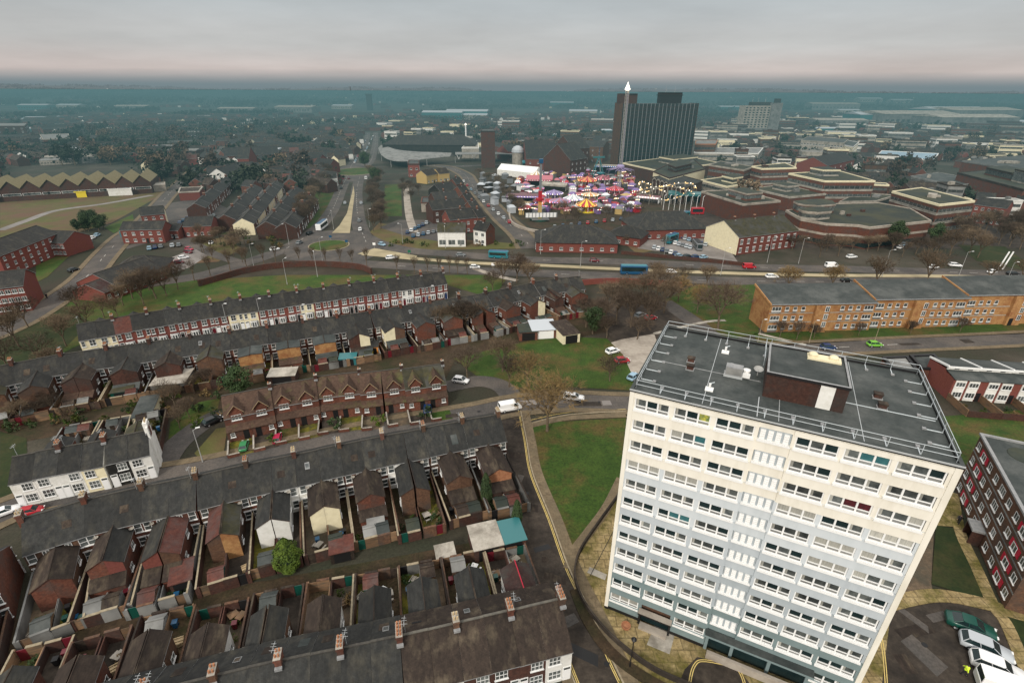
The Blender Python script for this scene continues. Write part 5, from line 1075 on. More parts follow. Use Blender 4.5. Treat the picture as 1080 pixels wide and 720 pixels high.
BL('shopping_centre', 'long brown flat roofed shopping centre at the right edge of the town', 'shopping centre', [(1010, 182), (1080, 200), (1140, 196), (1060, 178)], 12, 'brick', 'felt_green', 'slate_brown', plant=5, tier=[(.4, .4, .5, 4.5, 'brick'), (.2, .7, .4, 7, 'concrete')])
BL('shopping_centre', 'low brown retail block with a ribbed dark roof behind the car ramp', 'shopping centre', [(1015, 170), (1095, 182), (1160, 178), (1080, 164)], 13, 'brick', 'felt', 'concrete_grey', plant=4)
BL('car_ramp', 'grey car ramp structure above the shopping centre roofs', 'car ramp', [(960, 186), (1010, 196), (1040, 191), (990, 182)], 7, 'concrete_grey', 'felt', 'concrete_grey', plant=1)
gabled('town_hall_annexe', 'red brick building with white windows and a hipped slate roof at the right edge', 'building', (1034, 208), (1068, 212), 13, 9, 12, 'brick_red', 'slate', nw=5, st=3)
gabled('warehouse', 'red brown gabled warehouse with a slate roof behind the civic offices', 'warehouse', (858, 166), (888, 160), 22, 12, 17, 'brick_red', 'slate', nw=5, st=3)
BL('shop_block', 'pale grey long department store behind the civic quarter', 'shop', [(845, 148), (890, 151), (895, 147), (852, 144)], 14, 'concrete', 'felt', 'concrete', win=(2, 1.5, 2), storeys=3)
BL('shop_block', 'cream fronted shop block beside the red warehouse', 'shop', [(885, 152), (900, 155), (906, 150), (892, 148)], 12, 'cream', 'felt', 'white', win=(1.4, 1.6, 1), storeys=3)
BL('glass_hall', 'pale green glass roofed hall beyond the civic offices', 'hall', [(925, 164), (985, 169), (990, 162), (930, 159)], 7, 'concrete', 'paint_paleblue', 'white')
BL('multi_storey_car_park', 'orange brown banded car park beside the dark slab', 'car park', [(733, 152), (755, 152), (757, 148), (734, 148)], 16, 'brick_brown', 'concrete_grey', 'pot', win='strip', storeys=3, wh=1.8)
BL('multi_storey_car_park', 'white banded long car park behind the dark slab', 'car park', [(732, 161), (800, 162), (805, 156), (735, 156)], 9, 'concrete', 'concrete_grey', 'white', win='strip', storeys=2)
# pale office tower on the right
A, B = at(786, 113, 40), at(824, 113, 40); dv = (B-A).normalized(); w_ = (B-A).length
H = thing('office_tower', 'pale concrete office tower with dark rooftop plant beyond the town', 'office tower', (A.x, A.y, 0), math.atan2(dv.y, dv.x))
m = MB(); m.box(0, w_*.72, 0, 16, 0, 42, 'concrete', top='felt'); m.box(w_*.72, w_, -3, 14, 0, 46, 'concrete_grey', top='felt'); m.box(0, w_*.9, -6, -.01, 0, 9, 'concrete_grey'); put('wall', m, H)
m = MB(); m.box(w_*.2, w_*.75, 4, 12, 42, 47, 'slate'); m.box(w_*.85, w_*.98, 2, 8, 46, 52, 'slate'); 
for x in (.25, .4, .6): m.tube((w_*x, 7, 47), (w_*x, 7, 54), .3, .1, 'pole', 5)
put('plant_room', m, H)
for s in range(11):
    for k in range(7): put('window', shared(('ow',), lambda: MB().box(-1.6, 1.6, -.1, -.01, 0, 1.7, 'glass_dark')), H, (w_*.72*(k+.5)/7, 0, 3+s*3.5))
# the old pub: white gable, red brick front
F0, F1, F2 = at(776, 269), at(838, 261), at(747, 256); dF = (F1-F0).normalized(); nF = Vector((-dF.y, dF.x)); dd = abs((F2-F0).dot(nF))
gabled('public_house', 'old pub with a white gable end, mossy roof and red brick front', 'pub', F0+nF*dd/2, F1+nF*dd/2, dd, 7.4, 12.2, 'brick_red', 'slate_moss', side='cream', nw=9, st=2, win=(1.3, 1.8, 2), chim=3, lintel='upvc', world=True)
hipped('health_centre', 'hipped slate roofed brick building with a mossy centre beside the ring road', 'building', (607, 250), 34, 19, -.05, 4.2, 9.5, 'brick_red', 'slate', .35, 8)
put_ = hipped('club_house', 'wide hipped slate roofed brick hall below the fairground', 'hall', (700, 236), 34, 22, .12, 4.6, 10.5, 'brick_red', 'slate', .5, 8)
hipped('club_house', 'small hipped brick building joined beside the wide hall', 'hall', (662, 246), 15, 12, -.5, 4.0, 7.5, 'brick_red', 'slate', .2, 4)
# white fronted shops near the roundabout
gabled('corner_shop', 'detached shop with a white front and big display windows', 'shop', (462, 235), (491, 235), 8, 6.5, 9.5, 'brick', 'slate_moss', front='white', nw=3, st=1, win=(3.0, 2.2, 2), chim=2)
gabled('corner_house', 'narrow white painted corner house by the high street', 'house', (504, 233), (517, 235), 7, 6.5, 9.5, 'brick', 'slate', front='white', nw=2, st=2, win=(1.5, 1.5, 2), chim=1)
for i, (a, b, d_, fr) in enumerate((((470, 222), (500, 219), 10, 'brick_red'), ((452, 212), (488, 209), 11, 'brick_dark'), ((455, 203), (480, 201), 12, 'brick_dark'), ((458, 195), (476, 192), 11, 'slate'))):
    gabled('brick_building', ['red brick building behind the white fronted shop', 'dark roofed workshop, the lower of the three by the high street', 'dark roofed workshop, the middle of the three by the high street', 'dark gabled house at the top of the high street row'][i], 'building', a, b, d_, 7, 10.5, fr, 'slate', nw=4, st=2, chim=1)
for i in range(5):
    gabled('shop_house', f"narrow high street house, {nth(i)} up the kerb line from the white corner house", 'house', (499-i*5.6, 221-i*8.2), (507-i*5.6, 220-i*8.2), 9, 7, 10, 'brick', 'slate', nw=2, st=2, chim=1, group='high street houses')
BL('shed_building', 'pink walled flat roofed workshop beside the lane', 'workshop', [(444, 214), (456, 214), (456, 208), (445, 208)], 5, 'stone_path', 'felt', 'brick', fh=.3)
BL('red_brick_shop', 'dark red shop with a row of white first floor windows near the bus station', 'shop', [(430, 173), (442, 173), (442, 169), (431, 169)], 10, 'brick_red', 'felt', 'brick_dark', win=(1.6, 1.4, 1), storeys=2)
for i, (a, b) in enumerate((((444, 180), (456, 178)), ((459, 178), (470, 177)))):
    gabled('ochre_building', ['ochre walled gabled shop beside the red one', 'ochre gabled shop at the head of the high street'][i], 'shop', a, b, 10, 6, 9, 'paint_gold', 'slate_brown', nw=3, st=1)
# bus station: curved silver canopy and hooped roofs
P = [at(*p, 6) for p in [(399, 156), (402, 163), (412, 169), (430, 170), (450, 167.5), (480, 164.5)]]; Q = [at(*p, 9) for p in [(402, 153), (408, 154.5), (420, 158), (440, 160), (460, 160.5), (480, 161.5)]]
P, Q = smooth(P, 4), smooth(Q, 4); m = MB(); 
for i in range(len(P)-1):
    m.face([V3(P[i], 6), V3(P[i+1], 6), V3(Q[i+1], 9), V3(Q[i], 9)], 'concrete_grey', True); m.face([V3(Q[i], 8.7), V3(Q[i+1], 8.7), V3(P[i+1], 5.7), V3(P[i], 5.7)], 'concrete_grey'); m.face([V3(P[i], 5.7), V3(P[i+1], 5.7), V3(P[i+1], 6), V3(P[i], 6)], 'concrete_grey')
H = thing('bus_station', 'bus station with a swept silver canopy ending in a round nose', 'bus station', (0, 0, 0)); put('canopy', m, H)
m = MB()
for p in P[::4]: m.tube(V3(p, 0), V3(p, 5.8), .25, .18, 'pole', 6)
put('post', m, H)
P2 = [at(*p, 7) for p in [(480, 163), (520, 162.5), (560, 163), (560, 161), (520, 160.5), (480, 160.5)]]; put('canopy_arm', MB().prism([tuple(p) for p in P2], 6.6, 7, 'concrete_grey'), H)
for x in (484, 500, 515, 540): q = at(x, 168); put('strut', MB().tube((q.x, q.y, 0), (q.x-3, q.y, 6.6), .3, .2, 'upvc', 5).tube((q.x, q.y, 0), (q.x+3, q.y, 6.6), .3, .2, 'upvc', 5), H)
hipped('bus_hall', 'dark hipped roof hall rising behind the silver canopy', 'hall', (455, 151), 95, 40, 0, 11, 19, 'slate', 'slate', .7, 6)
BL('brick_tower', 'square red brick tower block behind the bus station', 'tower', [(507, 138.5), (522, 138.5), (521, 136), (508, 136)], 30, 'brick_dark', 'felt', 'slate', fh=.5)
BL('chimney_hall', 'white edged low hall with a slanted roof beside the bus station', 'hall', [(487, 156), (505, 156), (504, 150), (493, 151)], 10, 'concrete', 'concrete', 'white')
q = at(492, 160); H = thing('mast', 'white mast beside the bus station', 'mast', (q.x, q.y, 0)); put('post', MB().tube((0, 0, 0), (0, 0, 29), .9, .8, 'upvc', 8), H); put('lamp', MB().lathe((0, 0, 27), [(.6, 0), (1.3, 1), (0, 2.4)], 'lamp_white', 8), H)
for i, (a, b, d_, wl, st_) in enumerate((((530, 153), (548, 152), 20, 'brick_red', 2), ((553, 148), (585, 148), 50, 'brick_red', 2), ((588, 152), (606, 150), 26, 'brick_dark', 3), ((612, 148), (640, 149), 30, 'brick_brown', 3), ((594, 143), (612, 142), 26, 'brick_dark', 3))):
    gabled('town_building', ['small red brick hall beside the bus station', 'market hall with a wide green glazed gable roof', 'dark church-like hall behind the fairground', 'tall brown warehouse left of the dark slab', 'gabled dark roof behind the fairground halls'][i], 'building', a, b, d_, [9, 9, 13, 14, 16][i], [14, 22, 24, 18, 26][i], wl, 'slate', nw=4, st=st_)
q = at(546, 158, 14); H = thing('dome', 'small silver dome between the halls behind the fairground', 'dome', (q.x, q.y, 0)); put('drum', MB().lathe((0, 0, 0), [(5, 0), (5, 12)], 'concrete', 12), H); put('cupola', MB().lathe((0, 0, 12), [(5.6, 0), (5.2, 2.4), (3.6, 4.4), (1.4, 5.4), (0, 5.6)], 'paint_silver', 14, True), H)
fb = random.Random(31); taken = []
KEEP = [(735, 172, 1045, 262), (783, 108, 830, 150), (845, 143, 908, 170), (920, 156, 1000, 172), (640, 100, 745, 200), (730, 146, 806, 164), (1005, 160, 1100, 216)]
wn_ = {'brick': 'red brown brick', 'brick_dark': 'dark brick', 'concrete': 'pale concrete', 'concrete_grey': 'grey concrete', 'cream': 'cream', 'brick_brown': 'brown brick', 'white': 'white'}
nb = 0
for _ in range(6000):
    px_, py_ = fb.uniform(735, 1100) if fb.random() < .75 else fb.uniform(395, 650), fb.uniform(131, 235)
    if px_ < 700 and py_ > 160: continue
    q = at(px_, py_); sz = (9+q.length/45)*fb.uniform(.6, 1.1)
    if any((q.x-a)**2+(q.y-b)**2 < (c+sz*.62)**2 for a, b, c in OCC): continue
    taken.append(q); a = -.25+fb.uniform(-.15, .15); lx, ly = fb.uniform(.5, 1.3)*sz, fb.uniform(.4, .8)*sz; h = fb.choice([7, 8, 10, 11, 13, 16]); wm_ = fb.choice(['brick', 'brick', 'brick_dark', 'concrete', 'concrete_grey', 'cream', 'brick_brown', 'white']); rf_ = fb.choice(['felt_green', 'felt', 'concrete_grey', 'slate']); fa_ = fb.choice(['concrete', 'cream', 'slate_brown', 'white', 'brick_dark'])
    R2 = Matrix.Rotation(a, 2); pts = [q+R2 @ Vector(p) for p in ((-lx/2, -ly/2), (lx/2, -ly/2), (lx/2, ly/2), (-lx/2, ly/2))]
    BL('town_block', f"{wn_[wm_]} flat roofed block packed among the town centre roofs", 'building', pts, h, wm_, rf_, fa_, win='strip', storeys=max(2, h//4), plant=fb.randint(0, 3), world=True, wh=1.3, pw=4, fh=fb.choice([.4, .8, 1.1]), group=f"{wn_[wm_]} town centre blocks"); nb += 1
    if nb > 150: break
# ---------------------------------------------------------------- saw-tooth depot at the far left and other left-hand buildings
A, B = at(-25, 196, 10), at(157, 187, 10); dv = (B-A).normalized(); Ld = (B-A).length; nv = Vector((-dv.y, dv.x)); n_b = 9; wb = Ld/n_b
for i in range(n_b):
    f = A+dv*(i*wb); d_ = 34
    H = thing('depot_bay', f"pitched bay of the brick depot with an ochre roof, {nth(i)} from the photo edge", 'depot', (f.x, f.y, 0), math.atan2(dv.y, dv.x), 'gabled depot bays')
    m = MB(); m.face([(0, 0, 0), (wb, 0, 0), (wb, 0, 7), (wb/2, 0, 11.5), (0, 0, 7)], 'brick_dark'); m.face([(wb, d_, 0), (0, d_, 0), (0, d_, 7), (wb/2, d_, 11.5), (wb, d_, 7)], 'brick_dark'); m.face([(0, d_, 0), (0, 0, 0), (0, 0, 7), (0, d_, 7)], 'brick_dark'); m.face([(wb, 0, 0), (wb, d_, 0), (wb, d_, 7), (wb, 0, 7)], 'brick_dark'); put('wall', m, H)
    m = MB(); m.face([(0, -.5, 7.15), (wb/2, -.5, 11.65), (wb/2, d_, 11.65), (0, d_, 7.15)], 'depot_roof'); m.face([(wb/2, -.5, 11.65), (wb, -.5, 7.15), (wb, d_, 7.15), (wb/2, d_, 11.65)], 'depot_roof'); m.face([(0, -.5, 6.9), (wb/2, -.5, 11.4), (wb/2, -.5, 11.65), (0, -.5, 7.15)], 'slate_moss'); m.face([(wb/2, -.5, 11.4), (wb, -.5, 6.9), (wb, -.5, 7.15), (wb/2, -.5, 11.65)], 'slate_moss'); put('roof', m, H)
    for x in (.25, .5, .75): put('window', shared(('dw',), lambda: MB().box(-2, 2, -.08, -.01, 0, 1.4, 'upvc').box(-1.8, 1.8, -.1, -.081, .1, 1.3, 'glass')), H, (wb*x, 0, 3))
BL('shed_building', 'cream walled low workshop in front of the depot', 'workshop', [(123, 193), (155, 191), (157, 187), (125, 188)], 7, 'cream', 'felt', 'cream', fh=.5)
BL('shed_building', 'long white van body shop in front of the depot', 'workshop', [(113, 200), (138, 199), (139, 196), (115, 197)], 4, 'white', 'paint_silver', 'white', fh=.4)
BL('shed_building', 'yellow and white lorry bodies parked by the depot', 'workshop', [(68, 203), (90, 202), (90, 200), (69, 201)], 3.5, 'paint_yellow', 'upvc', 'paint_yellow', fh=.4)
BL('shed_building', 'pink brick wall panel building beside the depot', 'workshop', [(146, 197), (174, 195), (174, 192), (148, 194)], 4, 'stone_path', 'concrete', 'stone_path', fh=.4)
BL('mill_building', 'tall dark brown mill at the left edge on the horizon side', 'mill', [(-40, 133), (26, 133), (29, 130), (-40, 130)], 17, 'brick_dark', 'concrete_grey', 'brick_dark', win=(2.4, 1.6, 1), storeys=4, pw=9)
BL('factory', 'pink brown low factory beyond the depot', 'factory', [(45, 147), (74, 146), (72, 141), (42, 142)], 11, 'brick', 'concrete_grey', 'concrete', win='strip', storeys=2)
for i, (a, b, d_, ev_) in enumerate((((-30, 262), (38, 238), 14, 8), ((-30, 290), (26, 284), 13, 8), ((46, 243), (78, 244), 13, 5.5))):
    gabled('brick_flats', ['red brick flats with a slate roof, the longest at the left edge', 'red brick flats at the left edge, the nearest to the road', 'low red brick wing with a slate roof beside the bushes'][i], 'flats', a, b, d_, ev_, ev_+3.2, 'brick_red', 'slate', nw=8, st=3 if ev_ > 6 else 2)
gabled('detached_house', 'brick house with a cream gable end beside the grass', 'house', (147, 219), (172, 217), 9, 6, 9, 'brick_red', 'slate', side='cream', nw=3)
gabled('brick_shop', 'brick shop with four upper windows and a turquoise shop sign', 'shop', (130, 234), (174, 233), 9, 6, 8.6, 'brick_red', 'slate', nw=5)
q = at(140, 252); tag(put('shop_sign', MB().box(-5, 5, -.2, 0, .8, 3.4, 'paint_cyan')), 'turquoise shop front panel at the foot of the brick shop', 'shop sign').location = (q.x, q.y, 0)
gabled('workshop', 'low red brick workshop with a dark roof beside the brick shop', 'workshop', (176, 236), (192, 236), 9, 4, 6, 'brick_red', 'slate', nw=3, st=1)
gabled('workshop', 'long red brick building with a dark gabled roof by the car park', 'workshop', (196, 229), (225, 228), 12, 5, 8, 'brick_red', 'slate', nw=4, st=1)
BL('workshop', 'pink roofed workshop beside the parked cars', 'workshop', [(188, 203), (210, 202), (214, 197), (190, 198)], 5, 'brick_red', 'slate_brown', 'concrete', fh=.4)
gabled('church_hall', 'low hall with a red porch and dark roof beside the ring road trees', 'hall', (98, 289), (150, 272), 17, 3.4, 7, 'brick_red', 'slate', nw=5, st=1)
gabled('church_hall', 'small gabled annexe with a red front joined to the low hall', 'hall', (90, 300), (112, 292), 12, 3.2, 5.5, 'brick_red', 'slate_plum', nw=3, st=1)
q = at(150, 282); hipped('church_hall', 'dark hipped roof at the right of the low hall', 'hall', (150, 280), 16, 14, .3, 3.2, 7, 'brick_red', 'slate', .2, 4)
for i, (a, b, n_, fr) in enumerate((((236, 226), (268, 194), 9, 'white'), ((255, 230), (291, 190), 10, 'cream'), ((280, 233), (312, 196), 9, 'brick'), ((300, 234), (326, 205), 6, 'brick_dark'), ((205, 214), (238, 186), 8, 'brick'))):
    def vx(k, o, r, fr=fr):
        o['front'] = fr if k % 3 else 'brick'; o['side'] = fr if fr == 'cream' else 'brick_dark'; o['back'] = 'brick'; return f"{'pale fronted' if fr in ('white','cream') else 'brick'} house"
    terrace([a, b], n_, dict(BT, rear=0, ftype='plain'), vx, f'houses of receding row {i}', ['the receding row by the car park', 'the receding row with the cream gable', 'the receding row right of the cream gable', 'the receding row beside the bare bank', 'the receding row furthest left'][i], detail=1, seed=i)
for i, (a, b) in enumerate((((215, 160), (240, 166)), ((228, 178), (250, 172)), ((335, 167), (352, 168)), ((323, 162), (340, 163)))):
    gabled('town_building', ['white gabled house at the bend of the left road', 'pale house among dark trees up the left road', 'red brick twin gabled building by the upper roundabout', 'red gabled building joined behind the twin gables'][i], 'building', a, b, 12, 7, 11, ['white', 'white', 'brick_red', 'brick_red'][i], 'slate', nw=4, st=2)
H = gabled('old_school', 'long brick school with a red central gable among trees on the left', 'school', (235, 156), (292, 154), 22, 8, 14, 'brick', 'slate', nw=10, st=2)
gabled('old_school_gable', 'orange red gable standing in the middle of the brick school', 'school', (252, 155), (264, 155), 16, 11, 19, 'brick_red', 'slate', nw=3, st=2)
# ---------------------------------------------------------------- fairground
fr_ = random.Random(77)
FAIR = 'fairground attractions'
def lamps(m, n, fn, s=.22, cols=('lamp_white', 'lamp_red', 'lamp_pink', 'lamp_violet', 'lamp_gold')):
    for k in range(n): p = fn(k/n); c = cols[k % len(cols)]; m.box(p[0]-s, p[0]+s, p[1]-s, p[1]+s, p[2]-s, p[2]+s, c)
    return m
def round_ride(px, R, h, c1, c2, label, rise=.5, lc=('lamp_white', 'lamp_red'), name='roundabout_ride'):
    R *= .85
    q = at(*px); H = thing(name, label, 'fairground ride', (q.x, q.y, 0), fr_.random(), FAIR)
    put('platform', MB().lathe((0, 0, 0), [(R, 0), (R, .7), (0, .7)], c2, 16), H)
    put('canopy', MB().lathe((0, 0, h), [(R*.98, -.9), (R, 0), (R*.5, R*rise*.6), (R*.12, R*rise), (0, R*rise+.6)], c1, 16, mats=[c1, c2]), H)
    m = MB()
    for k in range(8): a = 2*PI*k/8; m.tube((cos(a)*R*.9, sin(a)*R*.9, .7), (cos(a)*R*.9, sin(a)*R*.9, h-.3), .12, .12, 'upvc', 5)
    m.tube((0, 0, .7), (0, 0, h+R*rise*.6), .8, .6, c2, 8); put('post', m, H)
    put('light_ring', lamps(MB(), 24, lambda t: (cos(t*2*PI)*R*1.01, sin(t*2*PI)*R*1.01, h-.4), cols=lc), H)
    m = MB()
    for k in range(8): a = 2*PI*k/8; sc1 = fr_.choice(['paint_red', 'paint_white', 'paint_violet', 'paint_gold']); put('ride_seat', shared(('ride_seat', sc1), lambda: MB().box(-.6, .6, -.5, .5, 0, .5, sc1).box(-.6, .6, .3, .5, .5, 1.2, sc1)), H, (cos(a)*R*.65, sin(a)*R*.65, .75), a)
    return H
round_ride((619, 197), 7.5, 5, 'paint_orange', 'paint_red', 'round ride with an orange and red domed canopy at the back of the fair', .3, ('lamp_gold', 'lamp_red'))
round_ride((635, 195), 7, 5, 'paint_rose', 'paint_maroon', 'round ride with a pink lit canopy beside the dark blue one', .3, ('lamp_pink', 'lamp_white'))
round_ride((604, 217), 6.5, 4.6, 'paint_silver', 'paint_white', 'round ride with a silver grey dome in the middle of the fair', .35, ('lamp_white', 'lamp_violet'))
round_ride((618, 223), 6.5, 4.2, 'paint_red', 'paint_yellow', 'small red roofed children ride with yellow lights at the front', .45, ('lamp_red', 'lamp_gold'))
round_ride((622, 212), 6, 4.4, 'paint_orange', 'paint_cream', 'orange rimmed open round ride behind the red one', .15, ('lamp_gold', 'lamp_white'))
round_ride((590, 219), 7, 4.2, 'paint_violet', 'paint_rose', 'violet and pink lit waltzer near the red and yellow tower', .2, ('lamp_violet', 'lamp_pink'))
round_ride((584, 210), 6.5, 4.2, 'paint_purple', 'paint_violet', 'purple lit dome ride behind the waltzer', .25, ('lamp_violet', 'lamp_white'))
round_ride((566, 190), 5, 4.5, 'paint_gold', 'paint_white', 'golden carousel with white lights at the back left of the fair', .5, ('lamp_gold', 'lamp_white'))
round_ride((648, 206), 6, 4.5, 'paint_red', 'paint_rose', 'red ride glowing beside the tall mast', .3, ('lamp_red', 'lamp_pink'))
def hall_ride(px, w, d, h, rot, c1, c2, label, lc, roof='flat', name='fairground_stall', cat='fairground stall'):
    q = at(*px); H = thing(name, label, cat, (q.x, q.y, 0), rot, FAIR)
    m = MB(); m.box(-w/2, w/2, -d/2, d/2, 0, .6, 'slate_brown'); m.box(-w/2, w/2, d/2-.3, d/2, .6, h, c2); m.box(-w/2, -w/2+.3, -d/2, d/2-.3, .6, h, c2); m.box(w/2-.3, w/2, -d/2, d/2-.3, .6, h, c2); put('wall', m, H)
    m = MB()
    if roof == 'gable': m.hull([(-w/2-.3, -d/2-.3, h), (w/2+.3, -d/2-.3, h), (w/2+.3, d/2+.3, h), (-w/2-.3, d/2+.3, h)], [(-w/2-.3, -.05, h+d*.22), (w/2+.3, -.05, h+d*.22), (w/2+.3, .05, h+d*.22), (-w/2-.3, .05, h+d*.22)], c1)
    else: m.hull([(-w/2-.3, -d/2-.8, h-.5), (w/2+.3, -d/2-.8, h-.5), (w/2+.3, d/2, h), (-w/2-.3, d/2, h)], [(-w/2-.3, -d/2-.8, h-.3), (w/2+.3, -d/2-.8, h-.3), (w/2+.3, d/2, h+.3), (-w/2-.3, d/2, h+.3)], c1)
    put('roof', m, H); m = MB(); m.box(-w/2, w/2, -d/2-1.0, -d/2-.82, h-.9, h+.2, c2); put('fascia', m, H)
    if lc: put('light_row', lamps(MB(), max(4, int(w*1.2)), lambda t: (-w/2+w*t, -d/2-1.1, h-.3), .18, lc), H)
    return H
q = at(548, 186); H = thing('marquee', 'big white gabled marquee at the back left of the fair', 'marquee', (q.x, q.y, 0), -.62); w_, d_ = 36, 12
put('canopy', MB().hull([(-w_/2, -d_/2, 4.4), (w_/2, -d_/2, 4.4), (w_/2, d_/2, 4.4), (-w_/2, d_/2, 4.4)], [(-w_/2, -.05, 8.4), (w_/2, -.05, 8.4), (w_/2, .05, 8.4), (-w_/2, .05, 8.4)], 'upvc'), H); put('wall', MB().box(-w_/2+.1, w_/2-.1, -d_/2+.1, d_/2-.1, 0, 4.39, 'white'), H)
hall_ride((569, 196), 18, 11, 5, -.1, 'paint_rose', 'paint_maroon', 'wide pink roofed hall in the middle left of the fair', ('lamp_pink', 'lamp_white'), 'gable', 'dodgem_hall', 'fairground ride')
hall_ride((585, 201), 17, 6, 4.2, -.35, 'concrete', 'concrete', 'long white tent roof in front of the pink hall', None, 'gable', 'marquee', 'marquee')
hall_ride((552, 213), 20, 8, 4.2, -.05, 'paint_maroon', 'paint_purple', 'long purple fronted stall row beside the road', ('lamp_violet', 'lamp_white'))
hall_ride((557, 177), 10, 6, 5, 0, 'paint_cyan', 'paint_cyan', 'turquoise tent at the very back of the fair', None, 'gable', 'marquee', 'marquee')
hall_ride((600, 182), 22, 9, 5, -.1, 'paint_red', 'paint_gold', 'long red roofed funhouse at the back of the fair', ('lamp_gold', 'lamp_red'))
hall_ride((640, 184), 20, 8, 7, -.2, 'concrete', 'paint_navy', 'dark blue ghost train with pale roof at the back of the fair', ('lamp_white', 'lamp_blue'))
hall_ride((684, 214), 13, 5, 4, -.5, 'paint_maroon', 'paint_white', 'slanted maroon and white stall beside the coaster', ('lamp_white', 'lamp_pink'))
pos = []
kinds = ['paint_red', 'paint_rose', 'paint_purple', 'paint_white', 'slate_brown', 'paint_gold', 'paint_silver', 'paint_grey', 'paint_purple', 'paint_maroon', 'paint_maroon', 'slate_brown', 'paint_grey']
cn = {'paint_red': 'red', 'paint_rose': 'pink', 'paint_violet': 'violet', 'paint_white': 'white', 'paint_gold': 'golden', 'paint_orange': 'orange', 'paint_silver': 'silver', 'paint_cream': 'cream', 'paint_purple': 'purple', 'paint_maroon': 'maroon', 'paint_cyan': 'turquoise', 'upvc': 'white', 'slate_brown': 'brown', 'paint_grey': 'grey'}
bigs = [(619, 197), (635, 195), (604, 217), (618, 223), (622, 212), (590, 219), (584, 210), (548, 186), (569, 196), (585, 201), (552, 213), (684, 214), (640, 184), (600, 182), (570, 230), (652, 203)]
n_s = 0
for _ in range(2500):
    px_, py_ = fr_.uniform(506, 672), fr_.uniform(182, 226)
    if py_ < 250-abs(px_-600)*0 and (px_-506)*.42+188 < py_-22 and px_ < 560: continue
    if any(abs(px_-a) < 11 and abs(py_-b) < 5 for a, b in bigs) or any(abs(px_-a) < (4.5 if px_ > 546 else 8) and abs(py_-b) < (2 if px_ > 546 else 4) for a, b in pos): continue
    if px_ < 545 and py_ < 186+(545-px_)*.0: continue
    pos.append((px_, py_)); kk = kinds if px_ > 546 else ['paint_grey', 'paint_grey', 'slate_brown', 'paint_silver']; c = fr_.choice(kk); c2 = fr_.choice(kk); n_s += 1
    lc = fr_.choice([('lamp_white', 'lamp_red'), ('lamp_pink', 'lamp_white'), ('lamp_gold', 'lamp_white'), ('lamp_violet', 'lamp_pink'), None]) if px_ > 545 else None
    w_ = fr_.uniform(2.4, 5); q = at(px_, py_); rot = fr_.uniform(-.8, .8); key = fr_.randint(0, 2)
    tp = 'gable' if key else 'flat'; H = thing('fairground_stall', f"small lit fairground stall with a {cn[c]} roof and {cn[c2]} front", 'fairground stall', (q.x, q.y, 0), rot, f'{cn[c]} and {cn[c2]} fairground stalls')
    d_ = fr_.uniform(3, 5); h = fr_.uniform(2.8, 4.2)
    m = MB().box(-w_/2, w_/2, -d_/2, d_/2, 0, h-.3, c2); put('wall', m, H)
    m = MB()
    if key: m.hull([(-w_/2-.3, -d_/2-.3, h-.29), (w_/2+.3, -d_/2-.3, h-.29), (w_/2+.3, d_/2+.3, h-.29), (-w_/2-.3, d_/2+.3, h-.29)], [(-w_/4, -.05, h+1), (w_/4, -.05, h+1), (w_/4, .05, h+1), (-w_/4, .05, h+1)], c)
    else: m.box(-w_/2-.2, w_/2+.2, -d_/2-.9, d_/2+.2, h-.29, h, c)
    put('roof', m, H)
    if lc: put('light_row', lamps(MB(), int(w_*1.5), lambda t: (-w_/2+w_*t, -d_/2-.95, h-.5), .2, lc), H)
    if n_s > 150: break
# red and yellow drop tower with its name board
q = at(569, 232); H = thing('drop_tower_ride', 'tall grey and red to yellow drop tower ride at the front of the fair', 'fairground ride', (q.x, q.y, 0), .1, FAIR)
m = MB(); m.box(-.9, .9, -.9, .9, 0, 4, 'paint_yellow'); m.box(-.9, .9, -.9, .9, 4, 8, 'paint_gold'); m.box(-.9, .9, -.9, .9, 8, 11, 'paint_orange'); m.box(-.9, .9, -.9, .9, 11, 15, 'paint_red'); m.box(-.55, .55, -.55, .55, 15, 29, 'paint_grey'); m.box(-1, 1, -1, 1, 28.5, 30.5, 'paint_blue'); put('column', m, H)
put('base', MB().lathe((0, 0, 0), [(5, 0), (5, .8), (0, .8)], 'paint_green', 8).box(-4.5, 4.5, -4.5, 4.5, .8, 1.0, 'concrete_grey'), H); put('seat_ring', MB().lathe((0, 0, 10), [(1.2, 0), (2.2, .2), (2.2, 1.4), (1.2, 1.6)], 'paint_red', 8), H)
m = MB()
for k in range(9): m.box(-8+k*1.8, -6.6+k*1.8, -5.6, -5.4, 2.6, 4.8, 'upvc')
m.box(-8.2, 8.4, -5.39, -5.3, 2.4, 5.0, 'paint_grey'); put('name_board', m, H)
# very tall swing mast with lit head
q = at(652, 203); H = thing('star_tower_ride', 'very tall thin lattice mast ride with a bright lit peak', 'fairground ride', (q.x, q.y, 0), .4, FAIR)
m = MB()
for sx in (-1, 1):
    for sy in (-1, 1): m.tube((sx*.75, sy*.75, 0), (sx*.75, sy*.75, 62), .17, .15, 'pole', 4)
for k in range(31):
    z = k*2
    for a, b in (((-.75, -.75), (.75, -.75)), ((.75, -.75), (.75, 0.75)), ((.75, 0.75), (-.75, 0.75)), ((-.75, 0.75), (-.75, -.75))): m.tube((*a, z), (*b, z+2), .09, .09, 'concrete' if k > 3 else 'paint_white', 3)
put('mast', m, H)
put('violet_strip', MB().box(-.05, .05, -1.0, -.92, 2, 60, 'paint_violet'), H)  # pale violet paint down the mast, does not glow
put('peak', MB().lathe((0, 0, 62), [(.9, -.5), (1.8, .2), (1.1, 1.7), (.4, 3.4), (0, 4.6)], 'lamp_white', 8), H)
m = MB()
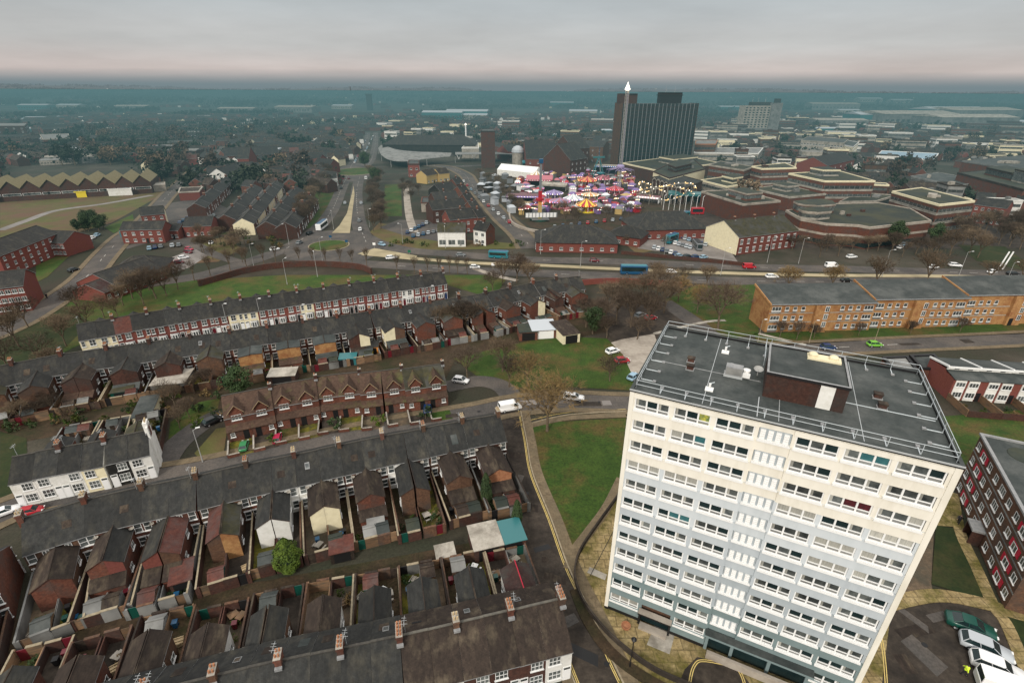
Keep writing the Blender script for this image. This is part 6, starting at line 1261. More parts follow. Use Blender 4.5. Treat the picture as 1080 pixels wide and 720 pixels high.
for k in range(10): a = 2*PI*k/10; m.tube((0, 0, 16), (cos(a)*9, sin(a)*9, 14.5), .3, .16, 'paint_violet', 4); m.tube((cos(a)*9, sin(a)*9, 14.5), (cos(a)*9.6, sin(a)*9.6, 10), .05, .05, 'pole', 3); m.box(cos(a)*9.6-.5, cos(a)*9.6+.5, sin(a)*9.6-.4, sin(a)*9.6+.4, 9, 10, 'paint_rose')
m.lathe((0, 0, 15), [(1.7, 0), (2.6, 1), (2.6, 2), (1.6, 3)], 'paint_violet', 10); put('swing_arms', m, H); put('base', MB().lathe((0, 0, 0), [(7, 0), (7, 1), (0, 1)], 'paint_maroon', 12), H)
# teal swinging ride
q = at(630, 190); H = thing('pendulum_ride', 'teal legged pendulum ride with a tall thin mast at the back of the fair', 'fairground ride', (q.x, q.y, 0), .2, FAIR)
m = MB()
for sx in (-1, 1):
    for sy in (-1, 1): m.tube((sx*5, sy*3, 0), (sx*.5, sy*.4, 16), .4, .3, 'paint_teal', 5)
m.tube((0, 0, 14), (0, 0, 24), .3, .12, 'paint_blue', 5); m.box(-4.5, 4.5, -.5, .5, 16, 17.2, 'paint_teal'); put('frame', m, H); put('gondola', MB().tube((0, 0, 16), (2, 0, 6), .25, .25, 'pole', 5).lathe((2.2, 0, 4.6), [(3, 0), (3.3, .9), (0, 1.4)], 'paint_cyan', 12), H); put('base', MB().box(-5.5, 5.5, -3.5, 3.5, 0, .8, 'paint_navy'), H)
# coaster lattice
q = at(697, 213); H = thing('roller_coaster', 'white and gold trestle roller coaster at the right of the fair', 'roller coaster', (q.x, q.y, 0), -.22, FAIR)
m = MB(); tr = MB(); T = []
for k in range(97):
    t = k/96; a = t*4*PI; T.append(Vector((19*cos(a)*(1-.25*(t > .5)), 10*sin(a)*(1-.35*(t > .5)), 6.5+4.2*sin(a*1.5+.6)-2*t*0)))
for k in range(96):
    a, b = T[k], T[k+1]; n = (b-a).to_2d().normalized(); n = Vector((-n.y, n.x, 0))*.6
    for s in (-1, 1): tr.tube(a+n*s, b+n*s, .11, .11, 'concrete' if k % 5 else 'lamp_gold', 3)
    if k % 3 == 0:
        for s in (-1, 1): m.tube((a.x+n.x*s*1.6, a.y+n.y*s*1.6, 0), a+n*s, .10, .09, 'concrete', 4)
        if a.z > 4: m.tube((a.x-n.x*1.4, a.y-n.y*1.4, a.z*.3), (a.x+n.x*1.2, a.y+n.y*1.2, a.z*.75), .08, .08, 'concrete', 3)
put('support_frame', m, H); put('track', tr, H); put('train', MB().box(-3, 3, -.8, .8, 0, 1.2, 'paint_red').box(3.2, 5.8, -.8, .8, 0, 1.2, 'paint_red'), H, tuple(T[20]+Vector((0, 0, .2))), 1.9)
put('light_row', lamps(MB(), 60, lambda t: tuple(T[int(t*96)]+Vector((0, 0, .5))), .26, ('lamp_gold', 'lamp_white')), H)
hall_ride((722, 214), 20, 9, 6, -.25, 'paint_teal', 'paint_teal', 'dark teal boxed water ride beside the brown hall', None, 'flat', 'water_ride', 'fairground ride')
q = at(722, 222); H = thing('slide_ride', 'row of white hoops over the teal water ride', 'fairground ride', (q.x, q.y, 0), -.2, FAIR); m = MB()
for k in range(9): m.tube((-12+k*3, -1, 0), (-12+k*3, -1, 8), .16, .14, 'upvc', 4); m.tube((-12+k*3, -1, 8), (-11+k*3, 1, 8.5), .14, .14, 'upvc', 4)
put('frame', m, H)
# ---------------------------------------------------------------- vehicles
def loft(m, secs, mm, smooth_=True):
    n = len(secs[0]); vs = [v for s in secs for v in s]; fs = []
    for i in range(len(secs)-1):
        for k in range(n): fs.append((i*n+k, i*n+(k+1) % n, (i+1)*n+(k+1) % n, (i+1)*n+k))
    m.add(vs, fs, mm, smooth_); m.add(secs[0], [tuple(range(n-1, -1, -1))], mm); m.add(secs[-1], [tuple(range(n))], mm)
def car_body(kind, c):
    # stations along x: (x, half width, bottom, belt height)
    m = MB()
    st = {'hatch': [(-1.95, .68, .42, .72), (-1.88, .80, .28, .86), (-1.3, .86, .24, .92), (0, .88, .22, .94), (1.0, .86, .24, .90), (1.7, .80, .28, .74), (1.93, .66, .36, .58)],
          'estate': [(-2.3, .70, .42, .75), (-2.22, .84, .28, .92), (-1.4, .90, .24, .96), (0, .91, .22, .95), (1.1, .90, .24, .90), (2.0, .84, .28, .76), (2.28, .68, .36, .58)],
          'saloon': [(-2.3, .70, .42, .80), (-2.2, .84, .28, .95), (-1.4, .90, .24, .97), (0, .91, .22, .95), (1.1, .90, .24, .90), (2.0, .84, .28, .76), (2.28, .68, .36, .58)],
          'van': [(-2.5, .88, .40, 1.15), (-2.46, .95, .30, 1.2), (-1.5, .97, .26, 1.2), (0, .98, .26, 1.2), (1.4, .96, .26, 1.15), (2.2, .90, .28, .98), (2.46, .74, .36, .75)]}[kind]
    secs = []
    for x, hw, b, t in st:
        secs.append([(x, -hw*.93, b), (x, hw*.93, b), (x, hw, b+.15), (x, hw, t-.12), (x, hw*.88, t), (x, -hw*.88, t), (x, -hw, t-.12), (x, -hw, b+.15)])
    loft(m, secs, c)
    # roof and pillars
    g = {'hatch': (-1.8, -1.35, .35, 1.05, 1.42, .90), 'estate': (-2.15, -1.75, .3, 1.05, 1.45, .94), 'saloon': (-1.75, -1.0, .25, 1.05, 1.42, .95), 'van': (-2.44, -2.38, 1.05, 1.75, 1.98, 1.18)}[kind]
    xb, xr, xf, xw, zt, zb = g; hw = .84 if kind != 'van' else .93; tw = hw*.80 if kind != 'van' else .86
    R_ = [(xr, tw-.1), (xr+.15, tw), (xf-.15, tw), (xf, tw-.12)]
    m.add([(x, s*y, zt-.005) for s in (1, ) for x, y in R_]+[(x, -y, zt-.005) for x, y in R_[::-1]], [tuple(range(7, -1, -1))], c)
    m.add([(x, s*y, zt-.07) for s in (1, ) for x, y in R_]+[(x, -y, zt-.07) for x, y in R_[::-1]]+[(x, y, zt-.005) for x, y in R_]+[(x, -y, zt-.005) for x, y in R_[::-1]], [(k, (k+1) % 8, 8+(k+1) % 8, 8+k) for k in range(8)], c)
    for s in (-1, 1):
        for (xa, xt) in ((xw, xf), (xb, xr), ((xb+xw)/2-.1, (xr+xf)/2-.1)): m.tube((xa, s*(hw-.06), zb-.02), (xt, s*(tw-.04), zt-.05), .05, .045, c, 4)
    if kind == 'van': 
        for s in (-1, 1): m.hull([(-2.44, s*.86, 1.15), (.6, s*.86, 1.15), (.6, s*.94, 1.15), (-2.44, s*.94, 1.15)], [(-2.4, s*.80, 1.93), (.6, s*.80, 1.93), (.6, s*.87, 1.93), (-2.4, s*.87, 1.93)], c)
    return m
def car_glass(kind):
    m = MB(); g = {'hatch': (-1.8, -1.35, .35, 1.05, 1.42, .90), 'estate': (-2.15, -1.75, .3, 1.05, 1.45, .94), 'saloon': (-1.75, -1.0, .25, 1.05, 1.42, .95), 'van': (-2.44, -2.38, 1.05, 1.75, 1.98, 1.15)}[kind]
    xb, xr, xf, xw, zt, zb = g; hw = (.84 if kind != 'van' else .92)-.03; tw = hw*.80 if kind != 'van' else .83
    m.hull([(xb, -hw, zb), (xw, -hw, zb), (xw, hw, zb), (xb, hw, zb)], [(xr, -tw, zt-.06), (xf, -tw, zt-.06), (xf, tw, zt-.06), (xr, tw, zt-.06)], 'glass_dark'); return m
def wheel_mb():
    m = MB(); m.lathe((0, 0, 0), [(.19, -.1), (.31, -.1), (.32, 0), (.31, .1), (.19, .1)], 'rubber', 12); m.lathe((0, 0, 0), [(0, .085), (.2, .08)], 'galv', 10); m.lathe((0, 0, 0), [(.2, -.08), (0, -.085)], 'galv', 10)
    m.move(Matrix.Rotation(PI/2, 4, 'X')); return m
NC = 0
def iang(p, a):          # a heading read off the photograph -> heading on the ground
    d = at(p[0]+3*cos(a), p[1]-3*sin(a))-at(*p); return math.atan2(d.y, d.x)
def car(p, rz, kind, colour, label, group='cars parked and driving', world=False):
    global NC; NC += 1
    q = Vector(p[:2]) if world else at(*p); z = .05
    if not world: rz = iang(p, rz)
    near = q.length < 170
    H = thing('parked_car' if kind != 'van' else 'van', label, 'car' if kind != 'van' else 'van', (q.x, q.y, z), rz, group)
    put('body', shared(('body', kind, colour), lambda: car_body(kind, 'paint_'+colour)), H); put('windows', shared(('windows', kind), lambda: car_glass(kind)), H)
    L0 = {'hatch': 1.2, 'estate': 1.4, 'saloon': 1.4, 'van': 1.5}[kind]; hw = .80 if kind != 'van' else .88
    for x in (-L0, L0):
        for y in (-hw, hw): put('wheel', shared(('wheel',), wheel_mb), H, (x, y, .31))
    if near:
        fx = {'hatch': 1.86, 'estate': 2.18, 'saloon': 2.18, 'van': 2.38}[kind]
        for y in (-.55, .55):
            put('headlight', shared(('headlight',), lambda: MB().box(-.08, .08, -.17, .17, -.07, .07, 'upvc')), H, (fx, y, .62)); put('tail_light', shared(('tail_light',), lambda: MB().box(-.05, .05, -.13, .13, -.09, .09, 'paint_red')), H, (-fx+.02, y, .72))
        put('number_plate', shared(('number_plate',), lambda: MB().box(-.02, .02, -.26, .26, -.06, .06, 'plate')), H, (fx+.07, 0, .45))
    return H
def bus(p, rz, c, top, label, L_=11., h=3.0, name='bus'):
    q = at(*p); rz = iang(p, rz); H = thing(name, label, 'bus', (q.x, q.y, .05), rz, 'buses on the ring road')
    m = MB(); x = L_/2; secs = []
    for xx, hw, b, t in ((-x, 1.12, .5, h-.12), (-x+.15, 1.24, .35, h), (x-.3, 1.24, .35, h), (x, 1.1, .45, h-.25)): secs.append([(xx, -hw, b), (xx, hw, b), (xx, hw, t-.2), (xx, hw*.85, t), (xx, -hw*.85, t), (xx, -hw, t-.2)])
    loft(m, secs, c, False); put('body', m, H); put('roof', MB().box(-x+.3, x-.5, -1.0, 1.0, h, h+.08, top), H)
    for s in (-1, 1): put('side_window', MB().box(-x+.4, x-.9, s*1.24, s*1.27, 1.35, h-.55, 'glass_dark'), H)
    put('windscreen', MB().box(x-.12, x+.02, -1.0, 1.0, 1.2, h-.4, 'glass_dark'), H)
    for xx in (-x+2.4, x-2.4):
        for y in (-1.1, 1.1): put('wheel', shared(('wheel', 'b'), lambda: wheel_mb().move(Matrix.Scale(1.5, 4))), H, (xx, y, .46))
    return H
D = math.radians
cars = [
 ((1022, 663), -20, 'saloon', 'green', 'dark green saloon at the top of the line in the tower car park'), ((1038, 686), -22, 'estate', 'silver', 'silver estate parked below the dark green saloon'),
 ((1050, 707), -22, 'estate', 'white', 'white estate with the longest bonnet parked below the silver one'), ((1060, 731), -20, 'van', 'white', 'white van beside the person in the yellow jacket'),
 ((605, 421), -4, 'estate', 'white', 'white car turning on the road by the bare tree'), ((538, 432), 10, 'van', 'white', 'white van parked at the end of the long slate row'),
 ((486, 403), -8, 'hatch', 'white', 'white car parked on the path beside the dormered row'), ((668, 399), 35, 'hatch', 'paleblue', 'pale blue car half behind the tower roof corner'),
 ((656, 382), 5, 'hatch', 'red', 'small red car on the gravel car park'), ((646, 372), 15, 'hatch', 'white', 'white car at the edge of the gravel car park'),
 ((686, 337), 10, 'hatch', 'red', 'red car under the dark trees'), ((675, 334), 20, 'hatch', 'grey', 'grey car under the dark trees'),
 ((873, 368), -2, 'hatch', 'navy', 'dark blue car on the road by the orange flats'), ((922, 365), -1, 'hatch', 'lime', 'bright lime green car on the road by the orange flats'),
 ((225, 446), 25, 'hatch', 'black', 'black car beside the grass left of the dormered row'), ((258, 472), 75, 'hatch', 'mint', 'mint green car on a front drive of the dormered row'),
 ((293, 464), 78, 'hatch', 'pink', 'crimson car on a front drive of the dormered row'), ((451, 433), 88, 'hatch', 'navy', 'dark blue car on the drive at the right of the dormered row'),
 ((34, 541), 12, 'hatch', 'red', 'red car parked in front of the white cottages'), ((6, 542), 20, 'estate', 'white', 'white car at the left edge of the estate road'),
 ((78, 286), 18, 'hatch', 'black', 'dark car driving up the left hand road'), 
 ((88, 260), 30, 'hatch', 'yellow', 'yellow car in the bays beside the left flats'), ((94, 256), 30, 'hatch', 'silver', 'silver car next to the yellow one'), ((98, 252), 30, 'hatch', 'white', 'white car third in the bays by the left flats'), ((103, 249), 30, 'hatch', 'paleblue', 'pale car at the end of the bays by the left flats'),
 ((158, 263), 80, 'hatch', 'paleblue', 'pale car first in the row above the church hall'), ((164, 262), 80, 'hatch', 'navy', 'navy car second in the row above the church hall'), ((170, 261), 80, 'hatch', 'grey', 'grey car third in the row above the church hall'), ((182, 260), 80, 'hatch', 'silver', 'silver car fourth in the row above the church hall'), ((189, 259.5), 80, 'hatch', 'grey', 'dark car fifth in the row above the church hall'),
 ((200, 264), -10, 'hatch', 'pink', 'crimson car at the top of the pink paved car park'), ((199, 267), -10, 'hatch', 'maroon', 'maroon car below the crimson one on the pink paving'), ((194, 273), 10, 'hatch', 'white', 'white car on the pink paved car park'), ((189, 278), 5, 'hatch', 'maroon', 'dark red car on the pink paved car park'), ((180, 284), 0, 'hatch', 'white', 'white car at the foot of the pink paved car park'), ((223, 257), 60, 'hatch', 'white', 'white car on the side road by the bare bank'),
 ((290, 264), 8, 'hatch', 'white', 'white car on the ring road left of the roundabout'), ((327, 247), 25, 'estate', 'black', 'black car following the coach'), ((316, 257), 30, 'hatch', 'grey', 'grey car entering the roundabout'),
 ((403, 259), -15, 'hatch', 'paleblue', 'pale blue car leaving the roundabout'), ((413, 273), 5, 'estate', 'white', 'white car beside the yellow traffic island'), ((380, 243), 80, 'hatch', 'white', 'white car coming down to the roundabout'), ((379, 234), 80, 'hatch', 'grey', 'grey car behind the white one above the roundabout'), ((381, 215), 85, 'hatch', 'silver', 'silver car halfway up the main road'), ((364, 215), 80, 'hatch', 'silver', 'pale car climbing the left carriageway'), ((360, 199), 80, 'hatch', 'black', 'dark car high on the left carriageway'), ((362, 189), 80, 'hatch', 'pink', 'red car at the upper roundabout'), ((368, 189), 60, 'hatch', 'maroon', 'dark red car at the upper roundabout'),
 ((486, 270), 0, 'hatch', 'grey', 'grey car on the upper carriageway'), ((501, 283), 0, 'hatch', 'white', 'white car on the lower carriageway'), ((627, 276), -4, 'hatch', 'maroon', 'maroon car on the upper carriageway'), ((629, 265), 4, 'hatch', 'silver', 'silver car in front of the hipped brick building'),
 ((708, 288), 0, 'hatch', 'white', 'white car on the lower carriageway beside the bus'), ((814, 293), 0, 'estate', 'white', 'white car on the carriageway behind the bare tree'), ((892, 297), 0, 'hatch', 'black', 'black car on the carriageway behind the orange flats'), ((898, 272), 5, 'estate', 'white', 'white car on the slip road below the police station'), ((1007, 281), -4, 'estate', 'white', 'white car on the far carriageway at the right'), ((984, 283), 2, 'hatch', 'white', 'white car behind the branching bare tree'), ((1046, 288), 8, 'hatch', 'white', 'white car beside the twin blue white posts'), ((1068, 290), 0, 'estate', 'black', 'dark car at the right end of the ring road'),
 ((949, 262), 20, 'hatch', 'white', 'white car under the evergreen trees'), ((953, 259), 20, 'hatch', 'paleblue', 'pale blue car under the evergreen trees'), ((956, 256), 20, 'hatch', 'white', 'second white car under the evergreen trees'),
]
for p, a, kd, c, lb in cars:
    H = car(p, D(a), kd, c, lb)
    if p[0] > 1015 and p[1] > 650: H.scale = (1.14,)*3
    if p[1] > 460 and p[0] < 300: H.scale = (.86,)*3
car((790, 283), D(0), 'van', 'red', 'red van on the upper carriageway below the pub', 'vans on the ring road'); car((877, 282), D(0), 'van', 'white', 'white van on the upper carriageway', 'vans on the ring road'); car((386, 189), D(85), 'van', 'white', 'white van coming off the upper roundabout', 'vans on the ring road')
vr = random.Random(9); cc = ['white', 'silver', 'grey', 'black', 'paleblue', 'red', 'navy', 'white', 'silver']
for i in range(11): # cars along the high street kerb
    car((489+i*3.6+i*i*.12, 192+i*4.3), D(118), 'hatch', vr.choice(cc), f"{nth(i)} parked car down the kerb of the high street", 'cars along the high street kerb')
PKR = [((690, 262), (712, 268.5), 6, 60), ((700, 254), (728, 262), 8, 60), ((718, 251), (744, 259), 7, 60), ((716, 271), (742, 272.5), 4, 10)]
for ri, (a, b, n_, rot) in enumerate(PKR):
    for i in range(n_): t = i/(n_-1); c = vr.choice(cc); car((a[0]+(b[0]-a[0])*t, a[1]+(b[1]-a[1])*t), D(rot), 'hatch', c, f"{nth(i)} car in the {nth(ri)} line of the pale car park", 'cars in the pale car park')
for ri, (a, b, n_) in enumerate((((200, 240), (226, 228), 9), ((190, 236), (205, 226), 5), ((210, 243), (232, 233), 6), ((430, 246), (450, 236), 6), ((436, 250), (468, 243), 7), ((585, 240), (655, 232), 9))):
    for i in range(n_): t = i/(n_-1); c = vr.choice(['blue', 'navy', 'white', 'grey', 'silver', 'red']); car((a[0]+(b[0]-a[0])*t, a[1]+(b[1]-a[1])*t), D(70), 'hatch', c, f"{nth(i)} car of the {['line beside the pink workshop', 'short line left of the pink workshop', 'lower line beside the pink workshop', 'line by the lane', 'line behind the white fronted shop', 'line between the hipped halls'][ri]}", 'cars in the small car parks')
for i in range(30): # distant queue of traffic
    t = i/29; px_ = 374+t*14+vr.choice([0, 5.5]); py_ = 172-t*28; car((px_, py_), D(80), 'hatch', vr.choice(cc), 'small car in the distant queue of traffic beyond the upper roundabout', 'distant queue of traffic')
bus((340, 241), D(38), 'paint_white', 'paint_blue', 'white and blue coach approaching the roundabout', 12, 3.4, 'coach'); bus((526, 272), D(-3), 'paint_cyan', 'paint_blue', 'short turquoise bus on the upper carriageway', 8, 3.0); bus((668, 289), D(-1), 'paint_blue', 'paint_cyan', 'dark blue bus with a light blue roof on the lower carriageway', 10, 3.4)
bus((708, 256), D(20), 'paint_cyan', 'paint_blue', 'turquoise lorry body in the pale car park', 8, 4, 'lorry'); bus((735, 262), D(-48), 'paint_grey', 'black', 'grey trailer at the edge of the pale car park', 9, 3.2, 'lorry'); bus((722, 229), D(10), 'paint_cyan', 'paint_blue', 'turquoise trailer behind the wide hall', 6, 3, 'lorry'); bus((735, 226), D(0), 'paint_red', 'paint_red', 'red lorry beside the law court', 7, 3.6, 'lorry')
# ---------------------------------------------------------------- people
def person(p, rz, label, top, legs, pose):
    q = at(*p); H = thing('person', label, 'person', (q.x, q.y, .14), rz)
    # joints: pelvis, chest, neck, head, arms, legs in mid-stride
    J = [((0, 0, .93), .15), ((0, .02, 1.15), .155), ((0, .03, 1.36), .17), ((0, .03, 1.49), .065), ((0, .05, 1.56), .085), ((0, .05, 1.68), .115), ((0, .05, 1.77), .07)]
    E = [(0, 1), (1, 2), (2, 3), (3, 4), (4, 5), (5, 6)]
    def chain(par, pts):
        for pt, r_ in pts: J.append((pt, r_)); E.append((par, len(J)-1)); par = len(J)-1
    for s, st in ((-1, .28), (1, -.22)):
        chain(0, [((s*.1, 0, .86), .10), ((s*.11, st*.5, .48), .065), ((s*.11, st*.9+(-.1 if st < 0 else 0), .09), .045), ((s*.11, st*.9+.15, .03), .035)])
        am = pose*.3*s; chain(2, [((s*.2, .02, 1.40), .06), ((s*.27, am*.5, 1.13), .045), ((s*.27, am+.12, .90), .035), ((s*.26, am+.18, .80), .03)])
    me = bpy.data.meshes.new('body'); me.from_pydata([j[0] for j in J], E, []); o = put('body', me, H)
    o.modifiers.new('skin', 'SKIN'); o.modifiers.new('sub', 'SUBSURF').levels = 1
    for i, j in enumerate(J): me.skin_vertices[0].data[i].radius = (j[1], j[1])
    me.skin_vertices[0].data[0].use_root = True; me.materials.append(MATS['skin'])
    sh = MB(); sh.lathe((0, .02, .86), [(.2, 0), (.215, .15), (.2, .35), (.215, .5), (.16, .60), (.08, .64)], top, 12, True)
    for s in (-1, 1): am = pose*.3*s; sh.tube((s*.19, .02, 1.42), (s*.27, am*.5, 1.13), .085, .07, top, 8); sh.tube((s*.27, am*.5, 1.13), (s*.27, am+.1, .93), .07, .055, top, 8)
    put('jacket', sh, H); tr = MB()
    for s, st in ((-1, .28), (1, -.22)): tr.tube((s*.1, 0, .95), (s*.11, st*.5, .48), .12, .09, legs, 8); tr.tube((s*.11, st*.5, .48), (s*.11, st*.9+(-.1 if st < 0 else 0), .1), .09, .065, legs, 8); tr.box(s*.11-.05, s*.11+.05, st*.9-.12, st*.9+.16, 0, .1, 'black')
    put('trousers', tr, H); put('hair', MB().lathe((0, .03, 1.67), [(.118, 0), (.115, .06), (.075, .115), (0, .135)], 'black', 10, True), H)
person((1016, 712), .6, 'person in a bright yellow safety jacket beside the white van', 'hivis', 'cloth', 1); person((1010, 552), 2.2, 'person in dark clothes walking by the brown flats', 'cloth', 'cloth', 1)
person((50, 315), .7, 'person beside the left hand road', 'cloth', 'cloth', 1)
# ---------------------------------------------------------------- street furniture
def lamp_post(px, h, label, arm=1.4, rz=0, c='pole', twin=False):
    q = at(*px); H = thing('street_lamp', label, 'street lamp', (q.x, q.y, 0), rz, 'street lamps')
    put('post', shared(('post', h, c), lambda: MB().tube((0, 0, 0), (0, 0, 1.2), .13, .11, c, 7).tube((0, 0, 1.2), (0, 0, h), .085, .05, c, 7)), H)
    for s in ((1, -1) if twin else (1, )): put('lamp_head', shared(('lamp_head', arm, h, c, s), lambda: MB().tube((0, 0, h-.05), (s*arm, 0, h+.3), .045, .04, c, 5).box(s*arm-.35, s*arm+.35, -.12, .12, h+.22, h+.36, 'upvc')), H)
for i, (x, y) in enumerate([(612, 282), (809, 277), (842, 278), (570, 268), (700, 272), (760, 290), (930, 292), (1010, 294)]): lamp_post((x, y), 10, f"tall ring road lamp post, {nth(i)} counting from the brick hall", 1.6, 0)
for i, (x, y) in enumerate([(268, 282), (303, 300), (335, 292), (425, 258), (305, 258), (352, 242), (390, 240), (340, 275), (470, 262)]): lamp_post((x, y), 9, f"slim lamp post around the roundabout, {nth(i)} of the ring", 1.3, i)
lamp_post((853, 362), 6.5, 'pale lamp post beside the orange flats entrance', .8, 0, 'kerb'); lamp_post((799, 361), 6.5, 'pale lamp post at the left end of the orange flats', .8, 0, 'kerb'); lamp_post((922, 361), 6.5, 'pale lamp post behind the lime green car', .8, 1, 'kerb')
lamp_post((214, 487), 7, 'thin grey lamp post by the estate road beside the white gable', .8, .5)
lamp_post((1060, 300), 8, 'lamp post at the right end of the ring road', 1.2, 0)
for i, (x, y) in enumerate(((322, 352), (277, 345), (242, 351), (455, 330))): lamp_post((x, y), 8.5, f"thin street lamp rising behind the second street roofs, {nth(i)} one", .9, 0)
q = at(664, 703); H = thing('lantern', 'black lantern post on the mossy paving in front of the tower', 'street lamp', (q.x, q.y, .1)); put('post', MB().tube((0, 0, 0), (0, 0, .7), .12, .1, 'black', 8).tube((0, 0, .7), (0, 0, 4.4), .06, .05, 'black', 7), H); put('lamp_head', MB().lathe((0, 0, 4.4), [(.08, 0), (.28, .45), (.34, .5), (.12, .75), (0, .85)], 'black', 8), H)
q = at(660, 661); tag(put('manhole_planter', MB().lathe((0, 0, .1), [(.55, 0), (.6, .35), (.5, .35), (.5, .2), (0, .2)], 'pot', 12), None, (q.x, q.y, 0)), 'round terracotta planter on the tower paving', 'planter')
q = at(1055, 284); H = thing('totem_sign', 'pair of pale blue white leaning posts beside the ring road', 'sign', (q.x, q.y, 0), 0); 
for s in (-.8, .8): put('post', MB().tube((s, 0, 0), (s+1.4, 0, 7), .28, .28, 'paint_white', 6), H)
for i, (x, y, c) in enumerate(((520, 284, 'paint_white'), (395, 262, 'paint_white'), (366, 259, 'paint_blue'), (349, 254, 'paint_blue'), (432, 270, 'sign_green'))):
    q = at(x, y); H = thing('road_sign', f"small {['white', 'white round', 'blue', 'pale blue', 'green'][i]} road sign {['on the lower carriageway verge', 'on the tip of the yellow island', 'at the roundabout edge', 'on the roundabout grass', 'by the upper carriageway'][i]}", 'road sign', (q.x, q.y, 0)); put('post', MB().tube((0, 0, 0), (0, 0, 2.2), .05, .05, 'pole', 5), H); put('sign_plate', MB().box(-.6, .6, -.06, 0, 1.5, 2.5, c), H)
q = at(663, 666)
# ---------------------------------------------------------------- trees
def bare_tree(seed, h, spread, tw, tmat, n0=5, tws=.035):
    r = random.Random(seed); tk = MB(); cr = MB(); ends = []
    def grow(p, d, l, rad, lev):
        q = p+d*l; tk.tube(p, q, rad, rad*.62, 'bark', 7 if lev == 0 else 5 if lev < 2 else 3, caps=False)
        if lev >= 4: ends.append((q, d)); return
        if lev >= 2: ends.append((p+d*l*.6, d))
        k = r.randint(3, 4) if lev < 3 else r.randint(2, 3)
        if lev == 0: k = n0
        for i in range(k):
            a = 2*PI*(i+r.random()*.6)/k; tilt = r.uniform(.35, .75)*spread; u = d.orthogonal().normalized(); w = d.cross(u)
            nd = (d*cos(tilt)+(u*cos(a)+w*sin(a))*sin(tilt)+Vector((0, 0, .12))).normalized(); grow(q if i else q, nd, l*r.uniform(.62, .85), rad*.6, lev+1)
    grow(Vector((0, 0, 0)), Vector((r.uniform(-.06, .06), r.uniform(-.06, .06), 1)).normalized(), h*.27, h*.022, 0)
    zs = max(e[0].z for e in ends); f = h*.93/zs
    for k in range(tw):
        p, d = r.choice(ends); d2 = (d+Vector((r.gauss(0, .55), r.gauss(0, .55), r.gauss(.15, .45)))).normalized(); l = h*r.uniform(.05, .12); q = p+d2*l; s = d2.orthogonal().normalized()*tws*r.uniform(.6, 1.3)
        cr.face([p-s, p+s, q+s*.2], tmat)
        for _ in range(2): t = r.uniform(.2, .9); a = p+d2*l*t; d3 = (d2+Vector((r.gauss(0, .8), r.gauss(0, .8), r.gauss(0, .6)))).normalized(); cr.face([a-s*.7, a+s*.7, a+d3*l*.6], tmat)
    S_ = Matrix.Scale(f, 4); tk.move(S_); cr.move(S_); return tk.mesh('trunk'), cr.mesh('crown')
def leafy_tree(seed, h, rx, mm, n, s, cone=False):
    r = random.Random(seed); tk = MB(); cr = MB(); tk.tube((0, 0, 0), (0, 0, h*.6), h*.03, h*.012, 'bark', 7)
    for k in range(5): a = k*1.3; tk.tube((0, 0, h*.3), (cos(a)*rx*.6, sin(a)*rx*.6, h*.6), h*.012, h*.005, 'bark', 5)
    cl = []
    for k in range(34):
        t = r.random(); a = r.random()*2*PI
        if cone: z = h*(.08+.9*t); R_ = rx*(1-t)**.6*r.uniform(.45, 1)*(1 if t > .1 else .8)
        else: z = h*(.3+.62*t); R_ = rx*math.sqrt(max(.05, 1-(2*t-1)**2))*r.uniform(.35, 1)
        cl.append((cos(a)*R_, sin(a)*R_, z, r.uniform(.10, .2)*h*(.6 if cone else 1)))
    for k in range(n):
        c = r.choice(cl); v = Vector((r.gauss(0, 1), r.gauss(0, 1), r.gauss(0, 1))).normalized()*c[3]*r.uniform(.55, 1.05); p = Vector(c[:3])+v
        if p.z < .1: continue
        a = (v+Vector((r.gauss(0, .4), r.gauss(0, .4), .5))).normalized(); b = a.orthogonal().normalized(); c2 = a.cross(b); q = s*r.uniform(.6, 1.3); cr.face([p-b*q, p+c2*q*.7, p+b*q, p-c2*q*.7], mm)
    return tk.mesh('trunk'), cr.mesh('crown')
BARE = [bare_tree(s, 10, .8+.14*(s % 3), 1700, ['twig', 'twig', 'twig_dark'][s % 3], tws=.024) for s in range(5)]
OCHRE = [bare_tree(11, 10, 1.15, 2300, 'twig_ochre', 6, .022), bare_tree(12, 10, 1.1, 2300, 'twig_ochre', 5, .022)]
SLIM = [bare_tree(s, 9, .5, 260, 'twig_dark', 4, .02) for s in (21, 22)]
EVER = [leafy_tree(31, 9, 3.6, 'leaf', 4200, .22), leafy_tree(32, 9, 3.2, 'leaf', 3800, .22)]
DARK = [bare_tree(s, 10, [.8, 1.0][s-41], 2400, 'twig_dark', 6, .024) for s in (41, 42)]
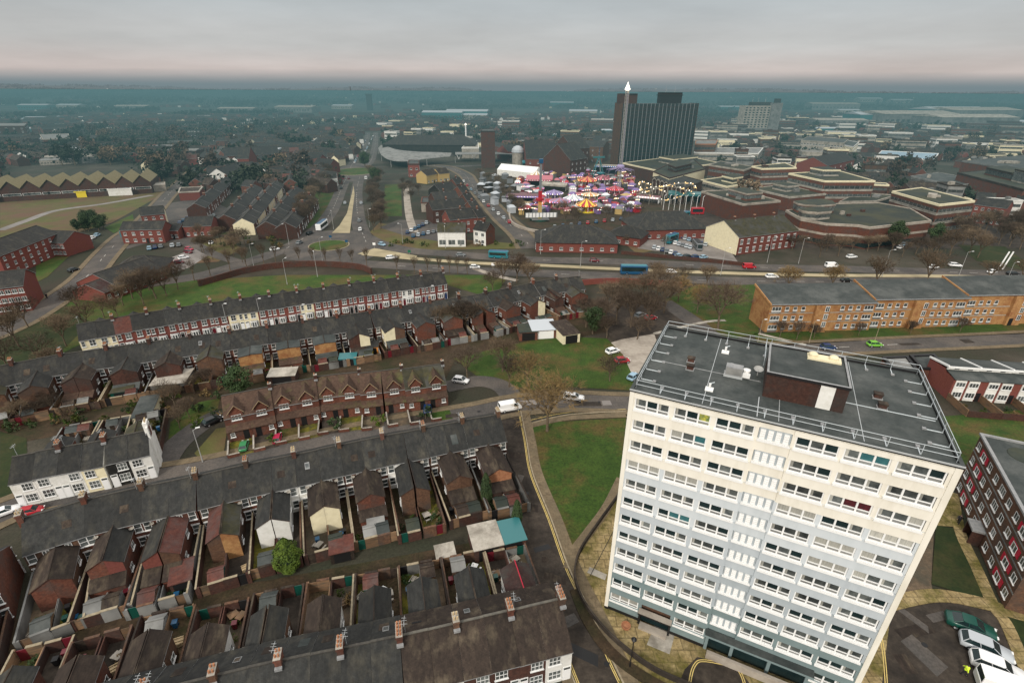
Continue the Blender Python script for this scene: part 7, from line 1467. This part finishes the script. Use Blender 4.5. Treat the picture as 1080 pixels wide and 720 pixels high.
def egg_tree(seed, h, R_, mm, n, s):
    r = random.Random(seed); tk = MB(); cr = MB(); tk.tube((0, 0, 0), (0, 0, h*.5), .14, .08, 'bark', 6)
    pf = lambda t: R_*(math.sin(min(1, (t+.05)*1.5)*PI/2)**.6)*(1-t)**.55*1.15
    cr.lathe((0, 0, 0), [(0, .25)]+[(pf(t)*.62, h*(.05+.93*t)) for t in (0, .12, .25, .4, .6, .8)]+[(0, h*.97)], 'leaf_far', 12)
    for k in range(n):
        t = r.random()**1.2; a = r.random()*2*PI; rr_ = pf(t)*(r.uniform(.80, 1.03)+.38*mn.noise(Vector((cos(a)*2, sin(a)*2, t*5+seed)))); p = Vector((cos(a)*rr_, sin(a)*rr_, h*(.04+.95*t)))
        v = (Vector((cos(a), sin(a), .6))+Vector((r.gauss(0, .5), r.gauss(0, .5), r.gauss(0, .5)))).normalized(); b = v.orthogonal().normalized(); c2 = v.cross(b); q = s*r.uniform(.6, 1.3); cr.face([p-b*q, p+c2*q*.7, p+b*q, p-c2*q*.7], mm)
    return tk.mesh('trunk'), cr.mesh('crown')
CON = [egg_tree(51, 6, 2.3, 'leaf_lime', 5200, .12), egg_tree(52, 6, 1.05, 'leaf', 3600, .10)]
tr_ = random.Random(15)
def tree(px, h, kind, label, group=None, name='bare_tree', zoff=0, world=None):
    q = world or at(*px); S0 = {'b': BARE, 'o': OCHRE, 's': SLIM, 'e': EVER, 'd': DARK, 'c': globals()['CON']}[kind]; i = tr_.randrange(len(S0)); hh = {'b': 10, 'o': 10, 's': 9, 'e': 9, 'd': 10, 'c': 6}[kind]
    H = thing(name, label, 'tree', (q.x, q.y, gz(q.x, q.y)), tr_.random()*6.28, group, h/hh); put('trunk', S0[i][0], H); put('crown', S0[i][1], H); return H
tree((577, 455), 13.5, 'o', 'big bare tree with pale ochre twigs at the corner of the green')
tree((537, 408), 8, 'd', 'small dark bare tree on the grass behind the big ochre one'); tree((556, 407), 9, 'o', 'ochre twigged tree on the middle lawn'); tree((530, 392), 9, 'b', 'bare brown tree at the left of the middle lawn'); tree((493, 400), 9, 'b', 'bare brown tree beside the white parked car'); tree((643, 402), 7, 'b', 'thin bare tree at the right of the middle lawn')
tree((757, 348), 15, 'b', 'large bare tree left of the orange flats'); tree((735, 330), 9, 'o', 'ochre tinged bare tree left of the largest one')
for i, (x, y, h, k) in enumerate(((830, 306), (876, 305), (921, 302), (971, 303)) and [(830, 307, 9, 'o'), (876, 306, 9, 'o'), (921, 305, 12, 'b'), (975, 303, 14, 'b'), (1040, 300, 9, 'b'), (1075, 298, 9, 'b')]): tree((x, y), h, k, f"bare tree between ring road and orange flats, {nth(i)} from the lamp-side left", 'bare trees behind the orange flats')
for i, (x, y, h, k) in enumerate([(618, 345, 9, 'd'), (635, 345, 10, 'd'), (650, 338, 11, 'd'), (665, 345, 11, 'd'), (680, 325, 12, 'b'), (692, 318, 13, 'b'), (660, 322, 10, 'b'), (640, 325, 9, 'b'), (700, 330, 11, 'b'), (625, 352, 8, 'e'), (640, 356, 7, 'd'), (683, 345, 11, 'd'), (715, 318, 9, 'o'), (672, 358, 8, 'd')]): tree((x, y), h, k, f"dark tree in the thicket beside the gravel car park, {nth(i)} of the clump", 'thicket beside the gravel car park')
for i, (x, y, h) in enumerate([(205, 296, 8), (222, 291, 8), (243, 286, 9), (261, 284, 9), (279, 280, 9), (291, 277, 8), (316, 278, 7), (330, 278, 7), (344, 278, 7), (359, 278, 7), (372, 280, 7), (387, 281, 8), (419, 287, 7), (437, 289, 7), (451, 288, 7), (463, 288, 7), (474, 288, 7), (483, 289, 7), (493, 289, 7)]): tree((x, y), h, 's', f"slender bare street tree beside the curved wall, {nth(i)} from the left", 'street trees along the curved wall')
for i, (x, y, h) in enumerate([(20, 365, 11), (45, 385, 9), (70, 365, 9), (95, 350, 10), (30, 345, 9), (85, 330, 9), (110, 335, 8), (60, 395, 7), (10, 390, 9), (125, 335, 7), (105, 362, 7)]): tree((x, y), h, 'b', f"bare brown tree in the rough grass at the left, {nth(i)} of the group", 'bare trees in the left rough grass')
for i, (x, y, h, k) in enumerate([(140, 315, 10, 'b'), (152, 322, 10, 'd'), (165, 315, 11, 'b'), (176, 312, 9, 'b'), (188, 305, 9, 'd'), (130, 322, 8, 'b'), (158, 306, 9, 'b')]): tree((x, y), h, k, f"tree of the brown clump above the bay windowed row, {nth(i)} one", 'brown clump above the bay windowed row')
for i, (x, y, h, k) in enumerate([(530, 300, 10, 'b'), (545, 298, 11, 'd'), (558, 302, 9, 'b'), (520, 308, 8, 'b'), (478, 352, 9, 'b'), (492, 350, 10, 'd'), (465, 350, 8, 'b'), (505, 345, 8, 'b')]): tree((x, y), h, k, f"bare tree at the right end of the streets, {nth(i)} of the loose group", 'bare trees at the right end of the streets')
for i in range(26):
    t = i/25; y = 240-55*t; x = 318+32*t+tr_.uniform(-8, 6)-4*t; tree((x, y), tr_.uniform(8, 11), tr_.choice('bd'), 'bare brown tree on the bank left of the main road', 'bare trees on the bank left of the main road')
for i in range(20):
    t = i/19; y = 244-58*t; x = 398-3*t+tr_.uniform(-5, 6); tree((x, y), tr_.uniform(8, 11), tr_.choice('bdd'), 'bare dark tree on the strip right of the main road', 'bare trees on the strip right of the main road')
for i in range(16): tree((508+i*3+tr_.uniform(-4, 8), 188+i*2.6+tr_.uniform(-2, 2)), tr_.uniform(6, 8), 'b', 'small bare tree along the road side of the fairground', 'bare trees beside the fairground')
for i in range(10): tree((tr_.uniform(575, 680), tr_.uniform(226, 236)), tr_.uniform(6, 9), 'b', 'bare tree between the fairground and the hipped halls', 'bare trees below the fairground')
tree((941, 262), 12, 'e', 'round dark evergreen in front of the curved brown building', name='evergreen_tree'); tree((984, 259), 10, 'e', 'smaller dark evergreen right of the round one', name='evergreen_tree')
tree((255, 418), 7.5, 'e', 'dark evergreen bush tree between the second street and the dormered row', name='evergreen_tree')
CON, C2 = CON[:1], CON[1:]
tree((306, 601), 6.0, 'c', 'cone shaped lime green conifer in a back yard', name='conifer')
CON = C2
tree((513, 531), 6.5, 'c', 'narrow dark green conifer at the right end of the slate row', name='conifer')
tree((385, 176), 13, 'e', 'dark evergreen beside the upper roundabout', name='evergreen_tree'); tree((396, 195), 12, 'e', 'dark evergreen at the top of the tree strip', name='evergreen_tree')
for i in range(22): tree((tr_.uniform(985, 1085), tr_.uniform(240, 272)), tr_.uniform(8, 12), tr_.choice('bd'), 'bare tree in the wooded bank at the right of the ring road', 'wooded bank at the right')
for i in range(12): tree((835+i*13+tr_.uniform(-4, 4), tr_.uniform(263, 272)), tr_.uniform(6, 9), tr_.choice('bd'), 'bare tree in front of the curved brown building', 'bare trees before the curved brown building')
for i in range(12): tree((tr_.uniform(205, 260), tr_.uniform(255, 280)), tr_.uniform(6, 9), 'b', 'bare tree on the bank beside the side road', 'bare trees beside the side road')
for i in range(8): tree((tr_.uniform(80, 118), tr_.uniform(236, 246)), tr_.uniform(6, 9), 'e', 'dark bush tree beside the left car bays', 'dark bushes beside the left car bays', 'evergreen_tree')
for i in range(10): tree((tr_.uniform(425, 455), tr_.uniform(190, 212)), tr_.uniform(6, 9), tr_.choice('bd'), 'bare tree in the plot right of the lane', 'bare trees right of the lane')
for i in range(0):
    q = at(tr_.choice([tr_.uniform(0, 230)]), tr_.uniform(438, 470)); 
for i, (x, y) in enumerate([(40, 440), (60, 436), (25, 445), (75, 448), (50, 430), (200, 440), (190, 452), (185, 430), (205, 415), (545, 556), (220, 410), (175, 425)]):
    tree((x, y), tr_.uniform(4, 6), tr_.choice('bd') if x != 545 else 'c', f"garden tree among the yards, {nth(i)} of the scattered ones", 'garden trees', 'garden_tree')
for i, (x, y, h) in enumerate([(822, 356, 5), (840, 358, 5.5), (858, 357, 4.5), (905, 354, 4), (960, 352, 4), (1012, 350, 4.5)]): tree((x, y), h, 'd', f"small bare shrub tree against the orange flats, {nth(i)} along the wall", 'shrub trees against the orange flats', 'garden_tree')
for i, (x, y, h) in enumerate([(700, 262, 6), (660, 259, 5), (720, 300, 7), (745, 303, 8), (690, 300, 8)]): tree((x, y), h, 'b', f"bare tree on the verge above the thicket, {nth(i)} of five", 'bare trees on the verge above the thicket')
sr = random.Random(3)
for i in range(90):
    x, y = sr.uniform(0, 235), sr.uniform(395, 455); add_shrub(at(x, y), sr.uniform(.6, 1.6), sr, 'shrub in the rough gardens between the left streets', None, 'shrubs between the left streets')
for i in range(60):
    x, y = sr.uniform(205, 560), sr.uniform(246, 262); q = (x, 258+sr.uniform(-2, 2)) if x > 410 else (sr.uniform(230, 300), sr.uniform(248, 262)); add_shrub(at(*q), sr.uniform(.8, 1.6), sr, 'low shrub on the ring road verge', None, 'shrubs on the ring road verge')
# ---------------------------------------------------------------- the town beyond
zr = random.Random(123)
NO = [(-10, 194, 178, 300), (178, 206, 345, 300), (345, 178, 760, 300), (480, 166, 760, 300), (395, 168, 480, 300), (640, 150, 745, 300), (-10, 175, 160, 210), (735, 225, 1100, 300)]
GRID = {}
for x_, y_, r_ in OCC:
    for i in range(int((x_-r_-8)//20), int((x_+r_+8)//20)+1):
        for j in range(int((y_-r_-8)//20), int((y_+r_+8)//20)+1): GRID.setdefault((i, j), []).append((x_, y_, r_))
def clear(q, r): return not any((q.x-a)**2+(q.y-b)**2 < (c+r)**2 for a, b, c in GRID.get((int(q.x//20), int(q.y//20)), ()))
def free(px, py, r=4.5):
    if any(a <= px <= c and b <= py <= d for a, b, c, d in NO): return False
    return clear(at(px, py), r) if py > 100 else True
hm_ = []
for wl, rf in (('brick', 'slate'), ('brick_dark', 'slate_brown'), ('white', 'slate'), ('brick_red', 'tile_red'), ('cream', 'slate_brown')):
    hm_.append((wall_mb(9, 8.5, 5.6, 8.6, wl, 'brick', wl).mesh('wall'), roof_mb(9, 8.5, 5.6, 8.6, rf).mesh('roof')))
bg_ = []
for wl, rf, a, b, h in (('concrete', 'paint_silver', 46, 26, 7), ('concrete', 'concrete_grey', 60, 30, 9), ('brick', 'felt', 34, 18, 10), ('concrete_grey', 'concrete', 70, 34, 9), ('brick_dark', 'concrete_grey', 40, 22, 12), ('paint_teal', 'paint_silver', 56, 30, 9)):
    m = MB().box(0, a, 0, b, 0, h-.1, wl); k = 2.
    while k < a-3: m.box(k, k+2.6, -.08, 0, h*.35, h*.55, 'glass'); k += 5
    m2 = MB().hull([(-.3, -.3, h-.1), (a+.3, -.3, h-.1), (a+.3, b+.3, h-.1), (-.3, b+.3, h-.1)], [(-.3, b/2-.1, h+2), (a+.3, b/2-.1, h+2), (a+.3, b/2+.1, h+2), (-.3, b/2+.1, h+2)], rf)
    bg_.append((m.mesh('wall'), m2.mesh('roof'), a))
def rows(n_ind, ymin, ymax, tot):
    out = []; tries = 0
    while len(out) < tot and tries < 60000:
        tries += 1; px = zr.uniform(-60, 1140); t = zr.random(); py = ymin+(ymax-ymin)*t**1.3
        if not free(px, py): continue
        q = at(px, py); a = zr.choice([.25, .3, 1.8, 1.85, -.5, 1.05])+zr.uniform(-.1, .1); n = zr.randint(3, 8)
        if py < 122 and mn.noise(Vector((q.x/260, q.y/260, 5))) < -.15: continue
        for k in range(n): p = q+Vector((cos(a), sin(a)))*9.02*k; out.append((p, a, zr.randrange(5) if zr.random() < .35 else zr.choice([0, 1]))) if free(*proj(p.x, p.y)) else None
    return out
near = rows(1, 133, 222, 460); near.sort(key=lambda e: e[0].length)
wn = ['brick', 'dark brick', 'white', 'red tiled', 'cream']
for p, a, v in near[:280]:
    H = thing('distant_house', f"distant {wn[v]} pitched roof house in the town beyond the ring road", 'house', (p.x, p.y, gz(p.x, p.y)), a, f'distant {wn[v]} houses'); put('wall', hm_[v][0], H); put('roof', hm_[v][1], H)
def merge(name, items, meshes, label=None):
    vs, fs, ms, mats = [], [], [], []
    for (x, y, z, a, v, s) in items:
        for me in meshes[v][:2]:
            base = len(vs); c, s_ = cos(a), sin(a)
            for q in me.vertices: vs.append((x+(q.co.x*c-q.co.y*s_)*s, y+(q.co.x*s_+q.co.y*c)*s, z+q.co.z*s))
            idx = []
            for m in me.materials:
                if m not in mats: mats.append(m)
                idx.append(mats.index(m))
            for pl in me.polygons: fs.append(tuple(base+i for i in pl.vertices)); ms.append(idx[pl.material_index])
    me = bpy.data.meshes.new(name); me.from_pydata(vs, [], fs)
    for m in mats: me.materials.append(m)
    me.polygons.foreach_set('material_index', ms); me.update(); o = put(name, me); tag(o, label, None, None, 'stuff'); return o
far = near[280:]+rows(0, 103, 130, 1800)+rows(0, 122, 215, 5200)
merge('distant_rooftops', [(p.x, p.y, gz(p.x, p.y), a, v, 1.0) for p, a, v in far], hm_, 'mass of tiny distant houses spreading to the hills')
bl = ['long white shed', 'wide grey works', 'brown brick works', 'pale roofed warehouse', 'dark brick works', 'teal walled warehouse']
cnt = 0
while cnt < 110:
    px, py = zr.uniform(-20, 1100), zr.uniform(126, 176)
    if not free(px, py, 22) or not free(px+12, py, 16): continue
    q = at(px, py); v = zr.randrange(6); H = thing('warehouse', f"distant {bl[v]} among the houses below the hills", 'warehouse', (q.x, q.y, gz(q.x, q.y)), zr.uniform(-.4, .5), f'distant warehouses, {bl[v]}', zr.uniform(.35, .8)); put('wall', bg_[v][0], H); put('roof', bg_[v][1], H); cnt += 1
wh = []
for (px, py, s) in [(445, 126, 1.2), (470, 125, 1.3), (485, 126, 1), (855, 118, 1.6), (885, 121, 1), (905, 113, 1.6), (940, 114, 1.4), (905, 132, 1.6), (930, 133, 1.8), (985, 128, 2.0), (1005, 129, 2), (990, 136, 1.6), (860, 134, 1), (230, 120, 1), (290, 119, 1.2), (350, 116, 1.1), (20, 118, 1), (60, 117, 1.1), (120, 118, 1), (600, 122, 1.2), (580, 114, 1.2), (760, 118, 1), (1050, 134, 1)]:
    q = at(px, py); H = thing('warehouse', 'long pale industrial roof on the far side of the valley', 'warehouse', (q.x, q.y, gz(q.x, q.y)), zr.uniform(-.15, .2), 'long pale roofs across the valley', s*1.4); v = zr.choice([0, 3, 5]); put('wall', bg_[v][0], H); put('roof', bg_[3][1] if v != 0 else bg_[v][1], H) if v != 5 else put('roof', bg_[5][1], H)
# far trees: individuals near the town, woods beyond
def blob_tree(seed, mm):
    r = random.Random(seed); tk = MB().tube((0, 0, 0), (0, 0, 4), .3, .15, 'bark', 5); cr = MB(); return tk.mesh('trunk'), leaf_blob(r, cr, 420, 3.8, 3.6, 5.4, .75, mm).mesh('crown')
FT = [blob_tree(s, m) for s, m in ((1, 'leaf_far'), (2, 'leaf_far'), (3, 'twig_dark'), (4, 'twig'))]
pts = []
while len(pts) < 290:
    px, py = zr.uniform(-20, 1100), 133+90*zr.random()
    if free(px, py): pts.append(at(px, py))
for q in pts:
    v = zr.randrange(4); H = thing('distant_tree', f"{['dark', 'dark', 'bare brown', 'bare brown'][v]} tree among the distant houses", 'tree', (q.x, q.y, gz(q.x, q.y)), zr.random()*6, f"distant {['dark', 'dark', 'bare brown', 'bare brown'][v]} trees", zr.uniform(.9, 1.9)); put('trunk', FT[v][0], H); put('crown', FT[v][1], H)
m = MB(); nw = 0; tries = 0
while nw < 8500 and tries < 60000:
    tries += 1; px, py = zr.uniform(-60, 1140), 97.5+zr.random()**1.3*112
    q = at(px, py)
    if q.length > 9000 or not free(px, py) or not free(px+4, py+3): continue
    if mn.noise(Vector((q.x/330, q.y/330, 1)))+.25*mn.noise(Vector((q.x/90, q.y/90, 3))) < (.0 if q.length > 2200 else .16): continue
    nw += 1; s = 1+q.length/2200; z = gz(q.x, q.y); R_ = 5.5*s
    for _ in range(9 if q.length > 1500 else 14):
        p = Vector((q.x+zr.gauss(0, R_), q.y+zr.gauss(0, R_), z+zr.uniform(.15, 1)*6.5*min(s, 2))); p.z = min(p.z, max(54, z+9)); a = Vector((zr.gauss(0, 1), zr.gauss(0, 1), zr.gauss(0, 1))).normalized(); b = a.orthogonal().normalized(); c = a.cross(b); k = (2.6*s if q.length > 1500 else 1.5)*zr.uniform(.5, 1.2); m.face([p-b*k, p+c*k*.7, p+b*k, p-c*k*.7], 'leaf_far')
tag(put('distant_woods', m), 'dark woods and hedgerows spreading over the far hills', None, None, 'stuff')
for i, (px, py, h, w_) in enumerate(((371, 107, 55, 5), (390.5, 117, 46, 16))):
    q = at(px, py); H = thing('water_tower' if i else 'factory_chimney', ['tall thin chimney on the far hillside', 'square dark tower block on the far hillside'][i], 'tower', (q.x, q.y, gz(q.x, q.y))); put('shaft', MB().box(-w_/2, w_/2, -w_/2, w_/2, 0, h, 'slate').box(-w_*.6, w_*.6, -w_*.6, w_*.6, h, h+3, 'slate_brown'), H)
